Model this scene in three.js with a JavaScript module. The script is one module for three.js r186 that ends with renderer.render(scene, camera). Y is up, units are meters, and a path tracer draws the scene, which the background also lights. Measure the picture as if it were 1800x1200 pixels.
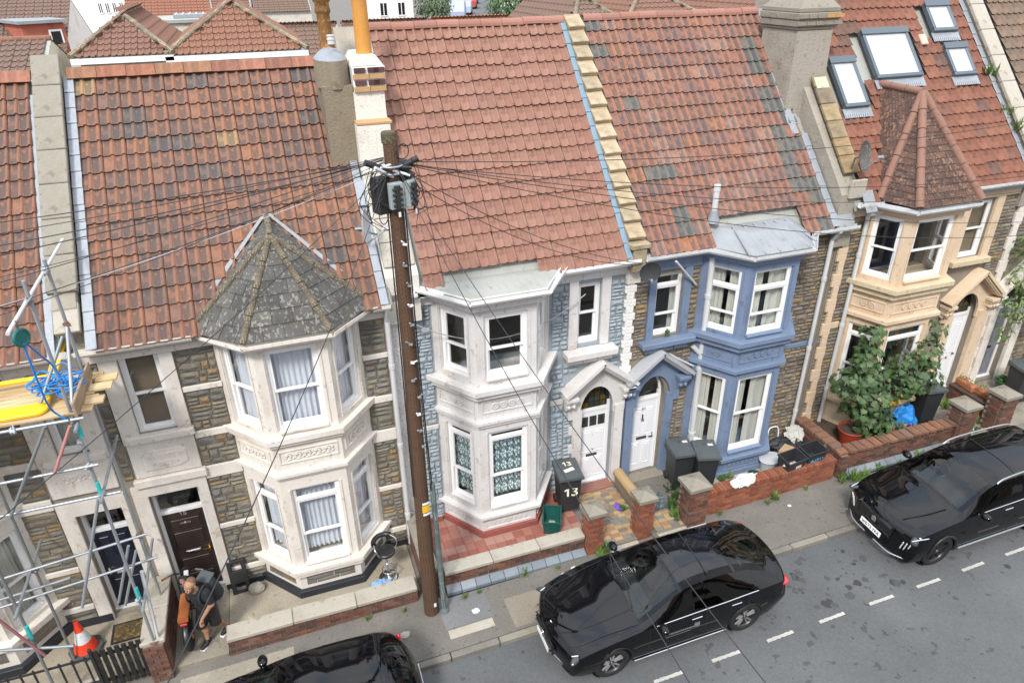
import * as THREE from 'three';
import { mergeGeometries, mergeVertices, toCreasedNormals } from 'three/addons/utils/BufferGeometryUtils.js';
import { MarchingCubes } from 'three/addons/objects/MarchingCubes.js';

// ---------- camera, sky, sun, exposure ----------
const scene = new THREE.Scene();
const camera = new THREE.PerspectiveCamera(51.66, 1024 / 682, 0.1, 1500);
{
  const yaw = 19.1 * Math.PI / 180, pitch = 28.2 * Math.PI / 180, roll = -0.8 * Math.PI / 180;
  const fw = new THREE.Vector3(Math.sin(yaw) * Math.cos(pitch), -Math.sin(pitch), -Math.cos(yaw) * Math.cos(pitch));
  const r0 = new THREE.Vector3(Math.cos(yaw), 0, Math.sin(yaw)), u0 = r0.clone().cross(fw);
  const r = r0.clone().multiplyScalar(Math.cos(roll)).addScaledVector(u0, Math.sin(roll));
  const u = u0.clone().multiplyScalar(Math.cos(roll)).addScaledVector(r0, -Math.sin(roll));
  camera.quaternion.setFromRotationMatrix(new THREE.Matrix4().makeBasis(r, u, fw.negate()));
  camera.position.set(0, 11, 11.8);
}
const renderer = new THREE.WebGLRenderer({ antialias: true });
renderer.toneMapping = THREE.LinearToneMapping;
renderer.toneMappingExposure = 2.4;
renderer.shadowMap.enabled = true;
const sun = new THREE.DirectionalLight(new THREE.Color(1, 0.96, 0.9), 1.5);
sun.position.set(-15, 33, 25); sun.target.position.set(3, 0, 0);
sun.castShadow = true; sun.shadow.radius = 20;
Object.assign(sun.shadow.camera, { left: -40, right: 40, top: 40, bottom: -40, near: 1, far: 140 });
sun.shadow.mapSize.set(4096, 4096);
scene.add(sun, sun.target);

// ---------- seeded noise ----------
let seed = 20240611;
const rnd = () => { seed = (seed + 0x6D2B79F5) | 0; let t = Math.imul(seed ^ (seed >>> 15), 1 | seed); t = (t + Math.imul(t ^ (t >>> 7), 61 | t)) ^ t; return ((t ^ (t >>> 14)) >>> 0) / 4294967296; };
const rr = (a, b) => a + (b - a) * rnd();
const pick = (a) => a[Math.floor(rnd() * a.length)];
const PERM = new Uint8Array(512); { const p = [...Array(256).keys()]; for (let i = 255; i > 0; i--) { const j = Math.floor(rnd() * (i + 1)); [p[i], p[j]] = [p[j], p[i]]; } for (let i = 0; i < 512; i++) PERM[i] = p[i & 255]; }
const lat = (x, y, s) => PERM[(PERM[(x + s * 17) & 255] + y) & 255] / 255;
function vnoise(x, y, per, s = 0) {   // periodic value noise
  const xi = Math.floor(x), yi = Math.floor(y), fx = x - xi, fy = y - yi, m = (a) => ((a % per) + per) % per;
  const u = fx * fx * (3 - 2 * fx), v = fy * fy * (3 - 2 * fy), x0 = m(xi), x1 = m(xi + 1), y0 = m(yi), y1 = m(yi + 1);
  const a = lat(x0, y0, s), b = lat(x1, y0, s), c = lat(x0, y1, s), d = lat(x1, y1, s);
  return a + (b - a) * u + (c - a) * v + (a - b - c + d) * u * v;
}
function fbm(x, y, per, oct = 4, s = 0) { let t = 0, a = 0.5, n = 0; for (let i = 0; i < oct; i++) { t += a * vnoise(x, y, per, s + i); n += a; x *= 2; y *= 2; per *= 2; a *= 0.5; } return t / n; }
const sm = (a, b, x) => { const t = Math.min(1, Math.max(0, (x - a) / (b - a))); return t * t * (3 - 2 * t); };
const mix = (a, b, t) => a + (b - a) * t;

// ---------- sky: bright broken overcast ----------
{
  const W = 512, H = 256, d = new Float32Array(W * H * 4);
  for (let j = 0; j < H; j++) for (let i = 0; i < W; i++) {
    const el = (j / (H - 1) - 0.5) * Math.PI, az = i / W;
    const cl = sm(0.36, 0.62, fbm(az * 12, (0.5 + el / Math.PI) * 12, 12, 5, 40));
    const up = Math.max(0, Math.sin(el));
    const k = 0.5 + 0.72 * up;
    const bl = [0.50, 0.66, 0.92], wh = [0.98, 1.0, 1.03];
    const o = (j * W + i) * 4;
    for (let c = 0; c < 3; c++) d[o + c] = (el < -0.02 ? [0.3, 0.3, 0.3][c] : mix(bl[c], wh[c], 0.3 + 0.7 * cl) * k * 0.82);
    d[o + 3] = 1;
  }
  const t = new THREE.DataTexture(d, W, H, THREE.RGBAFormat, THREE.FloatType);
  t.mapping = THREE.EquirectangularReflectionMapping; t.magFilter = THREE.LinearFilter; t.minFilter = THREE.LinearFilter; t.needsUpdate = true;
  scene.background = t; scene.environment = t;
}

// ---------- textures and materials ----------
function tex(n, fn, rep = 1, srgb = true) {   // fn(u,v) -> [r,g,b] 0..1
  const d = new Uint8Array(n * n * 4);
  for (let j = 0; j < n; j++) for (let i = 0; i < n; i++) { const c = fn(i / n, j / n), o = (j * n + i) * 4; for (let k = 0; k < 3; k++) d[o + k] = Math.max(0, Math.min(255, Math.round(c[k] * 255))); d[o + 3] = 255; }
  const t = new THREE.DataTexture(d, n, n); t.wrapS = t.wrapT = THREE.RepeatWrapping; t.magFilter = THREE.LinearFilter; t.minFilter = THREE.LinearMipmapLinearFilter; t.generateMipmaps = true;
  t.repeat.set(rep, rep); if (srgb) t.colorSpace = THREE.SRGBColorSpace; t.needsUpdate = true; return t;
}
const g3 = (v, w = 0) => [v, v - w * 0.5, v - w];
// fine grain + stains, repeats every 2 m unless said
const sp = (u, v, f, a, b, s) => sm(a, b, fbm(u * f, v * f, f, 3, s));
const tGrain = tex(512, (u, v) => { const a = fbm(u * 8, v * 8, 8, 6, 1), b = fbm(u * 64, v * 64, 64, 3, 9); return g3(0.9 + 0.14 * (a - 0.5) + 0.08 * (b - 0.5)); }, 0.5);
const tStain = tex(512, (u, v) => { const a = fbm(u * 5, v * 5, 5, 6, 3), b = fbm(u * 90, v * 90, 90, 2, 5), s = sm(0.52, 0.8, a), k = sp(u, v, 26, 0.7, 0.8, 44); const r = sm(0.6, 0.85, fbm(u * 34, v * 4, 2, 4, 8)); return g3(0.975 - 0.055 * s + 0.05 * (b - 0.5) - 0.1 * k - 0.07 * r, 0.025 * s + 0.03 * k + 0.02 * r); }, 0.4);
const tLichen = tex(1024, (u, v) => { const a = fbm(u * 6, v * 6, 6, 5, 13), b = fbm(u * 90, v * 90, 90, 3, 15); const x = 0.68 + 0.24 * (a - 0.5) + 0.16 * (b - 0.5); let o = [x, x, x * 0.985]; const w = sp(u, v, 24, 0.62, 0.69, 19), k = sp(u, v, 46, 0.68, 0.76, 23), y = sp(u, v, 20, 0.72, 0.8, 27); o = o.map((t, i) => mix(mix(mix(t, [1, 1, 0.96][i], w * 0.95), [0.5, 0.48, 0.43][i], k * 0.7), [0.86, 0.72, 0.42][i], y * 0.5)); return o; }, 1.15);
// roof tile maps: u runs across one double-roll tile, five tiles share the sheet along v; growth settles in the pans
const pan = (u) => { const t = (u % 0.5) / 0.5; return sm(0.0, 0.06, t) * (1 - sm(0.54, 0.62, t)); };
const tTile = tex(512, (u, v) => { const a = fbm(u * 4, v * 20, 4, 4, 31), b = fbm(u * 40, v * 200, 40, 3, 33), k = sm(0.55, 0.8, fbm(u * 8, v * 40, 8, 3, 37)); const x = 0.93 + 0.14 * (a - 0.5) + 0.1 * (b - 0.5) - 0.12 * k - 0.05 * pan(u) * a; return [x, x - 0.005, x - 0.01]; });
const tTileB = tex(1024, (u, v) => { const half = Math.floor(u * 2) + Math.floor(v * 5) * 2, h = lat(half * 7 + 3, half * 3, 5), b = fbm(u * 40, v * 200, 40, 3, 43), d = sm(0.38, 0.66, fbm(u * 5, v * 25, 5, 5, 47) * 0.75 + h * 0.3) * pan(u), w = sm(0.7, 0.78, fbm(u * 14, v * 70, 14, 3, 49)), k = sm(0.6, 0.8, fbm(u * 7, v * 36, 7, 4, 59)); const x = 0.96 + 0.12 * (b - 0.5) - 0.14 * k; let o = [x - 0.26 * d, x - 0.17 * d, x - 0.09 * d]; return o.map((t, i) => mix(t, [0.97, 0.95, 0.9][i], w * 0.55)); });
const tAsph = tex(1024, (u, v) => { const a = fbm(u * 5, v * 5, 5, 5, 51), b = fbm(u * 240, v * 240, 240, 2, 53), s = sp(u, v, 40, 0.74, 0.8, 57); return g3(0.88 + 0.18 * (a - 0.5) + 0.12 * (b - 0.5) - 0.16 * s, -0.01); }, 0.16);
const tPave = tex(1024, (u, v) => { const a = fbm(u * 5, v * 5, 5, 6, 61), b = fbm(u * 200, v * 200, 200, 2, 63), w = sp(u, v, 70, 0.78, 0.84, 67), k = sp(u, v, 44, 0.74, 0.82, 69); const x = 0.84 + 0.2 * (a - 0.5) + 0.13 * (b - 0.5) + 0.1 * w - 0.14 * k; return [x, x * 0.985, x * 0.96]; }, 0.3);
const tRock = tex(512, (u, v) => { const a = fbm(u * 6, v * 12, 6, 5, 71), b = fbm(u * 60, v * 80, 60, 3, 73); return g3(0.84 + 0.34 * (a - 0.5) + 0.18 * (b - 0.5), 0.02 * a); }, 0.9);
const tWood = tex(512, (u, v) => { const a = fbm(u * 60, v * 3, 3, 4, 81), b = fbm(u * 8, v * 2, 2, 3, 83); const k = sm(0.5, 0.75, a); return [0.93 - 0.3 * k + 0.14 * (b - 0.5), 0.9 - 0.3 * k + 0.14 * (b - 0.5), 0.86 - 0.3 * k + 0.14 * (b - 0.5)]; }, 0.8);
const tPlank = tex(256, (u, v) => { const k = sm(0.5, 0.75, fbm(u * 3, v * 40, 3, 4, 81)), b = fbm(u * 2, v * 8, 2, 3, 83), x = 0.95 - 0.2 * k + 0.12 * (b - 0.5); return [x, x - 0.03, x - 0.07]; }, 0.8);
const bGrain = tex(256, (u, v) => g3(0.5 * fbm(u * 24, v * 24, 24, 4, 91) + 0.5 * fbm(u * 6, v * 6, 6, 3, 95)), 2, false);
const bRough = tex(256, (u, v) => g3(fbm(u * 20, v * 20, 20, 3, 97)), 1.6, false);
const bSplit = tex(256, (u, v) => g3(fbm(u * 8, v * 22, 2, 5, 99)), 1.2, false);
function M(hex, o = {}) {
  const { phys, ...p } = o;
  const m = phys ? new THREE.MeshPhysicalMaterial({ color: hex, roughness: 0.8, ...p }) : new THREE.MeshStandardMaterial({ color: hex, roughness: 0.85, ...p });
  return m;
}
const L = (r, g, b) => new THREE.Color().setRGB(r, g, b);   // linear base colour
const glass = new THREE.MeshPhysicalMaterial({ color: 0xffffff, roughness: 0.02, transmission: 1, thickness: 0, ior: 1.5 });
const carGlass = new THREE.MeshPhysicalMaterial({ color: L(0.5, 0.56, 0.55), roughness: 0.01, transmission: 1, thickness: 0, ior: 1.5 });
const tintGlass = new THREE.MeshPhysicalMaterial({ color: L(0.12, 0.13, 0.13), roughness: 0.01, transmission: 1, thickness: 0, ior: 1.5 });
const m = {
  creamB: M(L(0.74, 0.69, 0.63), { map: tStain, bumpMap: bGrain, bumpScale: 0.002 }),
  greyC: M(L(0.66, 0.64, 0.63), { map: tStain, bumpMap: bGrain, bumpScale: 0.002 }),
  peach: M(L(0.68, 0.53, 0.38), { map: tStain, bumpMap: bGrain, bumpScale: 0.002 }),
  peachSill: M(L(0.6, 0.5, 0.34), { map: tStain, bumpMap: bGrain, bumpScale: 0.003 }),
  blueD: M(L(0.175, 0.235, 0.35), { map: tStain, bumpMap: bGrain, bumpScale: 0.002, roughness: 0.6 }),
  blueC: M(L(0.36, 0.44, 0.50), { map: tStain, bumpMap: bSplit, bumpScale: 0.012, roughness: 0.75 }),
  blueCm: M(L(0.30, 0.35, 0.385), { map: tStain }),
  mortar: M(L(0.33, 0.29, 0.235), { map: tGrain, bumpMap: bRough, bumpScale: 0.006 }),
  mortarD: M(L(0.27, 0.235, 0.19), { map: tGrain, bumpMap: bRough, bumpScale: 0.006 }),
  white: M(L(0.82, 0.82, 0.82), { roughness: 0.35 }),
  whiteRough: M(L(0.8, 0.79, 0.77), { map: tStain, bumpMap: bRough, bumpScale: 0.02 }),
  render: M(L(0.34, 0.31, 0.26), { map: tStain, bumpMap: bRough, bumpScale: 0.008 }),
  renderDark: M(L(0.26, 0.235, 0.19), { map: tStain, bumpMap: bRough, bumpScale: 0.01 }),
  renderTaupe: M(L(0.23, 0.19, 0.135), { map: tStain, bumpMap: bRough, bumpScale: 0.008 }),
  parge: M(L(0.72, 0.69, 0.62), { map: tStain, bumpMap: bRough, bumpScale: 0.006 }),
  concrete: M(L(0.26, 0.24, 0.195), { map: tStain, bumpMap: bRough, bumpScale: 0.006 }),
  concretePale: M(L(0.42, 0.39, 0.33), { map: tStain, bumpMap: bRough, bumpScale: 0.005 }),
  lead: M(L(0.36, 0.39, 0.43), { map: tGrain, roughness: 0.55, metalness: 0.25 }),
  leadPale: M(L(0.29, 0.31, 0.33), { map: tStain, roughness: 0.6, metalness: 0.05, bumpMap: bGrain, bumpScale: 0.004 }),
  leadBlue: M(L(0.20, 0.30, 0.38), { map: tGrain, roughness: 0.5 }),
  felt: M(L(0.36, 0.37, 0.34), { map: tStain, bumpMap: bRough, bumpScale: 0.003 }),
  plastic: M(L(0.72, 0.73, 0.74), { map: tGrain, roughness: 0.4 }),
  pvcGrey: M(L(0.42, 0.45, 0.48), { roughness: 0.45 }),
  black: M(L(0.022, 0.022, 0.024), { roughness: 0.6 }),
  blackGloss: M(L(0.012, 0.012, 0.013), { roughness: 0.2 }),
  binBlack: M(L(0.035, 0.038, 0.042), { map: tGrain, roughness: 0.5 }),
  binLid: M(L(0.085, 0.098, 0.105), { map: tStain, roughness: 0.55 }),
  plinthBlack: M(L(0.022, 0.026, 0.036), { map: tStain, roughness: 0.55 }),
  dark: M(L(0.05, 0.05, 0.05)),
  inside: M(L(0.3, 0.28, 0.25)),
  gap: M(L(0.06, 0.05, 0.045)),
  galv: M(L(0.47, 0.51, 0.55), { map: tGrain, roughness: 0.42, metalness: 0.55 }),
  galvDark: M(L(0.3, 0.33, 0.33), { map: tGrain, roughness: 0.5, metalness: 0.45 }),
  rust: M(L(0.22, 0.12, 0.08), { map: tStain, roughness: 0.7, metalness: 0.3 }),
  teal: M(L(0.03, 0.42, 0.42), { roughness: 0.6 }),
  wood: M(L(0.6, 0.46, 0.26), { map: tPlank }),
  woodGrey: M(L(0.36, 0.28, 0.21), { map: tPlank }),
  pole: M(L(0.115, 0.068, 0.042), { map: tWood, bumpMap: bSplit, bumpScale: 0.01 }),
  asphalt: M(L(0.135, 0.14, 0.142), { map: tAsph, bumpMap: bRough, bumpScale: 0.004, roughness: 0.95 }),
  pave: M(L(0.225, 0.215, 0.2), { map: tPave, bumpMap: bRough, bumpScale: 0.004, roughness: 0.95 }),
  kerb: M(L(0.27, 0.26, 0.24), { map: tPave, bumpMap: bRough, bumpScale: 0.004 }),
  paint: M(L(0.62, 0.62, 0.6), { map: tPave }),
  soil: M(L(0.09, 0.065, 0.045), { map: tRock, bumpMap: bRough, bumpScale: 0.02 }),
  chrome: M(L(0.8, 0.8, 0.82), { metalness: 1, roughness: 0.12 }),
  brass: M(L(0.6, 0.42, 0.16), { metalness: 1, roughness: 0.3 }),
  net: M(L(0.66, 0.71, 0.78), { phys: 1, roughness: 1, transmission: 0.12, thickness: 0 }),
  curtain: M(L(0.60, 0.62, 0.56), { phys: 1, roughness: 1, transmission: 0.2, thickness: 0 }),
};
const tints = (r, g, b, list, o = {}) => list.map(([k, w = 0]) => M(L(r * k * (1 + w), g * k, b * k * (1 - w)), o));
const K = (l, k) => l.map((c) => c.map((v) => v * k));
const stoneMats = K([[0.29, 0.265, 0.215], [0.34, 0.315, 0.255], [0.26, 0.25, 0.215], [0.37, 0.33, 0.25], [0.235, 0.23, 0.205], [0.38, 0.28, 0.16], [0.32, 0.305, 0.275], [0.27, 0.235, 0.195]], 0.82).map((c) => M(L(...c), { map: tRock, bumpMap: bSplit, bumpScale: 0.014 }));
const stoneMatsD = K([[0.33, 0.275, 0.205], [0.39, 0.34, 0.265], [0.27, 0.235, 0.185], [0.43, 0.32, 0.18], [0.31, 0.28, 0.24], [0.22, 0.185, 0.155], [0.36, 0.31, 0.245], [0.27, 0.225, 0.19]], 0.8).map((c) => M(L(...c), { map: tRock, bumpMap: bSplit, bumpScale: 0.014 }));
const stoneMatsC = [0.92, 1, 1.06].map((k) => M(L(0.31 * k, 0.365 * k, 0.40 * k), { map: tStain, bumpMap: bSplit, bumpScale: 0.014, roughness: 0.75 }));
const brickMats = K([[0.25, 0.105, 0.07], [0.31, 0.13, 0.08], [0.19, 0.09, 0.07], [0.14, 0.085, 0.07], [0.28, 0.15, 0.11], [0.22, 0.12, 0.10]], 0.8).map((c) => M(L(...c), { map: tRock, bumpMap: bRough, bumpScale: 0.006 }));
const brickRed = K([[0.42, 0.135, 0.07], [0.48, 0.17, 0.09], [0.36, 0.11, 0.06], [0.40, 0.15, 0.09]], 0.75).map((c) => M(L(...c), { map: tRock, bumpMap: bRough, bumpScale: 0.005 }));
const copeBrick = K([[0.36, 0.19, 0.12], [0.30, 0.15, 0.10], [0.42, 0.2, 0.12], [0.28, 0.17, 0.13]], 0.85).map((c) => M(L(...c), { map: tRock, bumpMap: bRough, bumpScale: 0.006 }));
const engBrick = [[0.2, 0.235, 0.27], [0.24, 0.27, 0.3], [0.17, 0.2, 0.235]].map((c) => M(L(...c), { map: tStain, roughness: 0.5 }));

// ---------- helpers ----------
const V = (x, y, z) => new THREE.Vector3(x, y, z);
const used = {};
const numbered = (n) => { const k = used[n] = (used[n] ?? -1) + 1; return k ? `${n}_${String(k).padStart(3, '0')}` : n; };
function add(parent, name, geo, mat, pos, rot, scl) {
  const o = new THREE.Mesh(geo, mat); o.name = parent === scene ? numbered(name) : name; o.castShadow = o.receiveShadow = true;
  if (pos) o.position.set(...pos); if (rot) o.rotation.set(...rot); if (scl) o.scale.set(...scl);
  parent.add(o); return o;
}
function tag(o, label, category, group, kind) { Object.assign(o.userData, { label, category }); if (group) o.userData.group = group; if (kind) o.userData.kind = kind; return o; }
function thing(name, label, category, pos = [0, 0, 0], ry = 0, group) { const o = new THREE.Group(); o.name = numbered(name); scene.add(o); o.position.set(...pos); o.rotation.y = ry; return tag(o, label, category, group); }
function struct(name, geo, mat) { const o = add(scene, name, geo, mat); o.userData.kind = 'structure'; return o; }
function copy(o, pos, ry, label) { const c = o.clone(); c.userData = { ...o.userData }; c.name = numbered(o.name.replace(/_\d{3}$/, '')); if (pos) c.position.set(...pos); if (ry !== undefined) c.rotation.y = ry; if (label) c.userData.label = label; scene.add(c); return c; }
function metric(g, off = 0) {   // uv in metres from the main direction of each normal
  const p = g.attributes.position, n = g.attributes.normal, uv = new Float32Array(p.count * 2);
  for (let i = 0; i < p.count; i++) { const ax = Math.abs(n.getX(i)), ay = Math.abs(n.getY(i)), az = Math.abs(n.getZ(i)); let u, v; if (ay >= ax && ay >= az) { u = p.getX(i); v = p.getZ(i); } else if (ax >= az) { u = p.getZ(i); v = p.getY(i); } else { u = p.getX(i); v = p.getY(i); } uv[2 * i] = u + off; uv[2 * i + 1] = v + off * 0.37; }
  g.setAttribute('uv', new THREE.BufferAttribute(uv, 2)); return g;
}
const bx = (w, h, d, x = 0, y = 0, z = 0) => metric(new THREE.BoxGeometry(w, h, d).translate(x, y, z));
const bxx = (x0, x1, y0, y1, z0, z1) => bx(x1 - x0, y1 - y0, z1 - z0, (x0 + x1) / 2, (y0 + y1) / 2, (z0 + z1) / 2);
const fin = (g, off = 0) => { const q = g.index ? g.toNonIndexed() : g; q.computeVertexNormals(); return metric(q, off); };
function cb(w, h, d, c = 0.006, x = 0, y = 0, z = 0) {   // chamfered box
  const s = new THREE.Shape(); const a = w / 2 - c, b = h / 2 - c; s.moveTo(-a, -b - c); s.lineTo(a, -b - c); s.lineTo(a + c, -b); s.lineTo(a + c, b); s.lineTo(a, b + c); s.lineTo(-a, b + c); s.lineTo(-a - c, b); s.lineTo(-a - c, -b); s.closePath();
  const g = new THREE.ExtrudeGeometry(s, { depth: d - 2 * c, bevelEnabled: true, bevelThickness: c, bevelSize: c, bevelOffset: -c, bevelSegments: 1 }); g.translate(x, y, z - d / 2 + c); return metric(g);
}
const merge = (a) => mergeGeometries(a.map((g) => { const q = g.index ? g.toNonIndexed() : g; for (const k of Object.keys(q.attributes)) if (!['position', 'normal', 'uv'].includes(k)) q.deleteAttribute(k); if (!q.attributes.uv) metric(q); return q; }));
const cyl = (r0, r1, h, n = 12, x = 0, y = 0, z = 0) => new THREE.CylinderGeometry(r0, r1, h, n).translate(x, y, z);
function rod(a, b, r, n = 8, r2 = r) { const d = b.clone().sub(a), g = new THREE.CylinderGeometry(r2, r, d.length(), n); g.translate(0, d.length() / 2, 0); g.applyQuaternion(new THREE.Quaternion().setFromUnitVectors(V(0, 1, 0), d.clone().normalize())); return g.translate(a.x, a.y, a.z); }
function tube(pts, r, n = 6, seg = 0) { const c = new THREE.CatmullRomCurve3(pts.map((p) => Array.isArray(p) ? V(...p) : p)); return new THREE.TubeGeometry(c, seg || pts.length * 6, r, n); }
function lathe(pts, n = 20) { return new THREE.LatheGeometry(pts.map(([r, y]) => new THREE.Vector2(r, y)), n); }
function prism(pts, depth, c = 0, holes = []) {   // polygon in x,y pushed along +z
  const s = new THREE.Shape(pts.map(([x, y]) => new THREE.Vector2(x, y)));
  for (const h of holes) s.holes.push(new THREE.Path(h.map(([x, y]) => new THREE.Vector2(x, y))));
  const g = new THREE.ExtrudeGeometry(s, { depth: depth - 2 * c, bevelEnabled: c > 0, bevelThickness: c, bevelSize: c, bevelOffset: -c, bevelSegments: 1, curveSegments: 8 }); if (c) g.translate(0, 0, c); return metric(g);
}
const rectP = (x0, x1, y0, y1) => [[x0, y0], [x1, y0], [x1, y1], [x0, y1]];
function quad(a, b, c, d, thick = 0.01) {   // thin solid plate, a b c d counter-clockwise seen from its top
  const n = b.clone().sub(a).cross(d.clone().sub(a)).normalize().multiplyScalar(-thick), P = [a, b, c, d].map((p) => p.clone()), Q = P.map((p) => p.clone().add(n));
  const t = []; const f = (...v) => { for (let i = 1; i < v.length - 1; i++) t.push(v[0], v[i], v[i + 1]); };
  f(...P); f(...[...Q].reverse()); for (let i = 0; i < 4; i++) { const j = (i + 1) % 4; f(P[i], Q[i], Q[j], P[j]); }
  const g = new THREE.BufferGeometry().setFromPoints(t); g.computeVertexNormals(); return metric(g);
}
// a facade plane: u along, y up, n outward
function frame(x0, z0, x1, z1) {
  const dx = x1 - x0, dz = z1 - z0, len = Math.hypot(dx, dz), ang = Math.atan2(-dz, dx);
  return { len, ang, x0, z0, at: (u, n = 0) => [x0 + dx / len * u - dz / len * n * 1, z0 + dz / len * u + dx / len * n] };
}
function on(parent, name, F, geo, mat, u = 0, y = 0, n = 0) { const [x, z] = F.at(u, n); return add(parent, name, geo, mat, [x, y, z], [0, F.ang, 0]); }
const gy = (x) => 0.02 * (x - 5);   // the street climbs gently along x
// ---------- building pieces ----------
function rebase(g, p) { g.position.set(...p); for (const c of g.children) { c.position.x -= p[0]; c.position.y -= p[1]; c.position.z -= p[2]; } return g; }
// double-roll clay tile: lower edge at y=0, rising to y=0.42, z is up from the roof
const tileGeos = [0, 1, 2, 3, 4].map((k) => {
  const us = [0, 0.05, 0.112, 0.128, 0.15, 0.172, 0.188, 0.24, 0.297, 0.313, 0.335, 0.357, 0.372], hs = [0, -0.004, 0, 0.026, 0.036, 0.026, 0, -0.004, 0, 0.026, 0.036, 0.026, 0], t = [], s = 0.98, th = 0.017;
  const P = (i, y, d) => V((us[i] - 0.186) * s, y, hs[i] - d);
  for (let i = 0; i < 12; i++) { const a = P(i, 0, 0), b = P(i + 1, 0, 0), c = P(i + 1, 0.42, 0), d = P(i, 0.42, 0); t.push(a, b, c, a, c, d); }
  const e = []; for (let i = 0; i < 12; i++) { const a = P(i, 0, 0), b = P(i + 1, 0, 0), c = P(i + 1, 0, th), d = P(i, 0, th); e.push(d, c, b, d, b, a); }
  const A = mergeVertices(new THREE.BufferGeometry().setFromPoints(t)); A.computeVertexNormals();
  const B = new THREE.BufferGeometry().setFromPoints(e); B.computeVertexNormals();
  const g = mergeGeometries([A.toNonIndexed(), B]); const p = g.attributes.position, uv = new Float32Array(p.count * 2);
  for (let i = 0; i < p.count; i++) { uv[2 * i] = p.getX(i) / 0.366 + 0.5; uv[2 * i + 1] = (p.getY(i) * 2.2 + 0.03 + k) / 5; }
  g.setAttribute('uv', new THREE.BufferAttribute(uv, 2)); return g;
});
const tileSet = (list, map) => list.map(([r, g, b, w]) => ({ w, m: M(L(r * 0.8, g * 0.8, b * 0.8), { map, bumpMap: bRough, bumpScale: 0.003, roughness: 0.9 }) }));
const wpick = (s) => { let t = rnd() * s.reduce((a, e) => a + e.w, 0); for (const e of s) { t -= e.w; if (t <= 0) return e.m; } return s[0].m; };
const tilesB = tileSet([[0.32, 0.155, 0.1, 5], [0.295, 0.15, 0.102, 5], [0.27, 0.145, 0.104, 4], [0.35, 0.165, 0.1, 3], [0.24, 0.14, 0.106, 2], [0.2, 0.14, 0.115, 0.6], [0.42, 0.25, 0.13, 0.12]], tTileB);
const tilesC = tileSet([[0.385, 0.2, 0.148, 5], [0.37, 0.188, 0.138, 4], [0.40, 0.212, 0.16, 3], [0.355, 0.185, 0.14, 2]], tTile);
const tilesD = tileSet([[0.36, 0.17, 0.115, 5], [0.33, 0.16, 0.11, 4], [0.31, 0.16, 0.122, 3], [0.40, 0.18, 0.105, 1], [0.27, 0.15, 0.118, 2], [0.19, 0.165, 0.14, 0.1], [0.37, 0.205, 0.15, 2]], tTileB);
const tilesE = tileSet([[0.31, 0.13, 0.085, 5], [0.285, 0.12, 0.08, 4], [0.335, 0.145, 0.095, 3], [0.25, 0.12, 0.085, 2], [0.2, 0.115, 0.09, 0.5]], tTile);
const tilesF = tileSet([[0.28, 0.195, 0.14, 4], [0.26, 0.175, 0.125, 4], [0.24, 0.175, 0.13, 3]], tTile);
function tileRoof(roof, x0, x1, ze, ye, th, len, set, o = {}) {
  const n = Math.round((x1 - x0) / 0.372), w = (x1 - x0) / n, ex = 0.325, rows = Math.ceil((len - 0.05) / ex), lift = 0.11;
  const pv = (v, nn) => [ye + v * Math.sin(th) + nn * Math.cos(th), ze - v * Math.cos(th) + nn * Math.sin(th)];
  const parts = [];
  for (let r = 0; r < rows; r++) for (let c = 0; c < n; c++) {
    const x = x0 + (c + 0.5) * w, v = r * ex - 0.06 + rr(-0.006, 0.006) - (rnd() < 0.03 ? rr(0.01, 0.04) : 0); if (o.skip && o.skip(x, v)) continue;
    const [y, z] = pv(v, 0.06 + rr(-0.003, 0.004));
    parts.push([x, y, z, r, c, v]);
  }
  for (const [x, y, z, r, c, v] of parts.slice(0, 299)) add(roof, 'roof_tile', tileGeos[(r * 3 + c * 2 + Math.floor(rnd() * 3)) % 5], o.pick ? o.pick(x, v, r, c) ?? wpick(set) : wpick(set), [x, y, z], [th - lift - Math.PI / 2 + (rnd() < 0.04 ? rr(-0.03, 0.02) : 0), 0, rnd() < 0.05 ? rr(-0.035, 0.035) : rr(-0.008, 0.008)], [w / 0.372, 1, 1]);
  if (parts.length > 299) { const gs = parts.slice(299).map(([x, y, z, r, c]) => tileGeos[(r + c) % 5].clone().scale(w / 0.372, 1, 1).applyMatrix4(new THREE.Matrix4().makeRotationX(th - lift - Math.PI / 2)).translate(x, y, z)); const s = add(roof, 'roof_tiles', mergeGeometries(gs), set[0].m); s.userData.kind = 'stuff'; }
  return pv;
}
const halfPipe = (r, len, t = 0.012, seg = 8) => { const p = []; for (let i = 0; i <= seg; i++) { const a = Math.PI * i / seg; p.push([Math.cos(a) * r, Math.sin(a) * r]); } for (let i = seg; i >= 0; i--) { const a = Math.PI * i / seg; p.push([Math.cos(a) * (r - t), Math.sin(a) * (r - t)]); } const g = prism(p, len); return g; };   // along z
const ridgeGeo = halfPipe(0.13, 0.455, 0.02).rotateY(Math.PI / 2);
const ridgeAng = prism([[-0.19, -0.06], [-0.03, 0.1], [0.03, 0.1], [0.19, -0.06], [0.165, -0.075], [0, 0.075], [-0.165, -0.075]], 0.455).rotateY(Math.PI / 2);
function ridgeRow(roof, x0, x1, y, z, mats, geo = ridgeGeo) { const n = Math.round((x1 - x0) / 0.46), w = (x1 - x0) / n; for (let i = 0; i < n; i++) add(roof, 'ridge_tile', geo, pick(mats), [x0 + i * w, y + rr(-0.008, 0.008), z], [0, rr(-0.012, 0.012), rr(-0.012, 0.012)], [w / 0.462, 1, 1]); }
const ogee = [[-0.06, 0.05], [-0.06, -0.05], [0.03, -0.06], [0.065, -0.01], [0.065, 0.05], [0.052, 0.05], [0.05, -0.002], [0.02, -0.045], [-0.048, -0.04], [-0.048, 0.05]];
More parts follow.
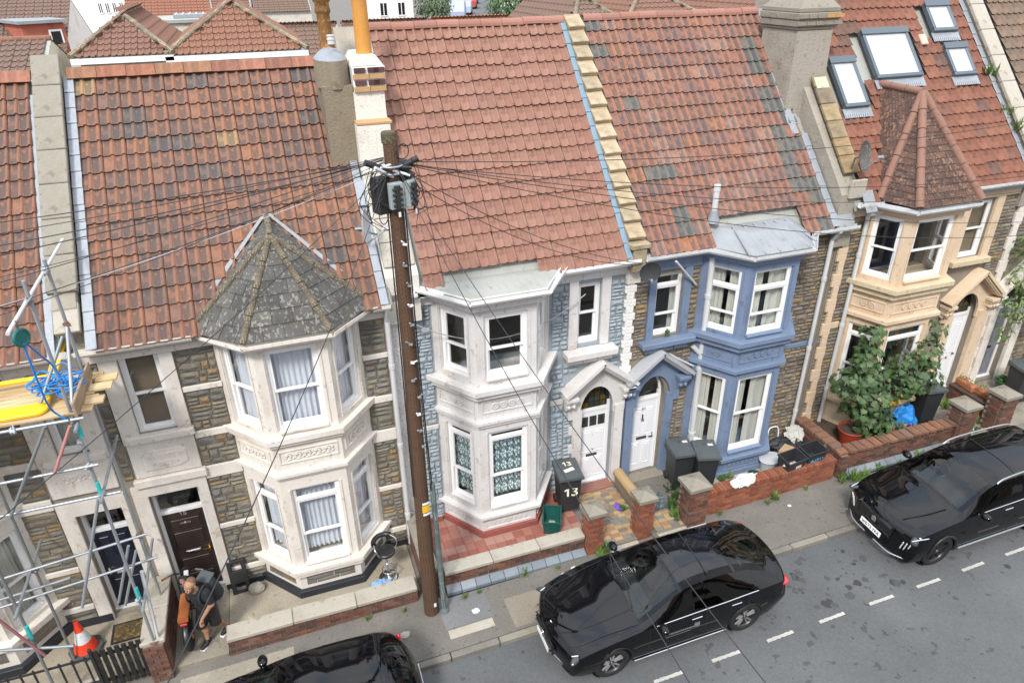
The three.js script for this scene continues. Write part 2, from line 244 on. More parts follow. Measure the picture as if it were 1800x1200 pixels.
function gutterGeo(a, b) { const d = b.clone().sub(a), g = prism(ogee.map(([x, y]) => [-x, y]), d.length()).rotateY(Math.PI / 2); g.applyMatrix4(new THREE.Matrix4().makeRotationY(Math.atan2(-d.z, d.x))); return metric(g.translate(a.x, a.y, a.z)); }
// rubble facing
const stoneGeos = [0, 1, 2, 3].map((k) => {
  const nx = 4, ny = 2, t = [], P = (i, j) => { const e = (i === 0 || i === nx || j === 0 || j === ny); return V(i / nx - 0.5, j / ny - 0.5, e ? 0.35 : 0.62 + 0.38 * vnoise(i * 1.7 + k * 9, j * 2.3 + k * 5, 64, 7)); };
  for (let i = 0; i < nx; i++) for (let j = 0; j < ny; j++) { const a = P(i, j), b = P(i + 1, j), c = P(i + 1, j + 1), d = P(i, j + 1); if ((i + j + k) & 1) t.push(a, b, c, a, c, d); else t.push(a, b, d, b, c, d); }
  const R = []; for (let i = 0; i < nx; i++) R.push(P(i, 0)); for (let j = 0; j < ny; j++) R.push(P(nx, j)); for (let i = nx; i > 0; i--) R.push(P(i, ny)); for (let j = ny; j > 0; j--) R.push(P(0, j));
  for (let i = 0; i < R.length; i++) { const a = R[i], b = R[(i + 1) % R.length], a0 = a.clone().setZ(-0.2), b0 = b.clone().setZ(-0.2); t.push(a0, b0, b, a0, b, a); }
  const g = new THREE.BufferGeometry().setFromPoints(t); g.computeVertexNormals(); const p = g.attributes.position, uv = new Float32Array(p.count * 2);
  for (let i = 0; i < p.count; i++) { uv[2 * i] = p.getX(i) * 0.35 + k * 0.43; uv[2 * i + 1] = p.getY(i) * 0.14 + p.getZ(i) * 0.05 + k * 0.29; } g.setAttribute('uv', new THREE.BufferAttribute(uv, 2)); return g;
});
function stones(wall, F, rects, mats, o = {}) {   // rects: u0,u1,y0,y1 on the plane F
  const { hMin = 0.085, hMax = 0.17, lMin = 0.16, lMax = 0.55, gap = 0.014, dep = 0.035 } = o;
  for (const [u0, u1, y0, y1] of rects) {
    let y = y0; while (y < y1 - 0.03) {
      let h = rr(hMin, hMax); if (y1 - (y + h) < hMin) h = y1 - y; h = Math.min(h, y1 - y);
      let u = u0; while (u < u1 - 0.02) {
        let l = rr(lMin, lMax); if (u1 - (u + l) < lMin) l = u1 - u; l = Math.min(l, u1 - u);
        const split = h > 0.13 && rnd() < 0.25;
        for (let s = 0; s < (split ? 2 : 1); s++) { const hh = split ? h / 2 : h, yy = y + s * hh; if (l > 0.04 && hh > 0.025) { const [x, z] = F.at(u + l / 2, 0.001); add(wall, 'stone', pick(stoneGeos), pick(mats), [x, yy + hh / 2, z], [0, F.ang, rr(-0.015, 0.015)], [l - gap, hh - gap, dep * rr(0.75, 1.25)]); } }
        u += l;
      } y += h;
    }
  }
}
// brickwork: each brick a piece
const brickGeo = [0, 1, 2].map((k) => { const g = cb(1, 1, 1, 0.03); const uv = g.attributes.uv; for (let i = 0; i < uv.count; i++) uv.setXY(i, uv.getX(i) * 0.22 + k * 0.4, uv.getY(i) * 0.07 + k * 0.7); return g; });
function bricks(wall, F, u0, u1, y0, y1, mats, depth = 0.1, n0 = 0) {   // face at n0+8mm
  const rows = Math.max(1, Math.round((y1 - y0) / 0.075)), h = (y1 - y0) / rows;
  for (let r = 0; r < rows; r++) { let u = u0 - (r & 1 ? 0.1125 : 0); while (u < u1 - 0.01) { const a = Math.max(u, u0), b = Math.min(u + 0.225, u1); if (b - a > 0.03) { const [x, z] = F.at((a + b) / 2, n0 + 0.008 - depth / 2 + rr(-0.004, 0.003)); add(wall, 'brick', pick(brickGeo), pick(mats), [x, y0 + (r + 0.5) * h, z], [0, F.ang, 0], [b - a - 0.011, h - 0.011, depth]); } u += 0.225; } }
}
// window: frame in an opening, sashes with panes, curtain behind
function foldGeo(w, h, folds, amp, sd = 0) { const nx = Math.max(8, folds * 6), g = new THREE.PlaneGeometry(w, h, nx, 4), p = g.attributes.position; for (let i = 0; i < p.count; i++) { const u = p.getX(i) / w + 0.5, v = p.getY(i) / h; const ph = u * folds * Math.PI * 2 + 2.2 * vnoise(u * 5 + sd, 1, 64, 3) * 3; p.setZ(i, amp * Math.sin(ph) * (1 - 0.3 * v) + amp * 0.6 * (vnoise(u * 17 + sd, v * 2 + 9, 64, 5) - 0.5)); } g.computeVertexNormals(); return g; }
function win(H, F, u0, u1, y0, y1, o = {}) {
  const { n = -0.1, bar = 0.5, fw = 0.055, top = 0, mat = m.white, sill = null, double = true } = o;
  const w = u1 - u0, h = y1 - y0, parts = [bx(w, fw, 0.08, w / 2, fw / 2), bx(w, fw, 0.08, w / 2, h - fw / 2), bx(fw, h - 2 * fw, 0.08, fw / 2, h / 2), bx(fw, h - 2 * fw, 0.08, w - fw / 2, h / 2)];
  let yt = h - fw;
  if (top) { parts.push(bx(w - 2 * fw, 0.06, 0.085, w / 2, h - top)); yt = h - top - 0.03; }
  const W = on(H, 'window', F, merge(parts), mat, u0, y0, n);
  const lights = []; if (top) lights.push([h - top + 0.03, h - fw, 0.008, 0.02]);
  const ym = fw + (yt - fw) * bar; if (double) { lights.push([ym - 0.015, yt, 0.01, 0.04]); lights.push([fw, ym + 0.015, -0.03, 0.045]); } else lights.push([fw, yt, 0, 0.03]);
  for (const [a, b, zz, s] of lights) {
    const wi = w - 2 * fw, hh = b - a;
    add(W, 'sash', merge([bx(wi, s, 0.035, 0, -hh / 2 + s / 2), bx(wi, s, 0.035, 0, hh / 2 - s / 2), bx(s, hh - 2 * s, 0.035, -wi / 2 + s / 2, 0), bx(s, hh - 2 * s, 0.035, wi / 2 - s / 2, 0)]), mat, [w / 2, (a + b) / 2, zz]);
    add(W, 'pane', bx(wi - 2 * s + 0.01, hh - 2 * s + 0.01, 0.006), o.leaded && a > h * 0.7 ? leadedGlass : glass, [w / 2, (a + b) / 2, zz]);
  }
  if (o.curtain) { const { mat: cm = m.net, folds = 9, amp = 0.022, gap = 0, hh = h - fw } = o.curtain; const k = gap ? 2 : 1; for (let i = 0; i < k; i++) { const cw = (w - gap - 0.02) / k; add(W, 'curtain', foldGeo(cw, hh, Math.max(2, Math.round(folds * cw)), amp, rr(0, 40)), cm, [k === 1 ? w / 2 : (i ? w - cw / 2 - 0.01 : cw / 2 + 0.01), hh / 2 + (h - fw - hh) / 2, -0.13]); } }
  if (o.blind) { const gs = []; for (let y = fw + 0.05; y < h - fw; y += 0.035) gs.push(bx(w - 0.12, 0.003, 0.03).rotateX(0.7).translate(w / 2, y, -0.1)); add(W, 'venetian_blind', merge(gs), o.blind); }
  if (sill) on(H, 'window_sill', F, cb(w + sill.e * 2, sill.h, sill.d + 0.06, 0.01, w / 2, -sill.h / 2, sill.d / 2 - 0.03), sill.mat, u0, y0 - 0.002, 0);
  return W;
}
function panelDoor(H, F, u0, u1, y0, y1, mat, o = {}) {
  const w = u1 - u0, fr = 0.06, n = o.n ?? -0.2;
  const D = on(H, 'door', F, bx(w - 2 * fr, y1 - y0 - fr, 0.05, w / 2, (y1 - y0 - fr) / 2), mat, u0, y0, n);
  const fmat = o.frame ?? m.white, H2 = (o.top ?? y1) - y0;
  add(D, 'door_frame', merge([bx(fr, H2, 0.1, fr / 2, H2 / 2), bx(fr, H2, 0.1, w - fr / 2, H2 / 2), bx(w - 2 * fr, 0.07, 0.1, w / 2, y1 - y0 - 0.025), ...(o.arch ? [] : [bx(w - 2 * fr, fr, 0.1, w / 2, H2 - fr / 2)]), bx(w, 0.05, 0.14, w / 2, -0.025, 0.02)]), fmat);
  for (const [a, b, c, d] of o.panels ?? []) {
    const pw = (b - a) * (w - 2 * fr), ph = (d - c) * (y1 - y0 - fr), px = fr + (a + b) / 2 * (w - 2 * fr), py = (c + d) / 2 * (y1 - y0 - fr);
    add(D, 'door_panel', merge([bx(pw, 0.02, 0.02, 0, ph / 2), bx(pw, 0.02, 0.02, 0, -ph / 2), bx(0.02, ph - 0.02, 0.02, -pw / 2 + 0.01, 0), bx(0.02, ph - 0.02, 0.02, pw / 2 - 0.01, 0), cb(pw - 0.07, ph - 0.07, 0.018, 0.008, 0, 0, 0)]), mat, [px, py, 0.03]);
  }
  if (o.letter !== undefined) add(D, 'letterbox', merge([cb(0.27, 0.07, 0.02, 0.005), bx(0.2, 0.03, 0.03)]), o.letterMat ?? m.chrome, [w / 2, o.letter * (y1 - y0), 0.035]);
  if (o.handle) add(D, 'handle', merge([bx(0.03, 0.16, 0.015), bx(0.12, 0.02, 0.02, o.handle > 0 ? -0.05 : 0.05, 0, 0.04), bx(0.02, 0.02, 0.04, 0, 0, 0.02)]), o.handleMat ?? m.chrome, [o.handle > 0 ? w - fr - 0.07 : fr + 0.07, 0.47 * (y1 - y0), 0.032]);
  if (o.fan) on(H, 'fanlight', F, bx(w - 2 * fr, o.top - y1 - 0.06, 0.008, w / 2, (o.top - y1) / 2), o.fan === true ? glass : o.fan, u0, y1, n);
  return D;
}
// stained glass for door arches and top lights
const leadedGlass = (() => {
  const t = tex(256, (u, v) => { const gx = (u * 6) % 1, gyy = (v * 6) % 1, r = Math.hypot(u - 0.5, v - 0.45); const line = gx < 0.08 || gyy < 0.08 || Math.abs(r - 0.2) < 0.015 || Math.abs(Math.abs(u - 0.5) + Math.abs(v - 0.45) - 0.3) < 0.015; if (line) return [0.06, 0.06, 0.06]; const k = (Math.floor(u * 6) + Math.floor(v * 6) * 3) % 5; return [[0.2, 0.22, 0.2], [0.28, 0.25, 0.16], [0.16, 0.2, 0.22], [0.24, 0.26, 0.24], [0.36, 0.28, 0.1]][k]; }, 1.2);
  return M(0xffffff, { map: t, roughness: 0.15 });
})();
// slates laid on a triangular roof face A-B (eaves) to P (apex)
function slateFace(roof, name, A, B, P, rows, w, mats, o = {}) {
  const e = B.clone().sub(A), len = e.length(), eu = e.clone().normalize(), n = e.clone().cross(P.clone().sub(A)).normalize();
  const pu = P.clone().sub(A).dot(eu), up = P.clone().sub(A).addScaledVector(eu, -pu), T = o.cut ?? 1;
  for (let r = 0; r < rows; r++) {
    const t0 = r / rows * T, t1 = Math.min(T, (r + 1.25) / rows * T), l = (t) => pu * t, rt = (t) => len + (pu - len) * t;
    let u = (r & 1 ? -w / 2 : 0) - w * Math.ceil(0); const uMin = Math.min(l(t0), l(t1)), uMax = Math.max(rt(t0), rt(t1)); u += Math.floor((uMin - u) / w) * w;
    for (; u < uMax; u += w) {
      const g = 0.006, c = (t, q) => Math.min(Math.max(q, l(t)), rt(t));
      const a0 = c(t0, u + g), b0 = c(t0, u + w - g), a1 = c(t1, u + g), b1 = c(t1, u + w - g); if (b0 - a0 < 0.02 && b1 - a1 < 0.02) continue;
      const pt = (uu, t, k) => A.clone().addScaledVector(eu, uu).addScaledVector(up, t).addScaledVector(n, k);
      const j = rr(-0.003, 0.003);
      add(roof, name, quad(pt(a0, t0, 0.034 + j), pt(b0, t0, 0.034 + j), pt(b1, t1, 0.016), pt(a1, t1, 0.016), 0.013), pick(mats));
    }
  }
}
function hipCap(roof, a, b, r, mat) { const n = Math.max(2, Math.round(a.distanceTo(b) / 0.45)); for (let i = 0; i < n; i++) { const p = a.clone().lerp(b, i / n), q = a.clone().lerp(b, (i + 0.97) / n); add(roof, 'hip_tile', rod(p, q, r * 1.06, 10, r * 0.97), mat); } }
// offset plan of a canted bay
function offPlan(p, e) {
  const L2 = []; for (let i = 0; i < 3; i++) { const a = p[i], b = p[i + 1], dx = b[0] - a[0], dz = b[1] - a[1], l = Math.hypot(dx, dz), nx = -dz / l, nz = dx / l; L2.push([a[0] + nx * e, a[1] + nz * e, dx / l, dz / l]); }
  const X = (a, b) => { const d = a[2] * b[3] - a[3] * b[2], t = ((b[0] - a[0]) * b[3] - (b[1] - a[1]) * b[2]) / d; return [a[0] + a[2] * t, a[1] + a[3] * t]; };
  const z0 = p[0][1], at = (l) => { const t = (z0 - l[1]) / l[3]; return [l[0] + l[2] * t, z0]; };
  return [at(L2[0]), X(L2[0], L2[1]), X(L2[1], L2[2]), at(L2[2])];
}
const slab = (pts, y0, y1, c = 0) => { const g = prism(pts.map(([x, z]) => [x, -z]), y1 - y0, c).rotateX(-Math.PI / 2).translate(0, y0, 0); return metric(g); };
function band(H, name, p, e, y0, y1, mat, back = 0.05, c = 0.008) { const q = offPlan(p, e), z = p[0][1] + 0.002; return add(H, name, slab([q[0], q[1], q[2], q[3], [q[3][0], z - back], [q[0][0], z - back]].filter((v, i) => back || i < 4), y0, y1, c), mat); }
// a band that follows the three faces but leaves the room behind it open
function strip(H, name, p, e, y0, y1, mat, t = 0.1) { const q = offPlan(p, e), k = offPlan(p, e - t); return add(H, name, slab([q[0], q[1], q[2], q[3], k[3], k[2], k[1], k[0]], y0, y1), mat); }
const rosette = (() => { const g = [new THREE.TorusGeometry(0.062, 0.013, 6, 16), new THREE.SphereGeometry(0.022, 8, 6).scale(1, 1, 0.7)]; for (let i = 0; i < 7; i++) { const a = i / 7 * Math.PI * 2; g.push(new THREE.SphereGeometry(0.018, 6, 4).scale(1, 0.75, 0.6).translate(0.037, 0, 0).rotateZ(a)); } return merge(g); })();
const leafScroll = (() => { const g = []; for (let i = 0; i < 7; i++) { const a = i * 1.15, r = 0.028 + i * 0.012; g.push(new THREE.SphereGeometry(0.024, 7, 5).scale(1.4, 0.8, 0.55).rotateZ(a + 1.2).translate(Math.cos(a) * r, Math.sin(a) * r * 0.8, 0)); } g.push(new THREE.TorusGeometry(0.075, 0.012, 5, 14, 4.4)); return merge(g); })();
const fleur = (() => { const g = []; for (const a of [0, 0.8, -0.8]) g.push(new THREE.SphereGeometry(0.026, 6, 5).scale(0.55, 1.4, 0.5).translate(0, 0.035, 0).rotateZ(a)); for (const a of [2.5, -2.5]) g.push(new THREE.SphereGeometry(0.022, 6, 5).scale(0.55, 1.3, 0.5).translate(0, 0.03, 0).rotateZ(a)); g.push(new THREE.SphereGeometry(0.016, 6, 5)); return merge(g); })();
function bay(H, c) {
  const { x0, x1, cant, zf, d, mat } = c, p = [[x0, zf], [x0 + cant, zf + d], [x1 - cant, zf + d], [x1, zf]];
  const wins = c.wins;   // [y0,y1,opts] lower then upper
  for (let i = 0; i < 3; i++) {
    const F = frame(p[i][0], p[i][1], p[i + 1][0], p[i + 1][1]), side = i !== 1, mg = side ? c.mSide : c.mFront;
    const holes = wins.map(([a, b]) => rectP(mg, F.len - mg, a, b).reverse());
    on(H, 'bay_wall', F, prism(rectP(0, F.len, c.y0, c.y1), 0.13, 0, holes).translate(0, 0, -0.13), mat);
    wins.forEach(([a, b, o = {}]) => {
      win(H, F, mg, F.len - mg, a, b, { ...o, n: -0.09 });
      // raised jamb mouldings on both sides of the opening
      for (const j of [bxx(mg - 0.05, mg - 0.02, a, b, 0.001, 0.018), bxx(F.len - mg + 0.02, F.len - mg + 0.05, a, b, 0.001, 0.018)]) on(H, 'window_surround', F, j, mat);
      if (!side) on(H, 'window_sill', F, cb(F.len - 2 * mg - 0.004, 0.05, 0.13, 0.008, F.len / 2, a - 0.022, -0.01), mat);
    });
    if (c.rosettes) { const n = side ? c.rosettes[0] : c.rosettes[1]; for (let k = 0; k < n; k++) on(H, 'ornament', F, c.ornament ?? rosette, c.ornMat ?? mat, F.len / 2 + (k - (n - 1) / 2) * (c.ornStep ?? 0.165), c.ornY, 0.012); on(H, 'panel_frame', F, merge([bxx(0.1, F.len - 0.1, c.ornY + 0.115, c.ornY + 0.135, 0, 0.02), bxx(0.1, F.len - 0.1, c.ornY - 0.135, c.ornY - 0.115, 0, 0.02), bxx(0.08, 0.1, c.ornY - 0.135, c.ornY + 0.135, 0, 0.02), bxx(F.len - 0.1, F.len - 0.08, c.ornY - 0.135, c.ornY + 0.135, 0, 0.02)]), mat); }
    if (c.basePanel) { const n = side ? c.basePanel[0] : c.basePanel[1]; for (let k = 0; k < n; k++) on(H, 'ornament', F, fleur, c.ornMat ?? mat, F.len / 2 + (k - (n - 1) / 2) * 0.12, c.basePanel[2], 0.01); on(H, 'panel_frame', F, merge([bxx(0.1, F.len - 0.1, c.basePanel[2] + 0.1, c.basePanel[2] + 0.12, 0, 0.02), bxx(0.1, F.len - 0.1, c.basePanel[2] - 0.12, c.basePanel[2] - 0.1, 0, 0.02)]), mat); }
  }
  return p;
}
function hood(H, F, uc, w, ySpring, yApex, archW, archY, mat, slabMat, d = 0.3, rise = 0.62) {   // gabled door hood on consoles with an arch cut in it
  const h = w / 2, a = archW / 2, arc = []; for (let i = 0; i <= 14; i++) { const t = Math.PI * i / 14; arc.push([Math.cos(t) * a, archY + Math.sin(t) * rise]); }
  const pts = [[-h + 0.12, archY - 0.12], [-a, archY - 0.12], ...arc.reverse(), [a, archY - 0.12], [h - 0.12, archY - 0.12], [h - 0.12, ySpring + 0.1], [0, yApex - 0.05], [-h + 0.12, ySpring + 0.1]];
  on(H, 'door_hood', F, prism(pts, 0.062).translate(0, 0, 0.014), mat, uc, 0, 0);
  const sl = Math.hypot(h, yApex - ySpring), an = Math.atan2(yApex - ySpring, h);
  for (const s of [-1, 1]) on(H, 'hood_slab', F, merge([bx(sl + 0.06, 0.075, d + 0.06, 0, 0.03, d / 2 + 0.032), bx(sl - 0.03, 0.05, d, 0, -0.03, d / 2 + 0.01), bx(sl - 0.12, 0.03, d - 0.04, 0, -0.07, d / 2)]).rotateZ(-s * an).translate(s * h / 2, (ySpring + yApex) / 2 + 0.06, 0), slabMat, uc, 0, 0.003);
  for (const s of [-1, 1]) on(H, 'console_bracket', F, merge([cb(0.3, 0.09, d, 0.012, 0, 0, d / 2), cb(0.25, 0.07, d * 0.85, 0.012, 0, -0.085, d * 0.42), cb(0.22, 0.12, d * 0.7, 0.02, 0, -0.18, d * 0.35), cb(0.19, 0.11, d * 0.45, 0.02, 0, -0.29, d * 0.22), new THREE.SphereGeometry(0.06, 8, 6).scale(0.8, 1, 0.7).translate(-0.06, -0.2, d * 0.68), new THREE.SphereGeometry(0.06, 8, 6).scale(0.8, 1, 0.7).translate(0.06, -0.2, d * 0.68)]), mat, uc + s * (h - 0.13), ySpring - 0.06, 0.002);
}
function archGlass(w, h, straight = 0) { const s = new THREE.Shape(); s.moveTo(-w / 2, 0); s.lineTo(w / 2, 0); s.lineTo(w / 2, straight); for (let i = 0; i <= 14; i++) { const t = Math.PI * i / 14; s.lineTo(Math.cos(t) * w / 2, straight + Math.sin(t) * (h - straight)); } return metric(new THREE.ExtrudeGeometry(s, { depth: 0.01, bevelEnabled: false })); }
function downpipe(H, name, pts, r, mat) { const P = pts.map((p) => V(...p)), g = []; for (let i = 0; i < P.length - 1; i++) { g.push(rod(P[i], P[i + 1], r, 10)); g.push(new THREE.SphereGeometry(r * 1.02, 10, 6).translate(P[i].x, P[i].y, P[i].z)); const d = P[i + 1].clone().sub(P[i]), l = d.length(); if (l > 1.2) for (let t = 0.9; t < l; t += 1.8) { const q = P[i].clone().addScaledVector(d, t / l), q2 = P[i].clone().addScaledVector(d, (t + 0.09) / l); g.push(rod(q, q2, r * 1.25, 10)); } } return add(H, name, merge(g), mat); }
function shell(H, x0, x1, zf, yTop, zr, mat, floorY = 2.9) {   // party walls, rear wall, floors: closes the rooms
  add(H, 'party_wall', bxx(x0, x0 + 0.1, -0.6, yTop, zr, zf - 0.31), m.inside); add(H, 'party_wall', bxx(x1 - 0.1, x1, -0.6, yTop, zr, zf - 0.31), m.inside);
  add(H, 'rear_wall', bxx(x0, x1, -0.6, yTop - 0.2, zr - 0.25, zr - 0.002), mat);
  add(H, 'floor', bxx(x0 + 0.102, x1 - 0.102, floorY, floorY + 0.2, zr + 0.002, zf - 0.312), m.inside); add(H, 'ceiling', bxx(x0 + 0.102, x1 - 0.102, yTop - 0.25, yTop - 0.15, zr + 0.002, zf - 0.312), m.inside);
  add(H, 'inner_wall', bxx(x0 + 0.102, x1 - 0.102, -0.6, yTop - 0.3, zf - 3.6, zf - 3.5), m.inside);
}
function roofSlab(H, x0, x1, ze, ye, zr, yr, mat) { const zb = 2 * zr - ze + 0.3, P = [[ze, ye], [zr, yr], [zb, ye], [zb, ye - 0.12], [zr, yr - 0.14], [ze, ye - 0.12]]; return add(H, 'roof', metric(prism(P.map(([z, y]) => [-z, y]), x1 - x0).rotateY(Math.PI / 2).translate(x0, 0, 0)), mat); }
// ---------- ground ----------
{
  // one sheet of land, rising behind the terrace to the far street
  const g = new THREE.PlaneGeometry(700, 700, 70, 140).rotateX(-Math.PI / 2), p = g.attributes.position;
  for (let i = 0; i < p.count; i++) { const x = p.getX(i), z = p.getZ(i); p.setY(i, -0.34 + (z < -8 ? sm(-8, -70, z) * 5.5 + Math.max(0, (-z - 60) * 0.012) : 0) + gy(Math.max(-60, Math.min(60, x))) * (z < -8 ? 0 : 1)); }
  g.computeVertexNormals(); struct('ground', metric(g), m.pave);
  const tilt = (geo) => { const q = geo.attributes.position; for (let i = 0; i < q.count; i++) q.setY(i, q.getY(i) + gy(q.getX(i))); geo.computeVertexNormals(); return geo; };
  struct('road', tilt(bxx(-60, 60, -0.3, -0.1, 3.34, 9.2)), m.asphalt);
  struct('far_pavement', tilt(bxx(-60, 60, -0.3, 0, 9.21, 11.4)), m.pave);
  const P = struct('pavement', tilt(bxx(-60, 60, -0.3, 0, -0.2, 3.2)), m.pave);
  for (let i = -14; i < 22; i++) { const x = i * 0.93 + 0.3; add(P, 'kerb_stone', pick([0, 1, 2].map((k) => m.kerb)) && kerbGeo(), [m.kerb, m.concrete, m.concretePale][Math.floor(rnd() * 2.2) % 3], [x, gy(x) - 0.14 + rr(-0.004, 0.004), 3.275], [0, 0, 0.02]); }
  // repairs and slabs let into the pavement
  const patch = (x0, x1, z0, z1, mat, name) => add(P, name, tilt(bxx(x0, x1, -0.02, 0.004, z0, z1)), mat);
  patch(1.75, 2.7, 2.0, 2.72, M(L(0.22, 0.22, 0.22), { map: tAsph }), 'tarmac_patch'); patch(1.78, 2.65, 2.75, 2.95, m.concretePale, 'paving_slab');
  const cover = patch(3.0, 4.32, 2.42, 3.14, M(L(0.33, 0.3, 0.25), { map: tPave }), 'cover_slab'); add(cover, 'lifting_slot', bx(0.13, 0.004, 0.035, 3.63, gy(3.63) + 0.006, 2.78), m.dark);
  patch(-2.95, -1.0, 2.05, 2.6, M(L(0.42, 0.39, 0.33), { map: tPave }), 'concrete_patch'); patch(15.6, 16.9, 1.95, 2.6, M(L(0.45, 0.41, 0.35), { map: tPave }), 'concrete_patch'); patch(5.5, 6.2, 1.9, 2.3, m.concretePale, 'doorstep_slab'); patch(6.7, 7.55, 1.9, 2.35, m.concretePale, 'doorstep_slab');
  // oil drips and dark stains where cars stand
  const road = scene.getObjectByName('road'), oil = M(L(0.05, 0.052, 0.056), { map: tAsph, roughness: 0.75 }), oil2 = M(L(0.085, 0.087, 0.09), { map: tAsph });
  for (let i = 0; i < 60; i++) { const near = i < 34, x = near ? rr(8.6, 10.9) : rr(-2, 18), z = near ? rr(3.5, 4.9) : rr(3.5, 7.5), r = rr(0.02, near ? 0.1 : 0.07), p = [], n = 11; for (let k = 0; k < n; k++) { const a = k / n * 6.283; p.push([Math.cos(a) * r * rr(0.5, 1.2) * 1.3, Math.sin(a) * r * rr(0.5, 1.2)]); } add(road, 'oil_stain', prism(p, 0.003).rotateX(-Math.PI / 2), i % 3 ? oil2 : oil, [x, gy(x) - 0.1, z], [0, rr(0, 6), 0.02]); }
  // broken white line along the carriageway
  for (let i = 0; i < 16; i++) { const x = 3.72 + (i - 3) * 1.175; const D = add(scene, 'road_marking', dashGeo(), m.paint, [x, gy(x + 0.3) - 0.097, 5.0], [0, rr(-0.012, 0.012), 0.02]); tag(D, 'worn white dash of the broken line along the carriageway', 'marking', 'dashes of the broken white line'); }
}
function kerbGeo() { return (kerbGeo.g ??= cb(0.915, 0.29, 0.135, 0.018)); }
function dashGeo() { if (dashGeo.g) return dashGeo.g; const s = [], n = 16, w = 0.032; for (let i = 0; i <= n; i++) s.push([i / n * 0.58, w + rr(-0.007, 0.006)]); for (let i = n; i >= 0; i--) s.push([i / n * 0.58, -w + rr(-0.006, 0.007)]); return (dashGeo.g = prism(s, 0.004).rotateX(-Math.PI / 2)); }

// ---------- terrace ----------
const ridgeMats = [[0.34, 0.14, 0.085], [0.28, 0.125, 0.085], [0.38, 0.165, 0.11], [0.32, 0.16, 0.09]].map((c) => M(L(...c), { map: tRock }));
const ridgeMatsC = [[0.3, 0.14, 0.1], [0.27, 0.13, 0.1], [0.32, 0.155, 0.12]].map((c) => M(L(...c), { map: tStain }));
const slateMats = [[0.19, 0.185, 0.178], [0.22, 0.21, 0.2], [0.165, 0.162, 0.158], [0.235, 0.225, 0.212]].map((c) => M(L(...c), { map: tLichen, bumpMap: bRough, bumpScale: 0.004 }));
const plainTile = [[0.22, 0.125, 0.095], [0.19, 0.11, 0.085], [0.25, 0.145, 0.11], [0.17, 0.1, 0.085]].map((c) => M(L(...c), { map: tLichen }));
const hipMat = M(L(0.25, 0.135, 0.1), { map: tStain }), hipSlate = M(L(0.30, 0.25, 0.185), { map: tLichen, bumpMap: bRough, bumpScale: 0.01 });
const navyDoor = M(L(0.012, 0.018, 0.035), { roughness: 0.3 }), brownDoor = M(L(0.045, 0.03, 0.026), { map: tGrain, roughness: 0.4 }), whiteDoor = M(L(0.78, 0.79, 0.82), { roughness: 0.35 }), greyDoor = M(L(0.2, 0.21, 0.24), { roughness: 0.4 });
const lace = (() => { const t = tex(256, (u, v) => { const x = (u * 5) % 1 - 0.5, y = (v * 5) % 1 - 0.5, r = Math.hypot(x, y), a = Math.atan2(y, x); const on = Math.abs(r - 0.3 - 0.08 * Math.sin(5 * a + r * 14)) < 0.07 || r < 0.09 || Math.abs(Math.sin((u + v) * 31) * 0.5) < 0.06; return on ? [0.86, 0.93, 0.94] : [0.34, 0.42, 0.44]; }, 1.1); return M(0xffffff, { map: t, roughness: 1 }); })();
const beigeBlind = M(L(0.2, 0.155, 0.09), { roughness: 0.6 });
function facade(H, x0, x1, zf, y0, y1, holes, mat) { return add(H, 'wall', prism(rectP(x0, x1, y0, y1), 0.3, 0, holes.map((h) => h.length === 4 && !Array.isArray(h[0]) ? rectP(...h).reverse() : h)).translate(0, 0, zf - 0.3), mat); }
const archHole = (x0, x1, y0, ySp, rise) => { const c = (x0 + x1) / 2, a = (x1 - x0) / 2, p = [[x0, y0], [x0, ySp]]; for (let i = 14; i >= 0; i--) { const t = Math.PI * i / 14; p.push([c + Math.cos(t) * a, ySp + Math.sin(t) * rise]); } p.push([x1, y0]); return p; };
const rectsAround = (u0, u1, bands) => bands.map(([a, b]) => [u0, u1, a, b]);

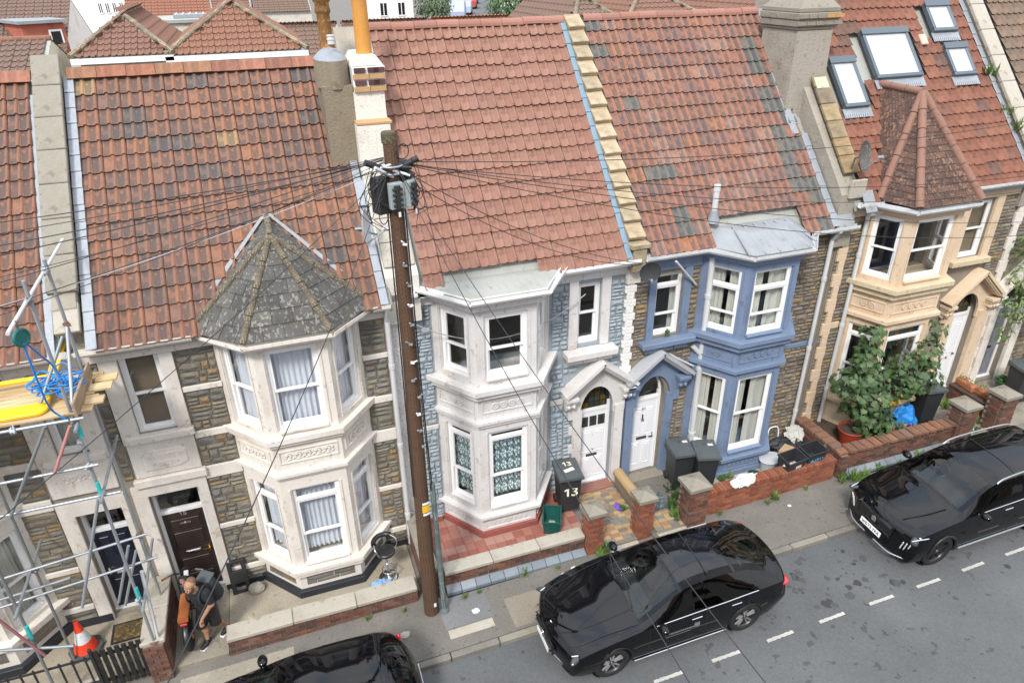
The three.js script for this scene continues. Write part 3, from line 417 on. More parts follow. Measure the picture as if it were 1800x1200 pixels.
// === house with the grey slate turret (brown door) and the scaffolded neighbour share a roof line ===
const TB = Math.atan2(9.33 - 5.78, 0.45 + 3.4), LB = Math.hypot(3.55, 3.85);
{
  const H = thing('terraced_house', 'stone terraced house with cream trim, brown door and grey slate turret over its bay', 'house'), zf = 0.2, F = frame(0, zf, 1, zf);
  const W = facade(H, -3.32, 1.62, zf, -0.4, 5.62, [[-2.82, -2.2, 3.9, 5.48], [-3.0, -2.16, -0.02, 2.6], [-1.2, 0.95, 0.5, 2.75], [-1.2, 0.95, 3.7, 5.5]], m.mortar);
  shell(H, -3.32, 1.62, zf, 5.6, -7.2, m.render);
  // bands of cream render between the rubble panels
  const bands = [[4.58, 4.68], [3.62, 3.76], [2.72, 2.98], [1.5, 1.6], [0.34, 0.46]];
  const B = (u0, u1, y0, y1, d = 0.045) => on(H, 'stone_band', F, cb(u1 - u0, y1 - y0, d, 0.008, (u0 + u1) / 2, (y0 + y1) / 2, d / 2 + 0.002), m.creamB);
  for (const [a, b] of bands) { B(-1.98, -1.34, a, b); B(1.09, 1.56, a, b); }
  B(-3.3, 1.56, 5.4, 5.62, 0.06);
  const ys = [[-0.1, 0.33], [0.47, 1.49], [1.61, 2.71], [2.99, 3.61], [3.77, 4.57], [4.69, 5.39]];
  stones(W, F, [...rectsAround(-1.97, -1.35, ys), ...rectsAround(1.1, 1.54, ys), ...rectsAround(-3.29, -3.12, ys.slice(3))], stoneMats, { lMin: 0.11, lMax: 0.4, hMin: 0.07, hMax: 0.2, dep: 0.05, gap: 0.018 });
  // window above the door, its jambs, the plaque panel and the door case
  win(H, F, -2.82, -2.2, 3.9, 5.48, { blind: beigeBlind, bar: 0.47, sill: { e: 0.24, h: 0.13, d: 0.13, mat: m.creamB } });
  for (const j of [bxx(-3.1, -2.822, 3.76, 5.4, 0.003, 0.07), bxx(-2.198, -1.99, 3.76, 5.4, 0.003, 0.07)]) on(H, 'window_surround', F, j, m.creamB);
  B(-3.08, -2.0, 3.02, 3.76, 0.055);
  const pl = on(H, 'name_plaque', F, prism([[-0.36, -0.2], [0.2, -0.2], [0.2, -0.2], [0.36, -0.13], [0.36, 0.13], [0.26, 0.2], [-0.26, 0.2], [-0.36, 0.13]], 0.022, 0.006), m.creamB, -2.54, 3.36, 0.058);
  on(H, 'stone_band', F, cb(1.2, 0.16, 0.12, 0.012, 0, 0, 0.062), m.creamB, -2.54, 2.92);
  for (const j of [bxx(-3.24, -3.002, -0.1, 2.84, 0.003, 0.06), bxx(-2.158, -1.99, -0.1, 2.84, 0.003, 0.06), bxx(-3.002, -2.158, 2.602, 2.84, 0.003, 0.06)]) on(H, 'door_surround', F, j, m.creamB);
  const D = panelDoor(H, F, -3.0, -2.16, 0, 2.02, brownDoor, { top: 2.6, fan: true, letter: 0.47, handle: 1, handleMat: m.brass, panels: [[0.1, 0.9, 0.8, 0.92], [0.1, 0.9, 0.55, 0.76], [0.1, 0.9, 0.28, 0.42], [0.1, 0.9, 0.06, 0.22]] });
  await letters(D, '15', 0.09, m.chrome, [0.35, 1.85, 0.026], 0.004); add(D, 'door_knocker', merge([bx(0.2, 0.025, 0.03), bx(0.03, 0.06, 0.02)]), m.chrome, [0.42, 1.68, 0.035]);
  await letters(pl, 'WATERTON', 0.085, m.creamB, [-0.3, 0.03, 0.022], 0.01); await letters(pl, 'HOUSE', 0.07, m.creamB, [-0.17, -0.12, 0.022], 0.01);
  // bay
  const net = { mat: m.net, folds: 11, amp: 0.025 };
  const p = bay(H, { x0: -1.35, x1: 1.1, cant: 0.63, zf, d: 0.74, y0: -0.2, y1: 5.66, mat: m.creamB, mFront: 0.17, mSide: 0.17, wins: [[0.78, 2.58, { top: 0.3, bar: 0.42, curtain: { ...net, hh: 1.46 } }], [3.88, 5.46, { bar: 0.48, curtain: net }]], rosettes: [3, 5], ornY: 3.32, ornament: leafScroll, ornStep: 0.17 });
  band(H, 'stone_band', p, 0.12, 3.66, 3.78, m.creamB); band(H, 'stone_band', p, 0.07, 3.58, 3.658, m.creamB); band(H, 'stone_band', p, 0.09, 2.92, 3.0, m.creamB); band(H, 'stone_band', p, 0.05, 2.86, 2.918, m.creamB); band(H, 'stone_band', p, 0.14, 0.6, 0.7, m.creamB); band(H, 'stone_band', p, 0.1, 0.5, 0.598, m.creamB);
  band(H, 'plinth', p, 0.09, -0.3, 0.12, m.plinthBlack); for (const j of [bxx(-2.15, -1.44, -0.3, 0.08, zf + 0.045, zf + 0.075), bxx(1.19, 1.6, -0.3, 0.08, zf + 0.045, zf + 0.075)]) add(H, 'plinth', j, m.plinthBlack);
  for (let i = 0; i < 3; i++) { const G = frame(p[i][0], p[i][1], p[i + 1][0], p[i + 1][1]); stones(W, G, [[0.12, G.len - 0.12, 0.2, 0.42]], stoneMats, { hMin: 0.07, hMax: 0.11, dep: 0.025 }); }
  band(H, 'bay_cornice', p, 0.1, 5.6, 5.72, m.creamB, 0.3);
  // turret roof
  const e = offPlan(p, 0.2), E = e.map(([x, z]) => V(x, 5.74, z)), ap = V(-0.125, 7.1, 0.1), back = V(-0.125, 7.1, -0.98);
  const T = add(H, 'turret_roof', (() => { const z0 = -0.9, t = []; const q = [V(E[0].x - 0.02, 5.74, 0.35), E[1], E[2], V(E[3].x + 0.02, 5.74, 0.35)]; const f = (...v) => t.push(...v.map((x) => x.clone())); f(q[0], q[1], ap); f(q[1], q[2], ap); f(q[2], q[3], ap); f(q[0], ap, back); f(q[3], back, ap); f(q[1], q[0], q[3]); f(q[1], q[3], q[2]); const g = new THREE.BufferGeometry().setFromPoints(t); g.computeVertexNormals(); return metric(g); })(), m.felt);
  const q0 = V(E[0].x - 0.02, 5.74, 0.35), q3 = V(E[3].x + 0.02, 5.74, 0.35);
  slateFace(T, 'slate', q0, E[1], ap, 7, 0.33, slateMats); slateFace(T, 'slate', E[1], E[2], ap, 7, 0.33, slateMats); slateFace(T, 'slate', E[2], q3, ap, 7, 0.33, slateMats);
  slateFace(T, 'slate', back, q0, ap, 6, 0.33, slateMats); slateFace(T, 'slate', q3, back, ap, 6, 0.33, slateMats);
  for (const [a, b] of [[q0, ap], [E[1], ap], [E[2], ap], [q3, ap], [ap.clone(), back]]) hipCap(T, a.clone().add(V(0, 0.02, 0)), b.clone().add(V(0, 0.03, 0)), 0.055, hipSlate);
  for (const s of [q0, q3]) add(T, 'lead_flashing', quad(s.clone().add(V(s === q0 ? -0.1 : -0.02, 0.11, 0.04)), s.clone().add(V(s === q0 ? 0.02 : 0.1, 0.11, 0.04)), back.clone().add(V(s === q0 ? 0 : 0.06, 0.09, 0.06)), back.clone().add(V(s === q0 ? -0.06 : 0, 0.09, 0.06)), 0.012), m.leadPale);
  add(H, 'gutter', merge([gutterGeo(V(-3.3, 5.72, 0.5), V(-1.6, 5.72, 0.5)), gutterGeo(V(E[0].x + 0.05, 5.67, 0.36), E[1].clone().setY(5.67)), gutterGeo(E[1].clone().setY(5.67), E[2].clone().setY(5.67)), gutterGeo(E[2].clone().setY(5.67), V(E[3].x - 0.05, 5.67, 0.36)), gutterGeo(V(1.35, 5.72, 0.5), V(1.66, 5.72, 0.5))]), m.creamB);
  downpipe(H, 'downpipe', [[1.6, 5.7, 0.5], [1.6, 5.35, 0.3], [1.6, 0, 0.3]], 0.05, m.plastic);
  // main roof
  const R = roofSlab(H, -3.12, 1.7, 0.45, 5.72, -3.4, 9.27, m.felt);
  tileRoof(R, -2.98, 1.5, 0.5, 5.74, TB, LB, tilesB, { skip: (x, v) => v < 1.5 && Math.abs(x + 0.125) < 1.15 * (1 - v / 1.75) - 0.1, pick: (x, v, r) => (r === 15 && x < -1 && rnd() < 0.3 ? tilesB[6].m : x > 0.6 && v > 3.4 && rnd() < 0.45 ? tilesB[5].m : null) });
  ridgeRow(R, -3.05, 1.3, 9.36, -3.4, ridgeMats, ridgeAng);
  const pv = (v, n) => [5.74 + v * Math.sin(TB) + n * Math.cos(TB), 0.5 - v * Math.cos(TB) + n * Math.sin(TB)];
  for (let i = 0; i < 16; i++) for (const [x, w] of [[-3.03, 0.16], [1.56, 0.14]]) { const [y, z] = pv(i * 0.325 + 0.16, 0.075); add(R, 'lead_flashing', cb(w, 0.335, 0.012, 0.004), m.lead, [x, y, z], [TB - 0.05 - Math.PI / 2, 0, rr(-0.02, 0.02)]); }
  rebase(H, [-0.85, 0, 0.2]);
}
async function letters(parent, txt, size, mat, pos, depth) {
  const { FontLoader } = await import('three/addons/loaders/FontLoader.js'), { TextGeometry } = await import('three/addons/geometries/TextGeometry.js');
  letters.f ??= await new FontLoader().loadAsync('fonts/droid/droid_sans_bold.typeface.json');
  return add(parent, 'lettering', metric(new TextGeometry(txt, { font: letters.f, size, depth, curveSegments: 3 })), mat, pos);
}
// === scaffolded house, navy door ===
{
  const H = thing('terraced_house', 'cream trimmed stone terraced house with a navy door behind the scaffold', 'house'), zf = 0.2, F = frame(0, zf, 1, zf);
  const W = facade(H, -8.4, -3.34, zf, -0.4, 5.62, [[-4.12, -3.62, 3.75, 5.4], [-4.2, -3.46, -0.02, 2.5], [-7.2, -5.2, 0.5, 2.7], [-7.2, -5.2, 3.7, 5.4]], m.mortar);
  shell(H, -8.4, -3.34, zf, 5.6, -7.2, m.render);
  const B = (u0, u1, y0, y1, d = 0.045) => on(H, 'stone_band', F, cb(u1 - u0, y1 - y0, d, 0.008, (u0 + u1) / 2, (y0 + y1) / 2, d / 2 + 0.002), m.creamB);
  for (const [a, b] of [[4.58, 4.68], [3.62, 3.76], [2.72, 2.95], [1.25, 1.36], [0.3, 0.42]]) B(-5.04, -4.46, a, b);
  B(-8.4, -3.36, 5.38, 5.62, 0.06);
  const ys = [[-0.1, 0.29], [0.43, 1.24], [1.37, 2.71], [2.96, 3.61], [3.77, 4.57], [4.69, 5.37]];
  stones(W, F, [...rectsAround(-5.0, -4.47, ys)], stoneMats, {});
  win(H, F, -4.12, -3.62, 3.75, 5.4, { curtain: { mat: m.curtain, folds: 8 }, sill: { e: 0.22, h: 0.13, d: 0.13, mat: m.creamB } });
  for (const j of [bxx(-4.44, -4.122, 3.62, 5.38, 0.003, 0.07), bxx(-3.618, -3.36, 3.62, 5.38, 0.003, 0.07)]) on(H, 'window_surround', F, j, m.creamB);
  B(-4.42, -3.38, 2.94, 3.6, 0.055); for (let i = 0; i < 3; i++) on(H, 'ornament', F, leafScroll, m.creamB, -4.1 + i * 0.18, 3.3, 0.06);
  for (const j of [bxx(-4.44, -4.202, -0.1, 2.8, 0.003, 0.06), bxx(-3.458, -3.36, -0.1, 2.8, 0.003, 0.06), bxx(-4.202, -3.458, 2.502, 2.8, 0.003, 0.06)]) on(H, 'door_surround', F, j, m.creamB);
  panelDoor(H, F, -4.2, -3.46, 0.02, 1.96, navyDoor, { top: 2.5, fan: true, letter: 0.44, handle: -1, panels: [[0.08, 0.46, 0.68, 0.94], [0.54, 0.92, 0.68, 0.94], [0.08, 0.46, 0.08, 0.38], [0.54, 0.92, 0.08, 0.38]] });
  const p = bay(H, { x0: -7.42, x1: -4.97, cant: 0.63, zf, d: 0.74, y0: -0.2, y1: 5.66, mat: m.creamB, mFront: 0.17, mSide: 0.17, wins: [[0.78, 2.58, { bar: 0.45, curtain: { mat: m.curtain, folds: 9 } }], [3.88, 5.4, { curtain: { mat: m.curtain, folds: 9 } }]], rosettes: [3, 5], ornY: 3.32, ornament: leafScroll, ornStep: 0.17 });
  band(H, 'stone_band', p, 0.12, 3.66, 3.78, m.creamB); band(H, 'stone_band', p, 0.09, 2.9, 3.0, m.creamB); band(H, 'stone_band', p, 0.14, 0.58, 0.7, m.creamB); band(H, 'plinth', p, 0.1, -0.3, 0.1, m.plinthBlack); add(H, 'plinth', merge([bxx(-4.86, -4.22, -0.3, 0.1, zf + 0.05, zf + 0.08)]), m.plinthBlack);
  for (let i = 0; i < 3; i++) { const G = frame(p[i][0], p[i][1], p[i + 1][0], p[i + 1][1]); stones(W, G, [[0.14, G.len - 0.14, 0.2, 0.44]], stoneMats, { hMin: 0.2, hMax: 0.24, lMin: 0.4, lMax: 0.8, dep: 0.02 }); }
  band(H, 'bay_roof', p, 0.12, 5.6, 5.8, m.lead, 0.3);
  add(H, 'gutter', gutterGeo(V(-8.4, 5.72, 0.5), V(-3.4, 5.72, 0.5)), m.plastic);
  const R = roofSlab(H, -8.4, -3.5, 0.45, 5.72, -3.4, 9.27, m.felt);
  tileRoof(R, -8.3, -3.65, 0.5, 5.74, TB, LB, tilesB); ridgeRow(R, -8.3, -3.6, 9.36, -3.4, ridgeMats, ridgeAng);
  // party parapet with its concrete coping slabs
  const P = add(H, 'parapet', metric(prism([[-0.12, 5.3], [-0.12, 6.35], [0.2, 6.62], [3.4, 9.62], [6.4, 6.6], [6.4, 5.3]], 0.34).rotateY(Math.PI / 2).translate(-3.5, 0, 0)), m.render);
  for (let i = 0; i < 7; i++) { const t = i * 0.66 + 0.35, y = 6.42 + t * Math.sin(TB) + 0.1, z = -0.06 - t * Math.cos(TB); add(P, 'coping_stone', cb(0.44, 0.65, 0.1, 0.012), m.concrete, [-3.33, y, z], [TB - Math.PI / 2, 0, rr(-0.01, 0.01)]); }
  add(P, 'coping_stone', cb(0.36, 0.5, 0.1, 0.012), m.concretePale, [-3.32, 6.2, 0.18], [TB - Math.PI / 2, 0, 0]); for (let i = 0; i < 15; i++) { const t = i * 0.33; add(P, 'lead_flashing', cb(0.12, 0.34, 0.012, 0.004), m.lead, [-3.6, 5.84 + t * Math.sin(TB), 0.44 - t * Math.cos(TB)], [TB - Math.PI / 2, 0, 0]); }
  rebase(H, [-5.9, 0, 0.2]);
}
// === pale grey and blue house, number 13 ===
const TC = Math.atan2(9.88 - 5.8, 0.25 + 3.4), LC = Math.hypot(4.08, 3.65);
const hoodParts = (H, F, uc, ySp, yAp, archW, archY, mat, slabMat, gl, gw, gy0, gh) => { hood(H, F, uc, 1.62, ySp, yAp, archW, archY, mat, slabMat); };
{
  const H = thing('terraced_house', 'terraced house with blue painted stone, pale grey bay and a white arched door', 'house'), zf = 0, F = frame(0, zf, 1, zf);
  const W = facade(H, 1.64, 6.72, zf, -0.4, 5.7, [[5.5, 6.02, 3.95, 5.32], archHole(5.68, 6.46, 0.02, 2.25, 0.62), [2.62, 4.72, 0.5, 2.8], [2.62, 4.72, 3.9, 5.45]], m.blueCm);
  shell(H, 1.64, 6.72, zf, 5.65, -7.2, m.render);
  stones(W, F, [[2.08, 2.44, 0.25, 2.6], [2.08, 2.44, 2.72, 5.4], [4.94, 5.3, 3.9, 5.36], [4.94, 5.24, 0.2, 2.55], [4.94, 5.26, 2.72, 3.1], [4.94, 5.2, 3.1, 3.55], [6.24, 6.54, 3.95, 5.3], [5.2, 5.55, 3.3, 3.56], [5.24, 5.44, 0.2, 2.3], [6.3, 6.54, 3.3, 3.95]], stoneMatsC, { lMin: 0.09, lMax: 0.26, gap: 0.014, dep: 0.06, hMin: 0.06, hMax: 0.17 });
  add(H, 'render_strip', bxx(1.66, 2.02, -0.2, 5.6, 0.003, 0.09), m.whiteRough);
  const B = (u0, u1, y0, y1, d = 0.045, mat = m.greyC) => on(H, 'stone_band', F, cb(u1 - u0, y1 - y0, d, 0.008, (u0 + u1) / 2, (y0 + y1) / 2, d / 2 + 0.002), mat);
  B(2.04, 6.7, 5.42, 5.7, 0.06); B(2.06, 2.46, 2.61, 2.71); B(4.92, 5.22, 2.57, 2.7);
  win(H, F, 5.5, 6.02, 3.95, 5.32, { bar: 0.5, fw: 0.06 });
  for (const j of [bxx(5.3, 5.498, 3.9, 5.42, 0.003, 0.06), bxx(6.022, 6.22, 3.9, 5.42, 0.003, 0.06)]) on(H, 'window_surround', F, j, m.greyC);
  on(H, 'window_sill', F, cb(1.16, 0.16, 0.3, 0.02, 0, 0, 0.152), m.greyC, 5.78, 3.8); on(H, 'window_sill', F, merge([0, 1, 2].map((i) => cb(0.33, 0.14, 0.16, 0.008, -0.34 + i * 0.34, 0, 0.082))), m.greyC, 5.78, 3.64);
  // toothed white quoin between this house and the next
  for (let i = 0; i < 17; i++) add(H, 'quoin_stone', cb(i & 1 ? 0.26 : 0.17, 0.158, 0.07, 0.008), m.whiteRough, [6.68, 2.98 + i * 0.16, 0.037]);
  const p = bay(H, { x0: 2.48, x1: 4.88, cant: 0.6, zf, d: 0.86, y0: 0.05, y1: 5.75, mat: m.greyC, mFront: 0.18, mSide: 0.2, wins: [[0.96, 2.84, { top: 0.2, leaded: 1, bar: 0.42, fw: 0.07, curtain: { mat: lace, folds: 7, amp: 0.02, hh: 1.6 } }], [4.08, 5.4, { bar: 0.44, fw: 0.07 }]], rosettes: [2, 4], ornY: 3.45, ornStep: 0.17, basePanel: [4, 7, 0.5] });
  band(H, 'stone_band', p, 0.17, 3.8, 3.92, m.greyC); band(H, 'stone_band', p, 0.1, 3.68, 3.798, m.greyC); band(H, 'stone_band', p, 0.09, 3.08, 3.16, m.greyC); band(H, 'stone_band', p, 0.05, 3.0, 3.078, m.greyC); band(H, 'stone_band', p, 0.12, 0.72, 0.8, m.greyC); band(H, 'stone_band', p, 0.05, 0.66, 0.718, m.greyC);
  const redPlinth = M(L(0.3, 0.085, 0.07), { map: tStain }); band(H, 'plinth', p, 0.06, 0.05, 0.33, redPlinth); add(H, 'plinth', bxx(2.04, 2.4, 0.05, 0.3, 0.05, 0.08), redPlinth);
  band(H, 'bay_cornice', p, 0.12, 5.56, 5.68, m.greyC, 0.3);
  const Rf = band(H, 'bay_roof', p, 0.24, 5.8, 5.86, m.felt, 0.32); const e = offPlan(p, 0.26).map(([x, z]) => V(x, 5.82, z));
  add(H, 'gutter', merge([gutterGeo(V(2.05, 5.76, 0.3), e[0].clone().setZ(0.28)), gutterGeo(e[0].clone().setZ(0.1), e[1]), gutterGeo(e[1], e[2]), gutterGeo(e[2], e[3].clone().setZ(0.1)), gutterGeo(V(5.0, 5.78, 0.3), V(6.7, 5.78, 0.3))]), m.white);
  add(H, 'fascia', merge([bxx(2.05, 6.7, 5.64, 5.76, 0.07, 0.2)]), m.white);
  // door and hood
  const D = panelDoor(H, F, 5.68, 6.46, 0.12, 2.14, whiteDoor, { arch: 1, top: 2.3, letter: 0.36, letterMat: m.dark, panels: [[0.08, 0.48, 0.42, 0.72], [0.52, 0.92, 0.42, 0.72], [0.08, 0.48, 0.06, 0.33], [0.52, 0.92, 0.06, 0.33]] });
  for (let i = 0; i < 3; i++) add(D, 'pane', merge([bx(0.17, 0.26, 0.012)]), leadedGlass, [0.18 + i * 0.21, 1.68, 0.032]); add(D, 'knob', merge([new THREE.SphereGeometry(0.03, 10, 8), cyl(0.012, 0.012, 0.05, 8).rotateX(Math.PI / 2)]), m.chrome, [0.4, 0.92, 0.06]); add(D, 'spyhole', new THREE.SphereGeometry(0.012, 8, 6), m.brass, [0.4, 1.28, 0.03]);
  on(H, 'fanlight', F, archGlass(0.78, 0.7, 0.1), leadedGlass, 6.07, 2.17, -0.19);
  hood(H, F, 6.03, 1.62, 2.82, 3.46, 0.8, 2.24, m.greyC, m.greyC);
  for (const j of [bxx(5.46, 5.678, 0.0, 2.3, 0.003, 0.07), bxx(6.462, 6.68, 0.0, 2.3, 0.003, 0.12)]) on(H, 'door_surround', F, j, m.greyC);
  // toothed ends of the door case
  for (let i = 0; i < 4; i++) on(H, 'quoin_stone', F, cb(0.1, 0.24, 0.05, 0.006, 0, 0, 0.027), m.greyC, 5.42, 0.3 + i * 0.5);
  const R = roofSlab(H, 1.75, 6.62, 0.2, 5.78, -3.4, 9.86, m.felt);
  tileRoof(R, 2.34, 6.42, 0.26, 5.82, TC, LC, tilesC, { skip: (x, v) => v < -0.01 && x > 2.7 && x < 4.7 }); ridgeRow(R, 2.34, 6.5, 9.88, -3.4, ridgeMatsC);
  const pv = (v, n) => [5.82 + v * Math.sin(TC) + n * Math.cos(TC), 0.26 - v * Math.cos(TC) + n * Math.sin(TC)];
  for (let i = 0; i < 17; i++) { const [y, z] = pv(i * 0.325 + 0.16, 0.07); add(R, 'lead_flashing', cb(0.12, 0.335, 0.012, 0.004), m.leadBlue, [6.46, y, z], [TC - 0.05 - Math.PI / 2, 0, rr(-0.02, 0.02)]); if (i > 8) add(R, 'lead_flashing', cb(0.1, 0.335, 0.012, 0.004), m.lead, [2.3, y, z], [TC - 0.05 - Math.PI / 2, 0, 0]); }
  // sandstone coping of lapped slabs on the parapet beyond
  const sand = [[0.50, 0.40, 0.26], [0.44, 0.36, 0.24], [0.54, 0.44, 0.30]].map((c) => M(L(...c), { map: tRock, bumpMap: bRough, bumpScale: 0.004 }));
  const P = add(H, 'parapet', metric(prism([[-0.1, 5.2], [-0.1, 6.02], [0.0, 6.12], [3.4, 9.97], [3.75, 9.97], [3.75, 5.2]], 0.3).rotateY(Math.PI / 2).translate(6.56, 0, 0)), m.parge);
  for (let i = 0; i < 14; i++) { const t = i * 0.372 + 0.16, y = 6.1 + t * Math.sin(TC) + 0.06, z = 0 - t * Math.cos(TC) + 0.06; add(P, 'coping_stone', cb(0.37, 0.4, 0.1, 0.012), pick(sand), [6.71, y, z], [TC - 0.27 - Math.PI / 2, rr(-0.03, 0.03), rr(-0.03, 0.03)]); }
  add(P, 'kneeler_stone', merge([cb(0.42, 0.1, 0.34, 0.012, 6.71, 6.06, 0.14), cb(0.3, 0.5, 0.22, 0.02, 6.71, 5.76, 0.17)]), sand[1]);
  rebase(H, [4.1, 0, 0]);
}
// === blue trimmed stone house ===
{
  const H = thing('terraced_house', 'brown stone terraced house with blue painted bay, lead bay roof and white panelled door', 'house'), zf = 0, F = frame(0, zf, 1, zf);
  const W = facade(H, 6.74, 11.86, zf, -0.4, 5.75, [[7.28, 7.94, 3.8, 5.25], archHole(6.96, 7.78, 0.0, 2.2, 0.64), [8.5, 10.6, 0.5, 2.8], [8.5, 10.6, 3.8, 5.45]], m.mortarD);
  shell(H, 6.74, 11.86, zf, 5.65, -7.2, m.render);
  stones(W, F, [[6.83, 7.12, 3.55, 5.3], [8.12, 8.34, 0.2, 5.35], [8.0, 8.12, 0.1, 2.4], [7.3, 8.12, 3.42, 3.5], [10.78, 11.78, 0.1, 2.78], [10.78, 11.78, 2.92, 5.6], [6.8, 7.2, 3.3, 3.55], [7.95, 8.12, 2.5, 3.42]], stoneMatsD, { hMin: 0.06, hMax: 0.15, lMin: 0.1, lMax: 0.4, gap: 0.017, dep: 0.05 });
  const B = (u0, u1, y0, y1, d = 0.045, mat = m.blueD) => on(H, 'stone_band', F, cb(u1 - u0, y1 - y0, d, 0.008, (u0 + u1) / 2, (y0 + y1) / 2, d / 2 + 0.002), mat);
  B(6.85, 8.34, 5.36, 5.72, 0.06); B(10.76, 11.0, 5.5, 5.72, 0.05); B(10.78, 11.8, 2.79, 2.91);
  win(H, F, 7.28, 7.94, 3.8, 5.25, { top: 0.28, bar: 0.4, curtain: { mat: m.curtain, folds: 3, amp: 0.03, gap: 0.35 } });
  for (const j of [bxx(7.12, 7.278, 3.72, 5.36, 0.003, 0.07), bxx(7.942, 8.12, 3.72, 5.36, 0.003, 0.07)]) on(H, 'window_surround', F, j, m.blueD);
  on(H, 'window_sill', F, cb(1.3, 0.13, 0.26, 0.016, 0, 0, 0.132), m.blueD, 7.62, 3.7); on(H, 'window_sill', F, merge([0, 1, 2].map((i) => cb(0.34, 0.15, 0.14, 0.008, -0.36 + i * 0.36, 0, 0.072))), m.blueD, 7.62, 3.555);
  const cur = { mat: m.curtain, folds: 5, amp: 0.035, gap: 0.12 };
  const p = bay(H, { x0: 8.36, x1: 10.74, cant: 0.58, zf, d: 0.86, y0: 0, y1: 5.75, mat: m.blueD, mFront: 0.15, mSide: 0.16, wins: [[0.84, 2.84, { bar: 0.5, curtain: cur }], [3.92, 5.4, { top: 0.42, bar: 0.4, curtain: cur }]], rosettes: [2, 4], ornY: 3.38, ornStep: 0.17, basePanel: [3, 7, 0.42] });
  band(H, 'stone_band', p, 0.17, 3.72, 3.84, m.blueD); band(H, 'stone_band', p, 0.1, 3.58, 3.718, m.blueD); band(H, 'stone_band', p, 0.09, 3.02, 3.12, m.blueD); band(H, 'stone_band', p, 0.12, 0.62, 0.72, m.blueD); band(H, 'stone_band', p, 0.05, 0.0, 0.26, m.blueD);
  band(H, 'bay_cornice', p, 0.08, 5.56, 5.7, m.blueD, 0.3);
  // lead roof over the bay with raised seams
  const e = offPlan(p, 0.2), hi = offPlan(p, -0.25), z0 = 0.0;
  const LR = add(H, 'bay_roof', (() => { const t = [], E = e.map(([x, z]) => V(x, 5.84, z)), K = hi.map(([x, z]) => V(x, 6.1, Math.min(z, 0.45))); const f = (...v) => t.push(...v.map((x) => x.clone())); K[0].set(hi[0][0], 6.12, -0.05); K[3].set(hi[3][0], 6.12, -0.05); for (let i = 0; i < 3; i++) { f(E[i], E[i + 1], K[i + 1]); f(E[i], K[i + 1], K[i]); } f(K[0], K[1], K[2]); f(K[0], K[2], K[3]); const g = new THREE.BufferGeometry().setFromPoints(t); g.computeVertexNormals(); return metric(g); })(), m.leadPale);
  for (let i = 0; i < 6; i++) { const t = i / 5, a = V(mix(e[1][0] - 0.1, e[2][0] + 0.25, t), 5.85, e[1][1] - (t > 0.95 ? 0.25 : 0.02)), b = V(mix(hi[1][0] - 0.15, hi[2][0] + 0.2, t), 6.14, 0.1); add(LR, 'seam', rod(a, b, 0.025, 7), m.leadPale); }
  add(H, 'gutter', merge([gutterGeo(V(6.85, 5.78, 0.3), V(8.3, 5.78, 0.3)), gutterGeo(V(e[0][0], 5.78, 0.1), V(e[1][0], 5.78, e[1][1])), gutterGeo(V(e[1][0], 5.78, e[1][1]), V(e[2][0], 5.78, e[2][1])), gutterGeo(V(e[2][0], 5.78, e[2][1]), V(e[3][0], 5.78, 0.25)), gutterGeo(V(10.85, 5.8, 0.3), V(12.1, 5.8, 0.3))]), m.plastic);
  downpipe(H, 'downpipe', [[11.62, 5.74, 0.3], [11.62, 5.5, 0.12], [11.6, 0.2, 0.12]], 0.05, m.plastic);
  const sp = downpipe(H, 'soil_pipe', [[8.5, 5.75, 0.28], [8.5, 5.6, 0.16], [8.56, 0.2, 0.16]], 0.07, m.plastic); downpipe(H, 'waste_pipe', [[8.52, 3.2, 0.16], [8.3, 3.45, 0.12]], 0.055, m.plastic); downpipe(H, 'waste_pipe', [[8.2, 4.95, 0.1], [7.5, 5.66, 0.34]], 0.025, m.plastic); downpipe(H, 'waste_pipe', [[8.4, 2.9, 0.1], [7.72, 3.35, 0.1]], 0.025, m.plastic);
  const D = panelDoor(H, F, 6.96, 7.78, 0.04, 2.12, whiteDoor, { arch: 1, top: 2.25, letter: 0.46, letterMat: m.dark, handle: 1, panels: [[0.12, 0.42, 0.52, 0.88], [0.56, 0.86, 0.52, 0.88], [0.12, 0.42, 0.1, 0.4], [0.56, 0.86, 0.1, 0.4]] });
  await letters(D, '11', 0.08, m.dark, [0.36, 1.72, 0.026], 0.006); add(D, 'door_knocker', merge([bx(0.025, 0.15, 0.025), new THREE.TorusGeometry(0.03, 0.008, 6, 12).translate(0, -0.08, 0.01)]), m.dark, [0.4, 1.55, 0.035]);
  on(H, 'fanlight', F, archGlass(0.76, 0.66, 0.08), glass, 7.37, 2.16, -0.19);
  add(H, 'fanlight_frame', (() => { const o = [], i = []; for (let k = 0; k <= 14; k++) { const t = Math.PI * k / 14; o.push([Math.cos(t) * 0.41, 0.06 + Math.sin(t) * 0.64]); i.push([Math.cos(t) * 0.36, 0.06 + Math.sin(t) * 0.59]); } return prism([[0.41, 0], ...o, [-0.41, 0], [-0.36, 0], ...i.reverse(), [0.36, 0]], 0.06); })(), m.white, [7.37, 2.14, -0.22]);
  hood(H, F, 7.46, 1.56, 2.8, 3.42, 0.84, 2.2, m.blueD, M(L(0.40, 0.42, 0.45), { map: tStain }));
  for (const j of [bxx(6.75, 6.958, 0.0, 2.3, 0.003, 0.1), bxx(7.782, 7.98, 0.0, 2.3, 0.003, 0.08)]) on(H, 'door_surround', F, j, m.blueD);
  const R = roofSlab(H, 6.88, 11.7, 0.2, 5.8, -3.4, 9.86, m.felt);
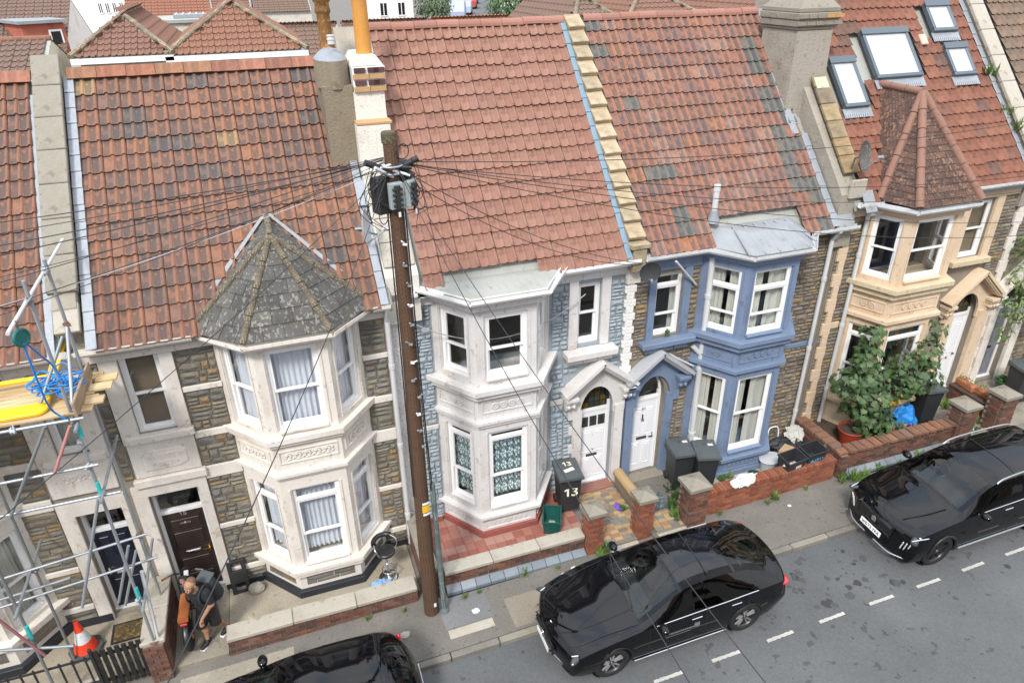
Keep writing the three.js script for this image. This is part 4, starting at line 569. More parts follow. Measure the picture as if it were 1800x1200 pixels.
  tileRoof(R, 6.94, 11.42, 0.26, 5.84, TC, LC, tilesD, { skip: (x, v) => v < 0.28 && x > 8.6 && x < 10.6, pick: (x, v, r) => (x > 10.7 && v < 4.6 && rnd() < 0.4) || (x > 7.1 && x < 7.9 && rnd() < 0.18 && (r % 3)) ? tilesD[5].m : null }); ridgeRow(R, 6.95, 11.4, 9.9, -3.4, ridgeMatsC);
  const pv = (v, n) => [5.84 + v * Math.sin(TC) + n * Math.cos(TC), 0.26 - v * Math.cos(TC) + n * Math.sin(TC)];
  for (let i = 0; i < 17; i++) { const [y, z] = pv(i * 0.325 + 0.16, 0.07); add(R, 'lead_flashing', cb(0.17, 0.335, 0.012, 0.004), m.lead, [11.48 - (i > 6 && i < 12 ? 0.22 : 0), y, z], [TC - 0.05 - Math.PI / 2, 0, rr(-0.03, 0.03)]); }
  const [fy, fz] = pv(0.55, 0.06); const vent = add(R, 'vent_pipe', merge([cyl(0.06, 0.06, 0.75, 12, 8.55, fy + 0.3, fz), cyl(0.07, 0.07, 0.12, 12, 8.55, fy + 0.66, fz)]), m.plastic); add(R, 'lead_flashing', merge([lathe([[0.14, 0], [0.09, 0.16], [0.075, 0.26]], 12).translate(8.55, fy - 0.06, fz)]), m.lead);
  rebase(H, [9.3, 0, 0]);
}
// === peach trimmed house ===
const yE = 0.45;
{
  const H = thing('terraced_house', 'stone terraced house with peach painted bay, brown tiled turret and roof windows', 'house'), zf = 0, F = frame(0, zf, 1, zf);
  const W = facade(H, 11.88, 17.55, zf, -0.3, 6.2, [[15.72, 16.5, 4.4, 5.85], archHole(16.25, 17.08, 0.3, 2.75, 0.62), [12.72, 14.74, 1.1, 3.4], [12.72, 14.74, 4.4, 6.0]], m.mortarD);
  shell(H, 11.88, 17.55, zf, 6.1, -7.2, m.render, 3.4);
  stones(W, F, [[12.22, 12.58, 0.3, 3.1], [12.22, 12.58, 3.3, 5.9], [15.0, 15.45, 4.3, 5.85], [15.0, 15.5, 0.4, 3.3], [16.82, 17.3, 3.9, 5.85], [11.92, 12.04, 0.4, 5.6], [14.9, 15.6, 3.35, 4.0]], stoneMatsD, { hMin: 0.065, hMax: 0.12, lMin: 0.12, lMax: 0.38, dep: 0.04 });
  const B = (u0, u1, y0, y1, d = 0.045, mat = m.peach) => on(H, 'stone_band', F, cb(u1 - u0, y1 - y0, d, 0.008, (u0 + u1) / 2, (y0 + y1) / 2, d / 2 + 0.002), mat);
  B(12.02, 17.3, 5.92, 6.2, 0.06); B(12.2, 12.45, 3.12, 3.28);
  for (let i = 0; i < 34; i++) { add(H, 'quoin_stone', cb(i % 4 < 2 ? 0.26 : 0.16, 0.158, 0.07, 0.008), m.peach, [12.1 - (i % 4 < 2 ? 0.03 : 0), 0.5 + i * 0.16, 0.037]); add(H, 'quoin_stone', cb(i % 4 < 2 ? 0.28 : 0.18, 0.158, 0.07, 0.008), m.creamB, [17.45, 0.7 + i * 0.16, 0.037]); }
  win(H, F, 15.72, 16.5, 4.4, 5.85, { bar: 0.5, blind: beigeBlind, sill: { e: 0.24, h: 0.14, d: 0.2, mat: m.peachSill } });
  for (const j of [bxx(15.5, 15.718, 4.3, 5.92, 0.003, 0.07), bxx(16.502, 16.75, 4.3, 5.92, 0.003, 0.07)]) on(H, 'window_surround', F, j, m.peach);
  const p = bay(H, { x0: 12.6, x1: 14.85, cant: 0.38, zf, d: 0.86, y0: 0.2, y1: 6.2, mat: m.peach, mFront: 0.2, mSide: 0.15, wins: [[1.3, 3.3, { top: 0.28, leaded: 1, bar: 0.5 }], [4.54, 5.98, { bar: 0.48, fw: 0.06 }]], rosettes: [2, 4], ornY: 3.86, ornStep: 0.19 });
  band(H, 'stone_band', p, 0.18, 4.3, 4.42, m.peachSill); band(H, 'stone_band', p, 0.1, 4.14, 4.298, m.peachSill); band(H, 'stone_band', p, 0.1, 3.5, 3.6, m.peach); band(H, 'stone_band', p, 0.12, 1.1, 1.2, m.peachSill); band(H, 'bay_cornice', p, 0.08, 6.06, 6.2, m.peach, 0.3);
  const e = offPlan(p, 0.2).map(([x, z]) => V(x, 6.32, z)), ap = V(13.72, 8.4, -0.35), back = V(13.72, 8.4, -1.62), q0 = V(12.62, 6.32, 0.2), q3 = V(e[3].x, 6.32, 0.2);
  const T = add(H, 'turret_roof', (() => { const t = [], f = (...v) => t.push(...v.map((x) => x.clone())); f(q0, e[1], ap); f(e[1], e[2], ap); f(e[2], q3, ap); f(q0, ap, back); f(q3, back, ap); f(e[1], q0, q3); f(e[1], q3, e[2]); const g = new THREE.BufferGeometry().setFromPoints(t); g.computeVertexNormals(); return metric(g); })(), m.felt);
  slateFace(T, 'plain_tile', q0, e[1], ap, 17, 0.3, plainTile); slateFace(T, 'plain_tile', e[1], e[2], ap, 17, 0.3, plainTile); slateFace(T, 'plain_tile', e[2], q3, ap, 15, 0.34, plainTile); slateFace(T, 'plain_tile', back, q0, ap, 14, 0.34, plainTile); slateFace(T, 'plain_tile', q3, back, ap, 10, 0.5, plainTile);
  for (const [a, b] of [[q0, ap], [e[1], ap], [e[2], ap], [q3, ap], [ap, back]]) hipCap(T, a.clone().add(V(0, 0.03, 0)), b.clone().add(V(0, 0.05, 0)), 0.085, hipMat);
  add(H, 'gutter', merge([gutterGeo(V(12.0, 6.28, 0.3), V(12.62, 6.28, 0.3)), gutterGeo(V(e[0].x, 6.24, 0.12), e[1].clone().setY(6.24)), gutterGeo(e[1].clone().setY(6.24), e[2].clone().setY(6.24)), gutterGeo(e[2].clone().setY(6.24), V(e[3].x, 6.24, 0.2)), gutterGeo(V(15.0, 6.3, 0.3), V(17.7, 6.3, 0.3))]), m.plastic);
  downpipe(H, 'downpipe', [[12.9, 6.2, 0.5], [12.52, 5.95, 0.1], [12.47, 0.4, 0.1]], 0.05, m.plastic); downpipe(H, 'downpipe', [[15.0, 6.1, 0.2], [15.0, 4.3, 0.14], [15.05, 3.6, 0.3]], 0.055, m.plastic);
  const D = panelDoor(H, F, 16.25, 17.08, 0.36, 2.66, whiteDoor, { arch: 1, top: 2.8, letter: 0.42, letterMat: m.plastic, panels: [[0.1, 0.44, 0.5, 0.9], [0.56, 0.9, 0.5, 0.9]] }); add(D, 'knob', new THREE.SphereGeometry(0.03, 10, 8), m.dark, [0.7, 1.05, 0.05]);
  on(H, 'fanlight', F, archGlass(0.8, 0.68, 0.08), leadedGlass, 16.665, 2.7, -0.19);
  hood(H, F, 16.6, 1.75, 3.2, 3.95, 0.86, 2.74, m.peach, m.peach);
  for (const j of [bxx(16.0, 16.248, 0.2, 2.8, 0.003, 0.08), bxx(17.082, 17.42, 0.2, 2.8, 0.003, 0.12)]) on(H, 'door_surround', F, j, m.peach);
  const slope = Math.atan2(4.15, 3.6), R = roofSlab(H, 12.0, 17.4, 0.2, 6.24, -3.4, 10.39, m.felt), pv = (v, n) => [6.28 + v * Math.sin(slope) + n * Math.cos(slope), 0.26 - v * Math.cos(slope) + n * Math.sin(slope)];
  const wins = [[12.43, 13.12, 2.25, 3.46], [13.6, 14.95, 2.9, 4.15], [15.9, 16.6, 2.83, 3.65], [15.8, 16.55, 4.04, 4.83]];
  tileRoof(R, 12.2, 17.05, 0.26, 6.28, slope, 5.45, tilesE, { skip: (x, v) => wins.some(([a, b, c, d]) => x > a - 0.12 && x < b + 0.12 && v > c - 0.3 && v < d - 0.12) || (v < 2.4 && Math.abs(x - 13.75) < 1.2 * (1 - v / 2.7) - 0.15) });
  ridgeRow(R, 12.1, 17.2, 10.42, -3.4, ridgeMatsC);
  const velux = M(L(0.10, 0.125, 0.15), { roughness: 0.4, metalness: 0.2 }), vg = new THREE.MeshPhysicalMaterial({ color: L(0.75, 0.78, 0.8), roughness: 0.03, metalness: 0.0, transmission: 0.6, thickness: 0, ior: 1.6, clearcoat: 1, clearcoatRoughness: 0.02 });
  const whiteBlind = M(L(0.86, 0.87, 0.88), { roughness: 0.8 });
  for (const [a, b, c, d] of wins) { const [y, z] = pv((c + d) / 2, 0.11), w = b - a, h = d - c; const Wn = add(H, 'roof_window', merge([cb(w, 0.09, 0.12, 0.01, 0, h / 2 - 0.045), cb(w, 0.09, 0.12, 0.01, 0, -h / 2 + 0.045), cb(0.075, h - 0.18, 0.12, 0.01, -w / 2 + 0.037), cb(0.075, h - 0.18, 0.12, 0.01, w / 2 - 0.037), bx(w + 0.04, 0.16, 0.02, 0, h / 2 - 0.03, 0.07)]), velux, [(a + b) / 2, y, z], [slope - Math.PI / 2, 0, 0]); add(Wn, 'pane', bx(w - 0.14, h - 0.17, 0.01), vg, [0, 0, 0.03]); add(Wn, 'blind', bx(w - 0.15, h - 0.18, 0.01), whiteBlind, [0, 0, -0.02]); add(Wn, 'lead_flashing', merge([bx(w + 0.1, 0.24, 0.014, 0, -h / 2 - 0.12, -0.03), ...Array.from({ length: Math.round(w / 0.06) }, (_, i) => rod(V(-w / 2 + i * 0.06, -h / 2 - 0.14, -0.02), V(-w / 2 + i * 0.06, -h / 2 - 0.24, -0.02), 0.022, 6))]), m.lead); }
  { const [y, z] = pv(3.87, 0.09); add(H, 'vent_tile', cb(0.2, 0.28, 0.07, 0.02), M(L(0.62, 0.4, 0.33)), [15.42, y, z], [slope - Math.PI / 2, 0, 0]); }
  for (let i = 0; i < 16; i++) { const [y, z] = pv(i * 0.33 + 0.16, 0.07); add(R, 'lead_flashing', cb(0.14, 0.335, 0.012, 0.004), m.lead, [17.12, y, z], [slope - 0.05 - Math.PI / 2, 0, rr(-0.04, 0.04)]); }
  // parapet on the low side, coped with weathered yellow slabs
  const ySand = [[0.36, 0.26, 0.14], [0.31, 0.24, 0.15], [0.39, 0.30, 0.17], [0.25, 0.2, 0.14]].map((c) => M(L(...c), { map: tRock, bumpMap: bRough, bumpScale: 0.004 }));
  const P = add(H, 'parapet', metric(prism([[-0.12, 5.3], [-0.12, 6.5], [0.0, 6.66], [3.4, 10.5], [3.75, 10.5], [3.75, 5.3]], 0.5).rotateY(Math.PI / 2).translate(11.62, 0, 0)), m.render);
  for (let i = 0; i < 6; i++) { const t = i * 0.42 + 0.5, y = 6.62 + t * Math.sin(slope) + 0.06, z = 0.05 - t * Math.cos(slope) + 0.06; add(P, 'coping_stone', cb(0.42, 0.41, 0.07, 0.012), pick(ySand), [11.98, y, z], [slope - Math.PI / 2, 0, rr(-0.01, 0.01)]); }
  add(P, 'kneeler_stone', merge([cb(0.4, 0.4, 0.08, 0.012, 11.98, 6.62, 0.16)]), m.concretePale); add(P, 'lead_flashing', merge([cb(0.3, 0.5, 0.02, 0.006).rotateX(-0.6).translate(12.25, 6.35, 0.3), cb(0.5, 0.4, 0.02, 0.006).rotateX(-0.7).translate(11.75, 5.95, 0.2)]), m.leadPale);
  // right parapet with plain concrete coping
  const P2 = add(H, 'parapet', metric(prism([[-0.1, 5.6], [-0.1, 6.6], [3.4, 10.75], [3.75, 10.75], [3.75, 5.6]], 0.36).rotateY(Math.PI / 2).translate(17.22, 0, 0)), m.render);
  for (let i = 0; i < 8; i++) { const t = i * 0.72 + 0.36, y = 6.62 + t * Math.sin(slope) + 0.06, z = 0.1 - t * Math.cos(slope) + 0.05; add(P2, 'coping_stone', cb(0.44, 0.71, 0.09, 0.012), m.concretePale, [17.4, y, z], [slope - Math.PI / 2, 0, 0]); }
  rebase(H, [14.7, 0, 0]);
}
// === house at the end with the climbing plant ===
{
  const H = thing('terraced_house', 'terraced house with a dark grey door half hidden by a climbing plant', 'house'), zf = 0, F = frame(0, zf, 1, zf);
  const W = facade(H, 17.57, 23, zf, -0.3, 6.3, [archHole(17.85, 18.68, 0.38, 2.7, 0.62), [19.0, 19.7, 4.4, 5.9], [20.2, 22.4, 1.2, 3.4], [20.2, 22.4, 4.5, 6.0]], m.mortarD); shell(H, 17.57, 23, zf, 6.2, -7.2, m.render, 3.5);
  stones(W, F, [[18.95, 19.9, 0.4, 3.3], [18.0, 18.95, 4.2, 6.1], [17.62, 18.0, 4.0, 6.1]], stoneMatsD, { lMax: 0.45 });
  panelDoor(H, F, 17.85, 18.68, 0.42, 2.62, greyDoor, { arch: 1, top: 2.8, letter: 0.42, letterMat: m.black, panels: [[0.1, 0.44, 0.52, 0.92], [0.56, 0.9, 0.52, 0.92], [0.1, 0.44, 0.06, 0.36], [0.56, 0.9, 0.06, 0.36]] });
  on(H, 'fanlight', F, archGlass(0.8, 0.68, 0.08), glass, 18.265, 2.66, -0.19); hood(H, F, 18.25, 1.6, 3.2, 3.9, 0.86, 2.7, m.creamB, m.creamB);
  for (const j of [bxx(17.6, 17.848, 0.2, 2.75, 0.003, 0.1), bxx(18.682, 18.94, 0.2, 2.75, 0.003, 0.1)]) on(H, 'door_surround', F, j, m.creamB);
  win(H, F, 19.0, 19.7, 4.4, 5.9, {});
  bay(H, { x0: 20, x1: 22.5, cant: 0.6, zf, d: 0.86, y0: 0.2, y1: 6.2, mat: m.creamB, mFront: 0.17, mSide: 0.17, wins: [[1.3, 3.3, {}], [4.54, 5.98, {}]] });
  const sl = Math.atan2(4.2, 3.6), R = roofSlab(H, 17.6, 23, 0.2, 6.5, -3.4, 10.7, m.felt); tileRoof(R, 17.68, 22.9, 0.26, 6.54, sl, 5.5, tilesF);
  add(H, 'gutter', gutterGeo(V(17.6, 6.48, 0.3), V(23, 6.48, 0.3)), m.plastic);
  rebase(H, [20.2, 0, 0]);
}
// ---------- chimneys ----------
{
  const H = thing('chimney_stack', 'chimney stack half taupe render half white, with two orange clay pots', 'chimney'), zf = -1.6, zb = -2.85;
  const sh = (x0, x1, y0, y1, z0, z1) => bxx(x0, x1, y0, y1, z0, z1);
  add(H, 'stack', sh(1.18, 1.7, 6.8, 9.12, zb, zf), m.renderTaupe);
  // swollen taupe head
  add(H, 'stack_head', metric(toCreasedNormals(new THREE.CylinderGeometry(0.42, 0.45, 0.46, 24, 4).scale(0.7, 1, 1.42), 0.6)).translate(1.43, 9.3, -2.2), m.renderTaupe);
  add(H, 'flaunching', metric(lathe([[0.42, 0], [0.36, 0.06], [0.2, 0.16], [0, 0.2]], 20).scale(0.7, 1, 1.4)).translate(1.43, 9.52, -2.2), m.lead);
  add(H, 'stack', sh(1.702, 2.26, 6.8, 9.0, zb, zf + 0.002), m.parge);
  const F = frame(1.72, zf + 0.02, 2.3, zf + 0.02), brickM = [M(L(0.48, 0.29, 0.14), { map: tStain }), M(L(0.12, 0.06, 0.055), { map: tRock })];
  add(H, 'stack_head', sh(1.72, 2.3, 9.002, 9.42, zb, zf + 0.02), m.white);
  for (let r = 0; r < 4; r++) for (let c = 0; c < 2 + (r & 1); c++) { const k = r & 1 ? 1 : 0, w = [0.58, 0.25][k] / (k ? 1.0 : 2), u = k ? 0.06 + c * 0.24 : c * 0.29 + 0.145; const [x, z] = F.at(k ? Math.min(0.47, u + 0.07) : u, 0.006); add(H, 'brick', pick(brickGeo), brickM[k], [x, 9.05 + r * 0.105, z], [0, 0, 0], [k ? 0.2 : 0.28, 0.085, 0.06]); }
  add(H, 'flaunching', metric(prism([[0, 0], [0.56, 0], [0.45, 0.16], [0.12, 0.16]], 1.2)).translate(1.73, 9.43, zb), m.parge);
  const potM = M(L(0.62, 0.30, 0.07), { map: tStain, roughness: 0.6 }), potO = M(L(0.58, 0.27, 0.055), { map: tStain, roughness: 0.55 });
  add(H, 'chimney_pot', metric(lathe([[0.16, 0], [0.14, 0.1], [0.125, 0.16], [0.13, 0.2], [0.12, 0.24], [0.115, 0.6], [0.14, 0.64], [0.14, 0.68], [0.125, 0.72], [0.125, 0.78], [0.155, 0.82], [0.155, 0.96], [0.12, 0.98], [0.11, 0.7]], 20)).translate(1.42, 9.64, -2.35), M(L(0.40, 0.19, 0.05), { map: tLichen, roughness: 0.6 }));
  add(H, 'chimney_pot', metric(lathe([[0.15, 0], [0.145, 0.1], [0.135, 0.9], [0.125, 1.5], [0.11, 1.5], [0.11, 0.8]], 20)).translate(2.04, 9.5, -2.1), potO);
  add(H, 'vent_cap', merge([cyl(0.06, 0.06, 0.14, 12, 1.45, 9.86, -1.86), cyl(0.07, 0.07, 0.02, 12, 1.45, 9.93, -1.86), cyl(0.07, 0.07, 0.02, 12, 1.45, 9.87, -1.86)]), m.plastic);
  // stepped shoulder and sloping parapet in front
  add(H, 'tile_creasing', cb(0.64, 0.05, 0.34, 0.008, 1.98, 8.5, -1.46), brickM[0]);
  const P = add(H, 'parapet', metric(prism([[-0.2, 5.2], [-0.2, 6.12], [0.0, 6.28], [1.3, 7.78], [1.3, 8.47], [1.598, 8.47], [1.598, 5.2]], 0.6).rotateY(Math.PI / 2).translate(1.66, 0, 0)), m.parge);
  for (let i = 0; i < 4; i++) { const t = i * 0.47 + 0.25, y = 6.22 + t * Math.sin(0.85) + 0.03, z = 0.05 - t * Math.cos(0.85) + 0.03; add(P, 'coping_stone', cb(0.56, 0.46, 0.05, 0.01), m.concretePale, [1.96, y, z], [0.85 - Math.PI / 2, 0, 0]); }
  add(P, 'rear_parapet', metric(prism([[2.86, 5.2], [2.86, 9.35], [3.4, 9.95], [4.2, 9.2], [4.2, 5.2]], 0.55).rotateY(Math.PI / 2).translate(1.68, 0, 0)), m.render);
  add(P, 'lead_flashing', merge([cb(0.3, 0.5, 0.02, 0.005).rotateX(-0.72).translate(1.62, 7.35, -1.0), cb(0.24, 0.7, 0.02, 0.005).rotateX(-0.72).translate(1.6, 6.6, -0.4)]), m.lead);
  rebase(H, [1.7, 6.8, -2.2]);
}
{
  const H = thing('chimney_stack', 'broad grey rendered chimney stack with a stepped brick cap and no pots', 'chimney');
  const body = (() => { const g = new THREE.BoxGeometry(1.02, 3.4, 1.25, 1, 1, 1), p = g.attributes.position; for (let i = 0; i < p.count; i++) if (p.getY(i) > 0) { p.setX(i, p.getX(i) * 0.9); p.setZ(i, p.getZ(i) * 0.94); } g.computeVertexNormals(); return metric(g.translate(11.68, 7.95, -2.22)); })();
  add(H, 'stack', body, m.render);
  const cap = [brickMats[3], m.renderDark, brickMats[2], m.renderDark];
  [[0.99, 1.22, 9.66, 9.72], [1.06, 1.3, 9.722, 9.86], [1.1, 1.34, 9.862, 10.0], [1.06, 1.3, 10.002, 10.1]].forEach(([w, d, a, b], i) => add(H, 'cap_course', cb(w, b - a, d, 0.015, 11.68, (a + b) / 2, -2.22), i === 1 || i === 2 ? m.renderDark : m.concrete));
  const F = frame(11.12, -1.555, 12.24, -1.555); for (let r = 0; r < 2; r++) for (let c = 0; c < 5; c++) { const [x, z] = F.at(0.12 + c * 0.235, r ? 0.02 : -0.008); add(H, 'brick', pick(brickGeo), c > 2 && r ? M(L(0.5, 0.28, 0.1), { map: tStain }) : m.renderDark, [x, 9.79 + r * 0.14, z], [0, 0, 0], [0.22, 0.07, 0.03]); }
  add(H, 'flaunching', metric((() => { const g = new THREE.BoxGeometry(1.02, 0.28, 1.26), p = g.attributes.position; for (let i = 0; i < p.count; i++) if (p.getY(i) > 0) { p.setX(i, p.getX(i) * 0.55); p.setZ(i, p.getZ(i) * 0.6); } const q = g.toNonIndexed(); q.computeVertexNormals(); return q; })()).translate(11.68, 10.24, -2.22), m.concrete);
  add(H, 'lead_apron', cb(0.34, 0.28, 0.02, 0.006).rotateX(-0.72), M(L(0.45, 0.5, 0.36), { map: tStain }), [11.98, 8.58, -1.5]); add(H, 'lead_apron', cb(0.3, 0.25, 0.02, 0.006).rotateX(-0.72), m.lead, [11.3, 7.85, -1.45]);
  rebase(H, [11.68, 7, -2.22]);
}
// ---------- garden walls, gate piers and forecourts ----------
const zW = 1.72;   // front face of the walls is at zW + 0.12
function pier(x, h, label, w = 0.36, mats = brickMats, z = 1.78, cap = true) {
  const y = gy(x), H = thing('gate_pier', label, 'gate pier', [x, y, z]); add(H, 'core', bx(w - 0.02, h, w - 0.02, 0, h / 2 - 0.05), m.mortar);
  for (const [F, a, e] of [[frame(-w / 2, w / 2, w / 2, w / 2), 0, 0], [frame(w / 2, -w / 2, -w / 2, -w / 2), 0, 0], [frame(-w / 2, -w / 2, -w / 2, w / 2), 0.086, 0.086], [frame(w / 2, w / 2, w / 2, -w / 2), 0.086, 0.086]]) bricks(H, F, a, F.len - e, -0.1, h - 0.02, mats, 0.09);
  if (cap) { const c = w + 0.08, g = metric(prism([[-c / 2, 0], [c / 2, 0], [c / 2, 0.07], [0, 0.16], [-c / 2, 0.07]], c)); const p = new THREE.BoxGeometry(c, 0.08, c).translate(0, 0.04, 0), q = new THREE.ConeGeometry(c * 0.7071, 0.1, 4, 1).rotateY(Math.PI / 4).translate(0, 0.13, 0); add(H, 'cap_stone', merge([p, q.toNonIndexed()].map((t) => { const n = t.index ? t.toNonIndexed() : t; n.computeVertexNormals(); return metric(n); })), m.concrete, [0, h - 0.02, 0]); }
  return H;
}
function lowWall(x0, x1, h, label, o = {}) {
  const { mats = brickMats, cope = 'slab', z = zW, w = 0.24, base = null } = o, y = gy((x0 + x1) / 2), H = thing('garden_wall', label, 'wall');
  add(H, 'core', bxx(x0, x1, y - 0.2, y + h - 0.01, z - w / 2, z + w / 2 - 0.012), m.mortar);
  const F = frame(x0, z + w / 2, x1, z + w / 2); bricks(H, F, 0, x1 - x0, y + (base ? 0.16 : -0.06), y + h, mats, 0.1, -0.008);
  if (base) { const n = Math.round((x1 - x0) / 0.3), bw = (x1 - x0) / n; for (let i = 0; i < n; i++) add(H, 'plinth_brick', prism([[0, 0.0], [-0.14, 0], [-0.14, 0.07], [0.0, 0.15]], bw - 0.012).rotateY(Math.PI / 2), pick(base), [x0 + i * bw + 0.006, y + 0.0, z + w / 2], [0, 0, 0]); add(H, 'plinth', bxx(x0, x1, y - 0.2, y, z + w / 2 - 0.1, z + w / 2 + 0.16), m.plinthBlack); }
  if (cope === 'slab') { const n = Math.round((x1 - x0) / 1.15), sw = (x1 - x0) / n; for (let i = 0; i < n; i++) add(H, 'coping_stone', cb(sw - 0.008, 0.09, w + 0.06, 0.014), m.concretePale, [x0 + (i + 0.5) * sw, y + h + 0.047, z], [0, rr(-0.005, 0.005), rr(-0.006, 0.006)]); }
  if (cope === 'edge') { const n = Math.round((x1 - x0) / 0.085), sw = (x1 - x0) / n; for (let i = 0; i < n; i++) add(H, 'coping_brick', pick(brickGeo), pick(o.copeMats ?? brickRed), [x0 + (i + 0.5) * sw, y + h + 0.055, z], [0, 0, rr(-0.02, 0.02)], [sw - 0.01, 0.11, w + 0.03]); }
  if (cope === 'tilt') { const n = Math.round((x1 - x0) / 0.235), sw = (x1 - x0) / n; for (let i = 0; i < n; i++) add(H, 'coping_brick', pick(brickGeo), pick(copeBrick), [x0 + (i + 0.5) * sw, y + h + 0.05 + rr(-0.01, 0.012), z + 0.02], [0, rr(-0.03, 0.03), rr(-0.09, -0.03)], [sw - 0.03, 0.075, w + 0.08]); }
  return H;
}
const yF = { B: -0.12, C: 0.2, D: 0.1 };
{
  // forecourt floors
  struct('forecourt_paving', bxx(-3.05, -2.12, -0.4, -0.05, 0.1, 1.85), M(L(0.36, 0.335, 0.28), { map: tPave })); struct('forecourt_paving', bxx(-2.11, 1.5, -0.4, -0.04, 0.1, 1.62), M(L(0.48, 0.44, 0.36), { map: tPave })); struct('forecourt_paving', bxx(-8.3, -3.45, -0.4, -0.07, 0.1, 1.7), M(L(0.44, 0.40, 0.32), { map: tPave }));
  struct('forecourt_paving', bxx(8.1, 11.6, -0.3, 0.12, 0.0, 1.62), m.concretePale); struct('forecourt_paving', bxx(6.72, 8.1, -0.3, 0.04, -0.2, 1.9), m.concrete); struct('forecourt_paving', bxx(12.1, 15.3, -0.3, 0.42, 0, 1.62), m.soil); struct('forecourt_paving', bxx(15.3, 23, -0.3, 0.3, -0.2, 1.9), m.concrete);
  // red quarry tiles in front of number 13, each tile laid by hand
  const Q = struct('tiled_forecourt', bxx(1.98, 5.2, -0.3, 0.185, 0.0, 1.62), M(L(0.3, 0.2, 0.17))), qm = [[0.32, 0.125, 0.095], [0.36, 0.165, 0.13], [0.29, 0.105, 0.08], [0.34, 0.15, 0.11], [0.38, 0.21, 0.17]].map((c) => M(L(...c), { map: tStain, roughness: 0.6 }));
  const qg = cb(0.208, 0.016, 0.208, 0.004), skip = (x, z) => z < 1.0 && x > 2.45 && x < 4.85 && z < 0.94 * Math.min(1, (x - 2.4) / 0.6, (4.9 - x) / 0.6) + 0.02;
  for (let i = 0; i < 15; i++) for (let j = 0; j < 7; j++) { const x = 2.1 + i * 0.213, z = 0.2 + j * 0.213; if (!skip(x, z)) add(Q, 'quarry_tile', qg, pick(qm), [x, 0.193 + rr(-0.002, 0.002), z]); }
  // yellow and grey pavers up to the two doors
  const Pv = struct('front_path', bxx(5.5, 6.5, -0.3, 0.075, -0.2, 1.95), M(L(0.2, 0.17, 0.13))), pm = [[0.42, 0.30, 0.15], [0.38, 0.25, 0.13], [0.24, 0.22, 0.19], [0.45, 0.33, 0.18], [0.19, 0.18, 0.165], [0.34, 0.2, 0.12]].map((c) => M(L(...c), { map: tStain }));
  const pg = cb(0.19, 0.02, 0.1, 0.005); for (let i = 0; i < 5; i++) for (let j = 0; j < 18; j++) add(Pv, 'paver', pg, pick(pm), [5.6 + i * 0.197 + (j & 1 ? 0.03 : -0.02), 0.083 + rr(-0.003, 0.003), 0.02 + j * 0.106]);
  const P2 = struct('front_path', bxx(6.72, 7.5, -0.3, 0.055, 1.3, 1.95), M(L(0.2, 0.17, 0.13))); for (let i = 0; i < 4; i++) for (let j = 0; j < 5; j++) add(P2, 'paver', pg, pick(pm), [6.8 + i * 0.197, 0.065, 1.42 + j * 0.106]);
  add(scene, 'slate_chip_bed', metric(new THREE.BoxGeometry(0.62, 0.02, 0.5)), M(L(0.2, 0.25, 0.28), { map: tLichen, bumpMap: bRough, bumpScale: 0.03 }), [7.1, 0.075, 1.05]).userData.kind = 'structure';
  add(scene, 'door_step', cb(0.95, 0.14, 0.3, 0.01), M(L(0.3, 0.14, 0.11), { map: tStain }), [6.07, 0.07, 0.1]).userData.kind = 'structure'; add(scene, 'door_step', cb(0.95, 0.12, 0.3, 0.01), m.concrete, [7.38, 0.03, 0.1]).userData.kind = 'structure';

  lowWall(-2.1, 1.42, 0.33, 'weathered brick wall with pale concrete coping in front of the cream bay', { w: 0.3, z: 1.7 });
  lowWall(1.98, 5.0, 0.42, 'dark brick wall with blue brick plinth in front of the red tiled forecourt', { base: engBrick });
  lowWall(7.85, 11.45, 0.5, 'orange red brick wall carrying recycling boxes before the blue bay', { mats: brickRed, cope: 'edge', base: null });
  lowWall(11.75, 15.35, 0.62, 'brown brick planter wall with sloping brick coping and blue brick plinth', { cope: 'tilt', base: engBrick });
  // side walls running back to the houses
  const side = (x, z0, z1, y0, h, label, mats, cope, w = 0.24) => { const H = thing('garden_wall', label, 'wall'); add(H, 'core', bxx(x - w / 2 + 0.01, x + w / 2 - 0.01, y0 - 0.3, y0 + h, z0, z1), m.mortar); const F = frame(x + w / 2, z1, x + w / 2, z0), G = frame(x - w / 2, z0, x - w / 2, z1); bricks(H, frame(x - w / 2, z1 + 0.04, x + w / 2, z1 + 0.04), 0, w, y0 - 0.1, y0 + h, mats, 0.07); bricks(H, F, 0, F.len, y0 - 0.1, y0 + h, mats, 0.08); bricks(H, G, 0, G.len, y0 - 0.1, y0 + h, mats, 0.08); if (cope === 'tilt') { const n = Math.round((z1 - z0) / 0.23); for (let i = 0; i < n; i++) add(H, 'coping_brick', pick(brickGeo), pick(copeBrick), [x, y0 + h + 0.05, z0 + (i + 0.5) * (z1 - z0) / n], [rr(0.04, 0.1), 0, 0], [w + 0.06, 0.075, (z1 - z0) / n - 0.03]); } else { const n = Math.max(1, Math.round((z1 - z0) / 0.95)), l = (z1 - z0) / n; for (let i = 0; i < n; i++) add(H, 'coping_stone', cb(w + 0.06, 0.08, l - 0.006, 0.014), cope, [x, y0 + h + 0.042, z0 + (i + 0.5) * l]); } return H; };
  side(-3.22, 0.3, 1.92, -0.12, 0.82, 'brick dividing wall with wide concrete top bearing the scaffold feet', brickMats, m.concretePale, 0.34);
  side(1.72, 0.2, 1.86, -0.1, 0.7, 'rendered dividing wall beside the telegraph pole', brickMats, m.concrete, 0.26);
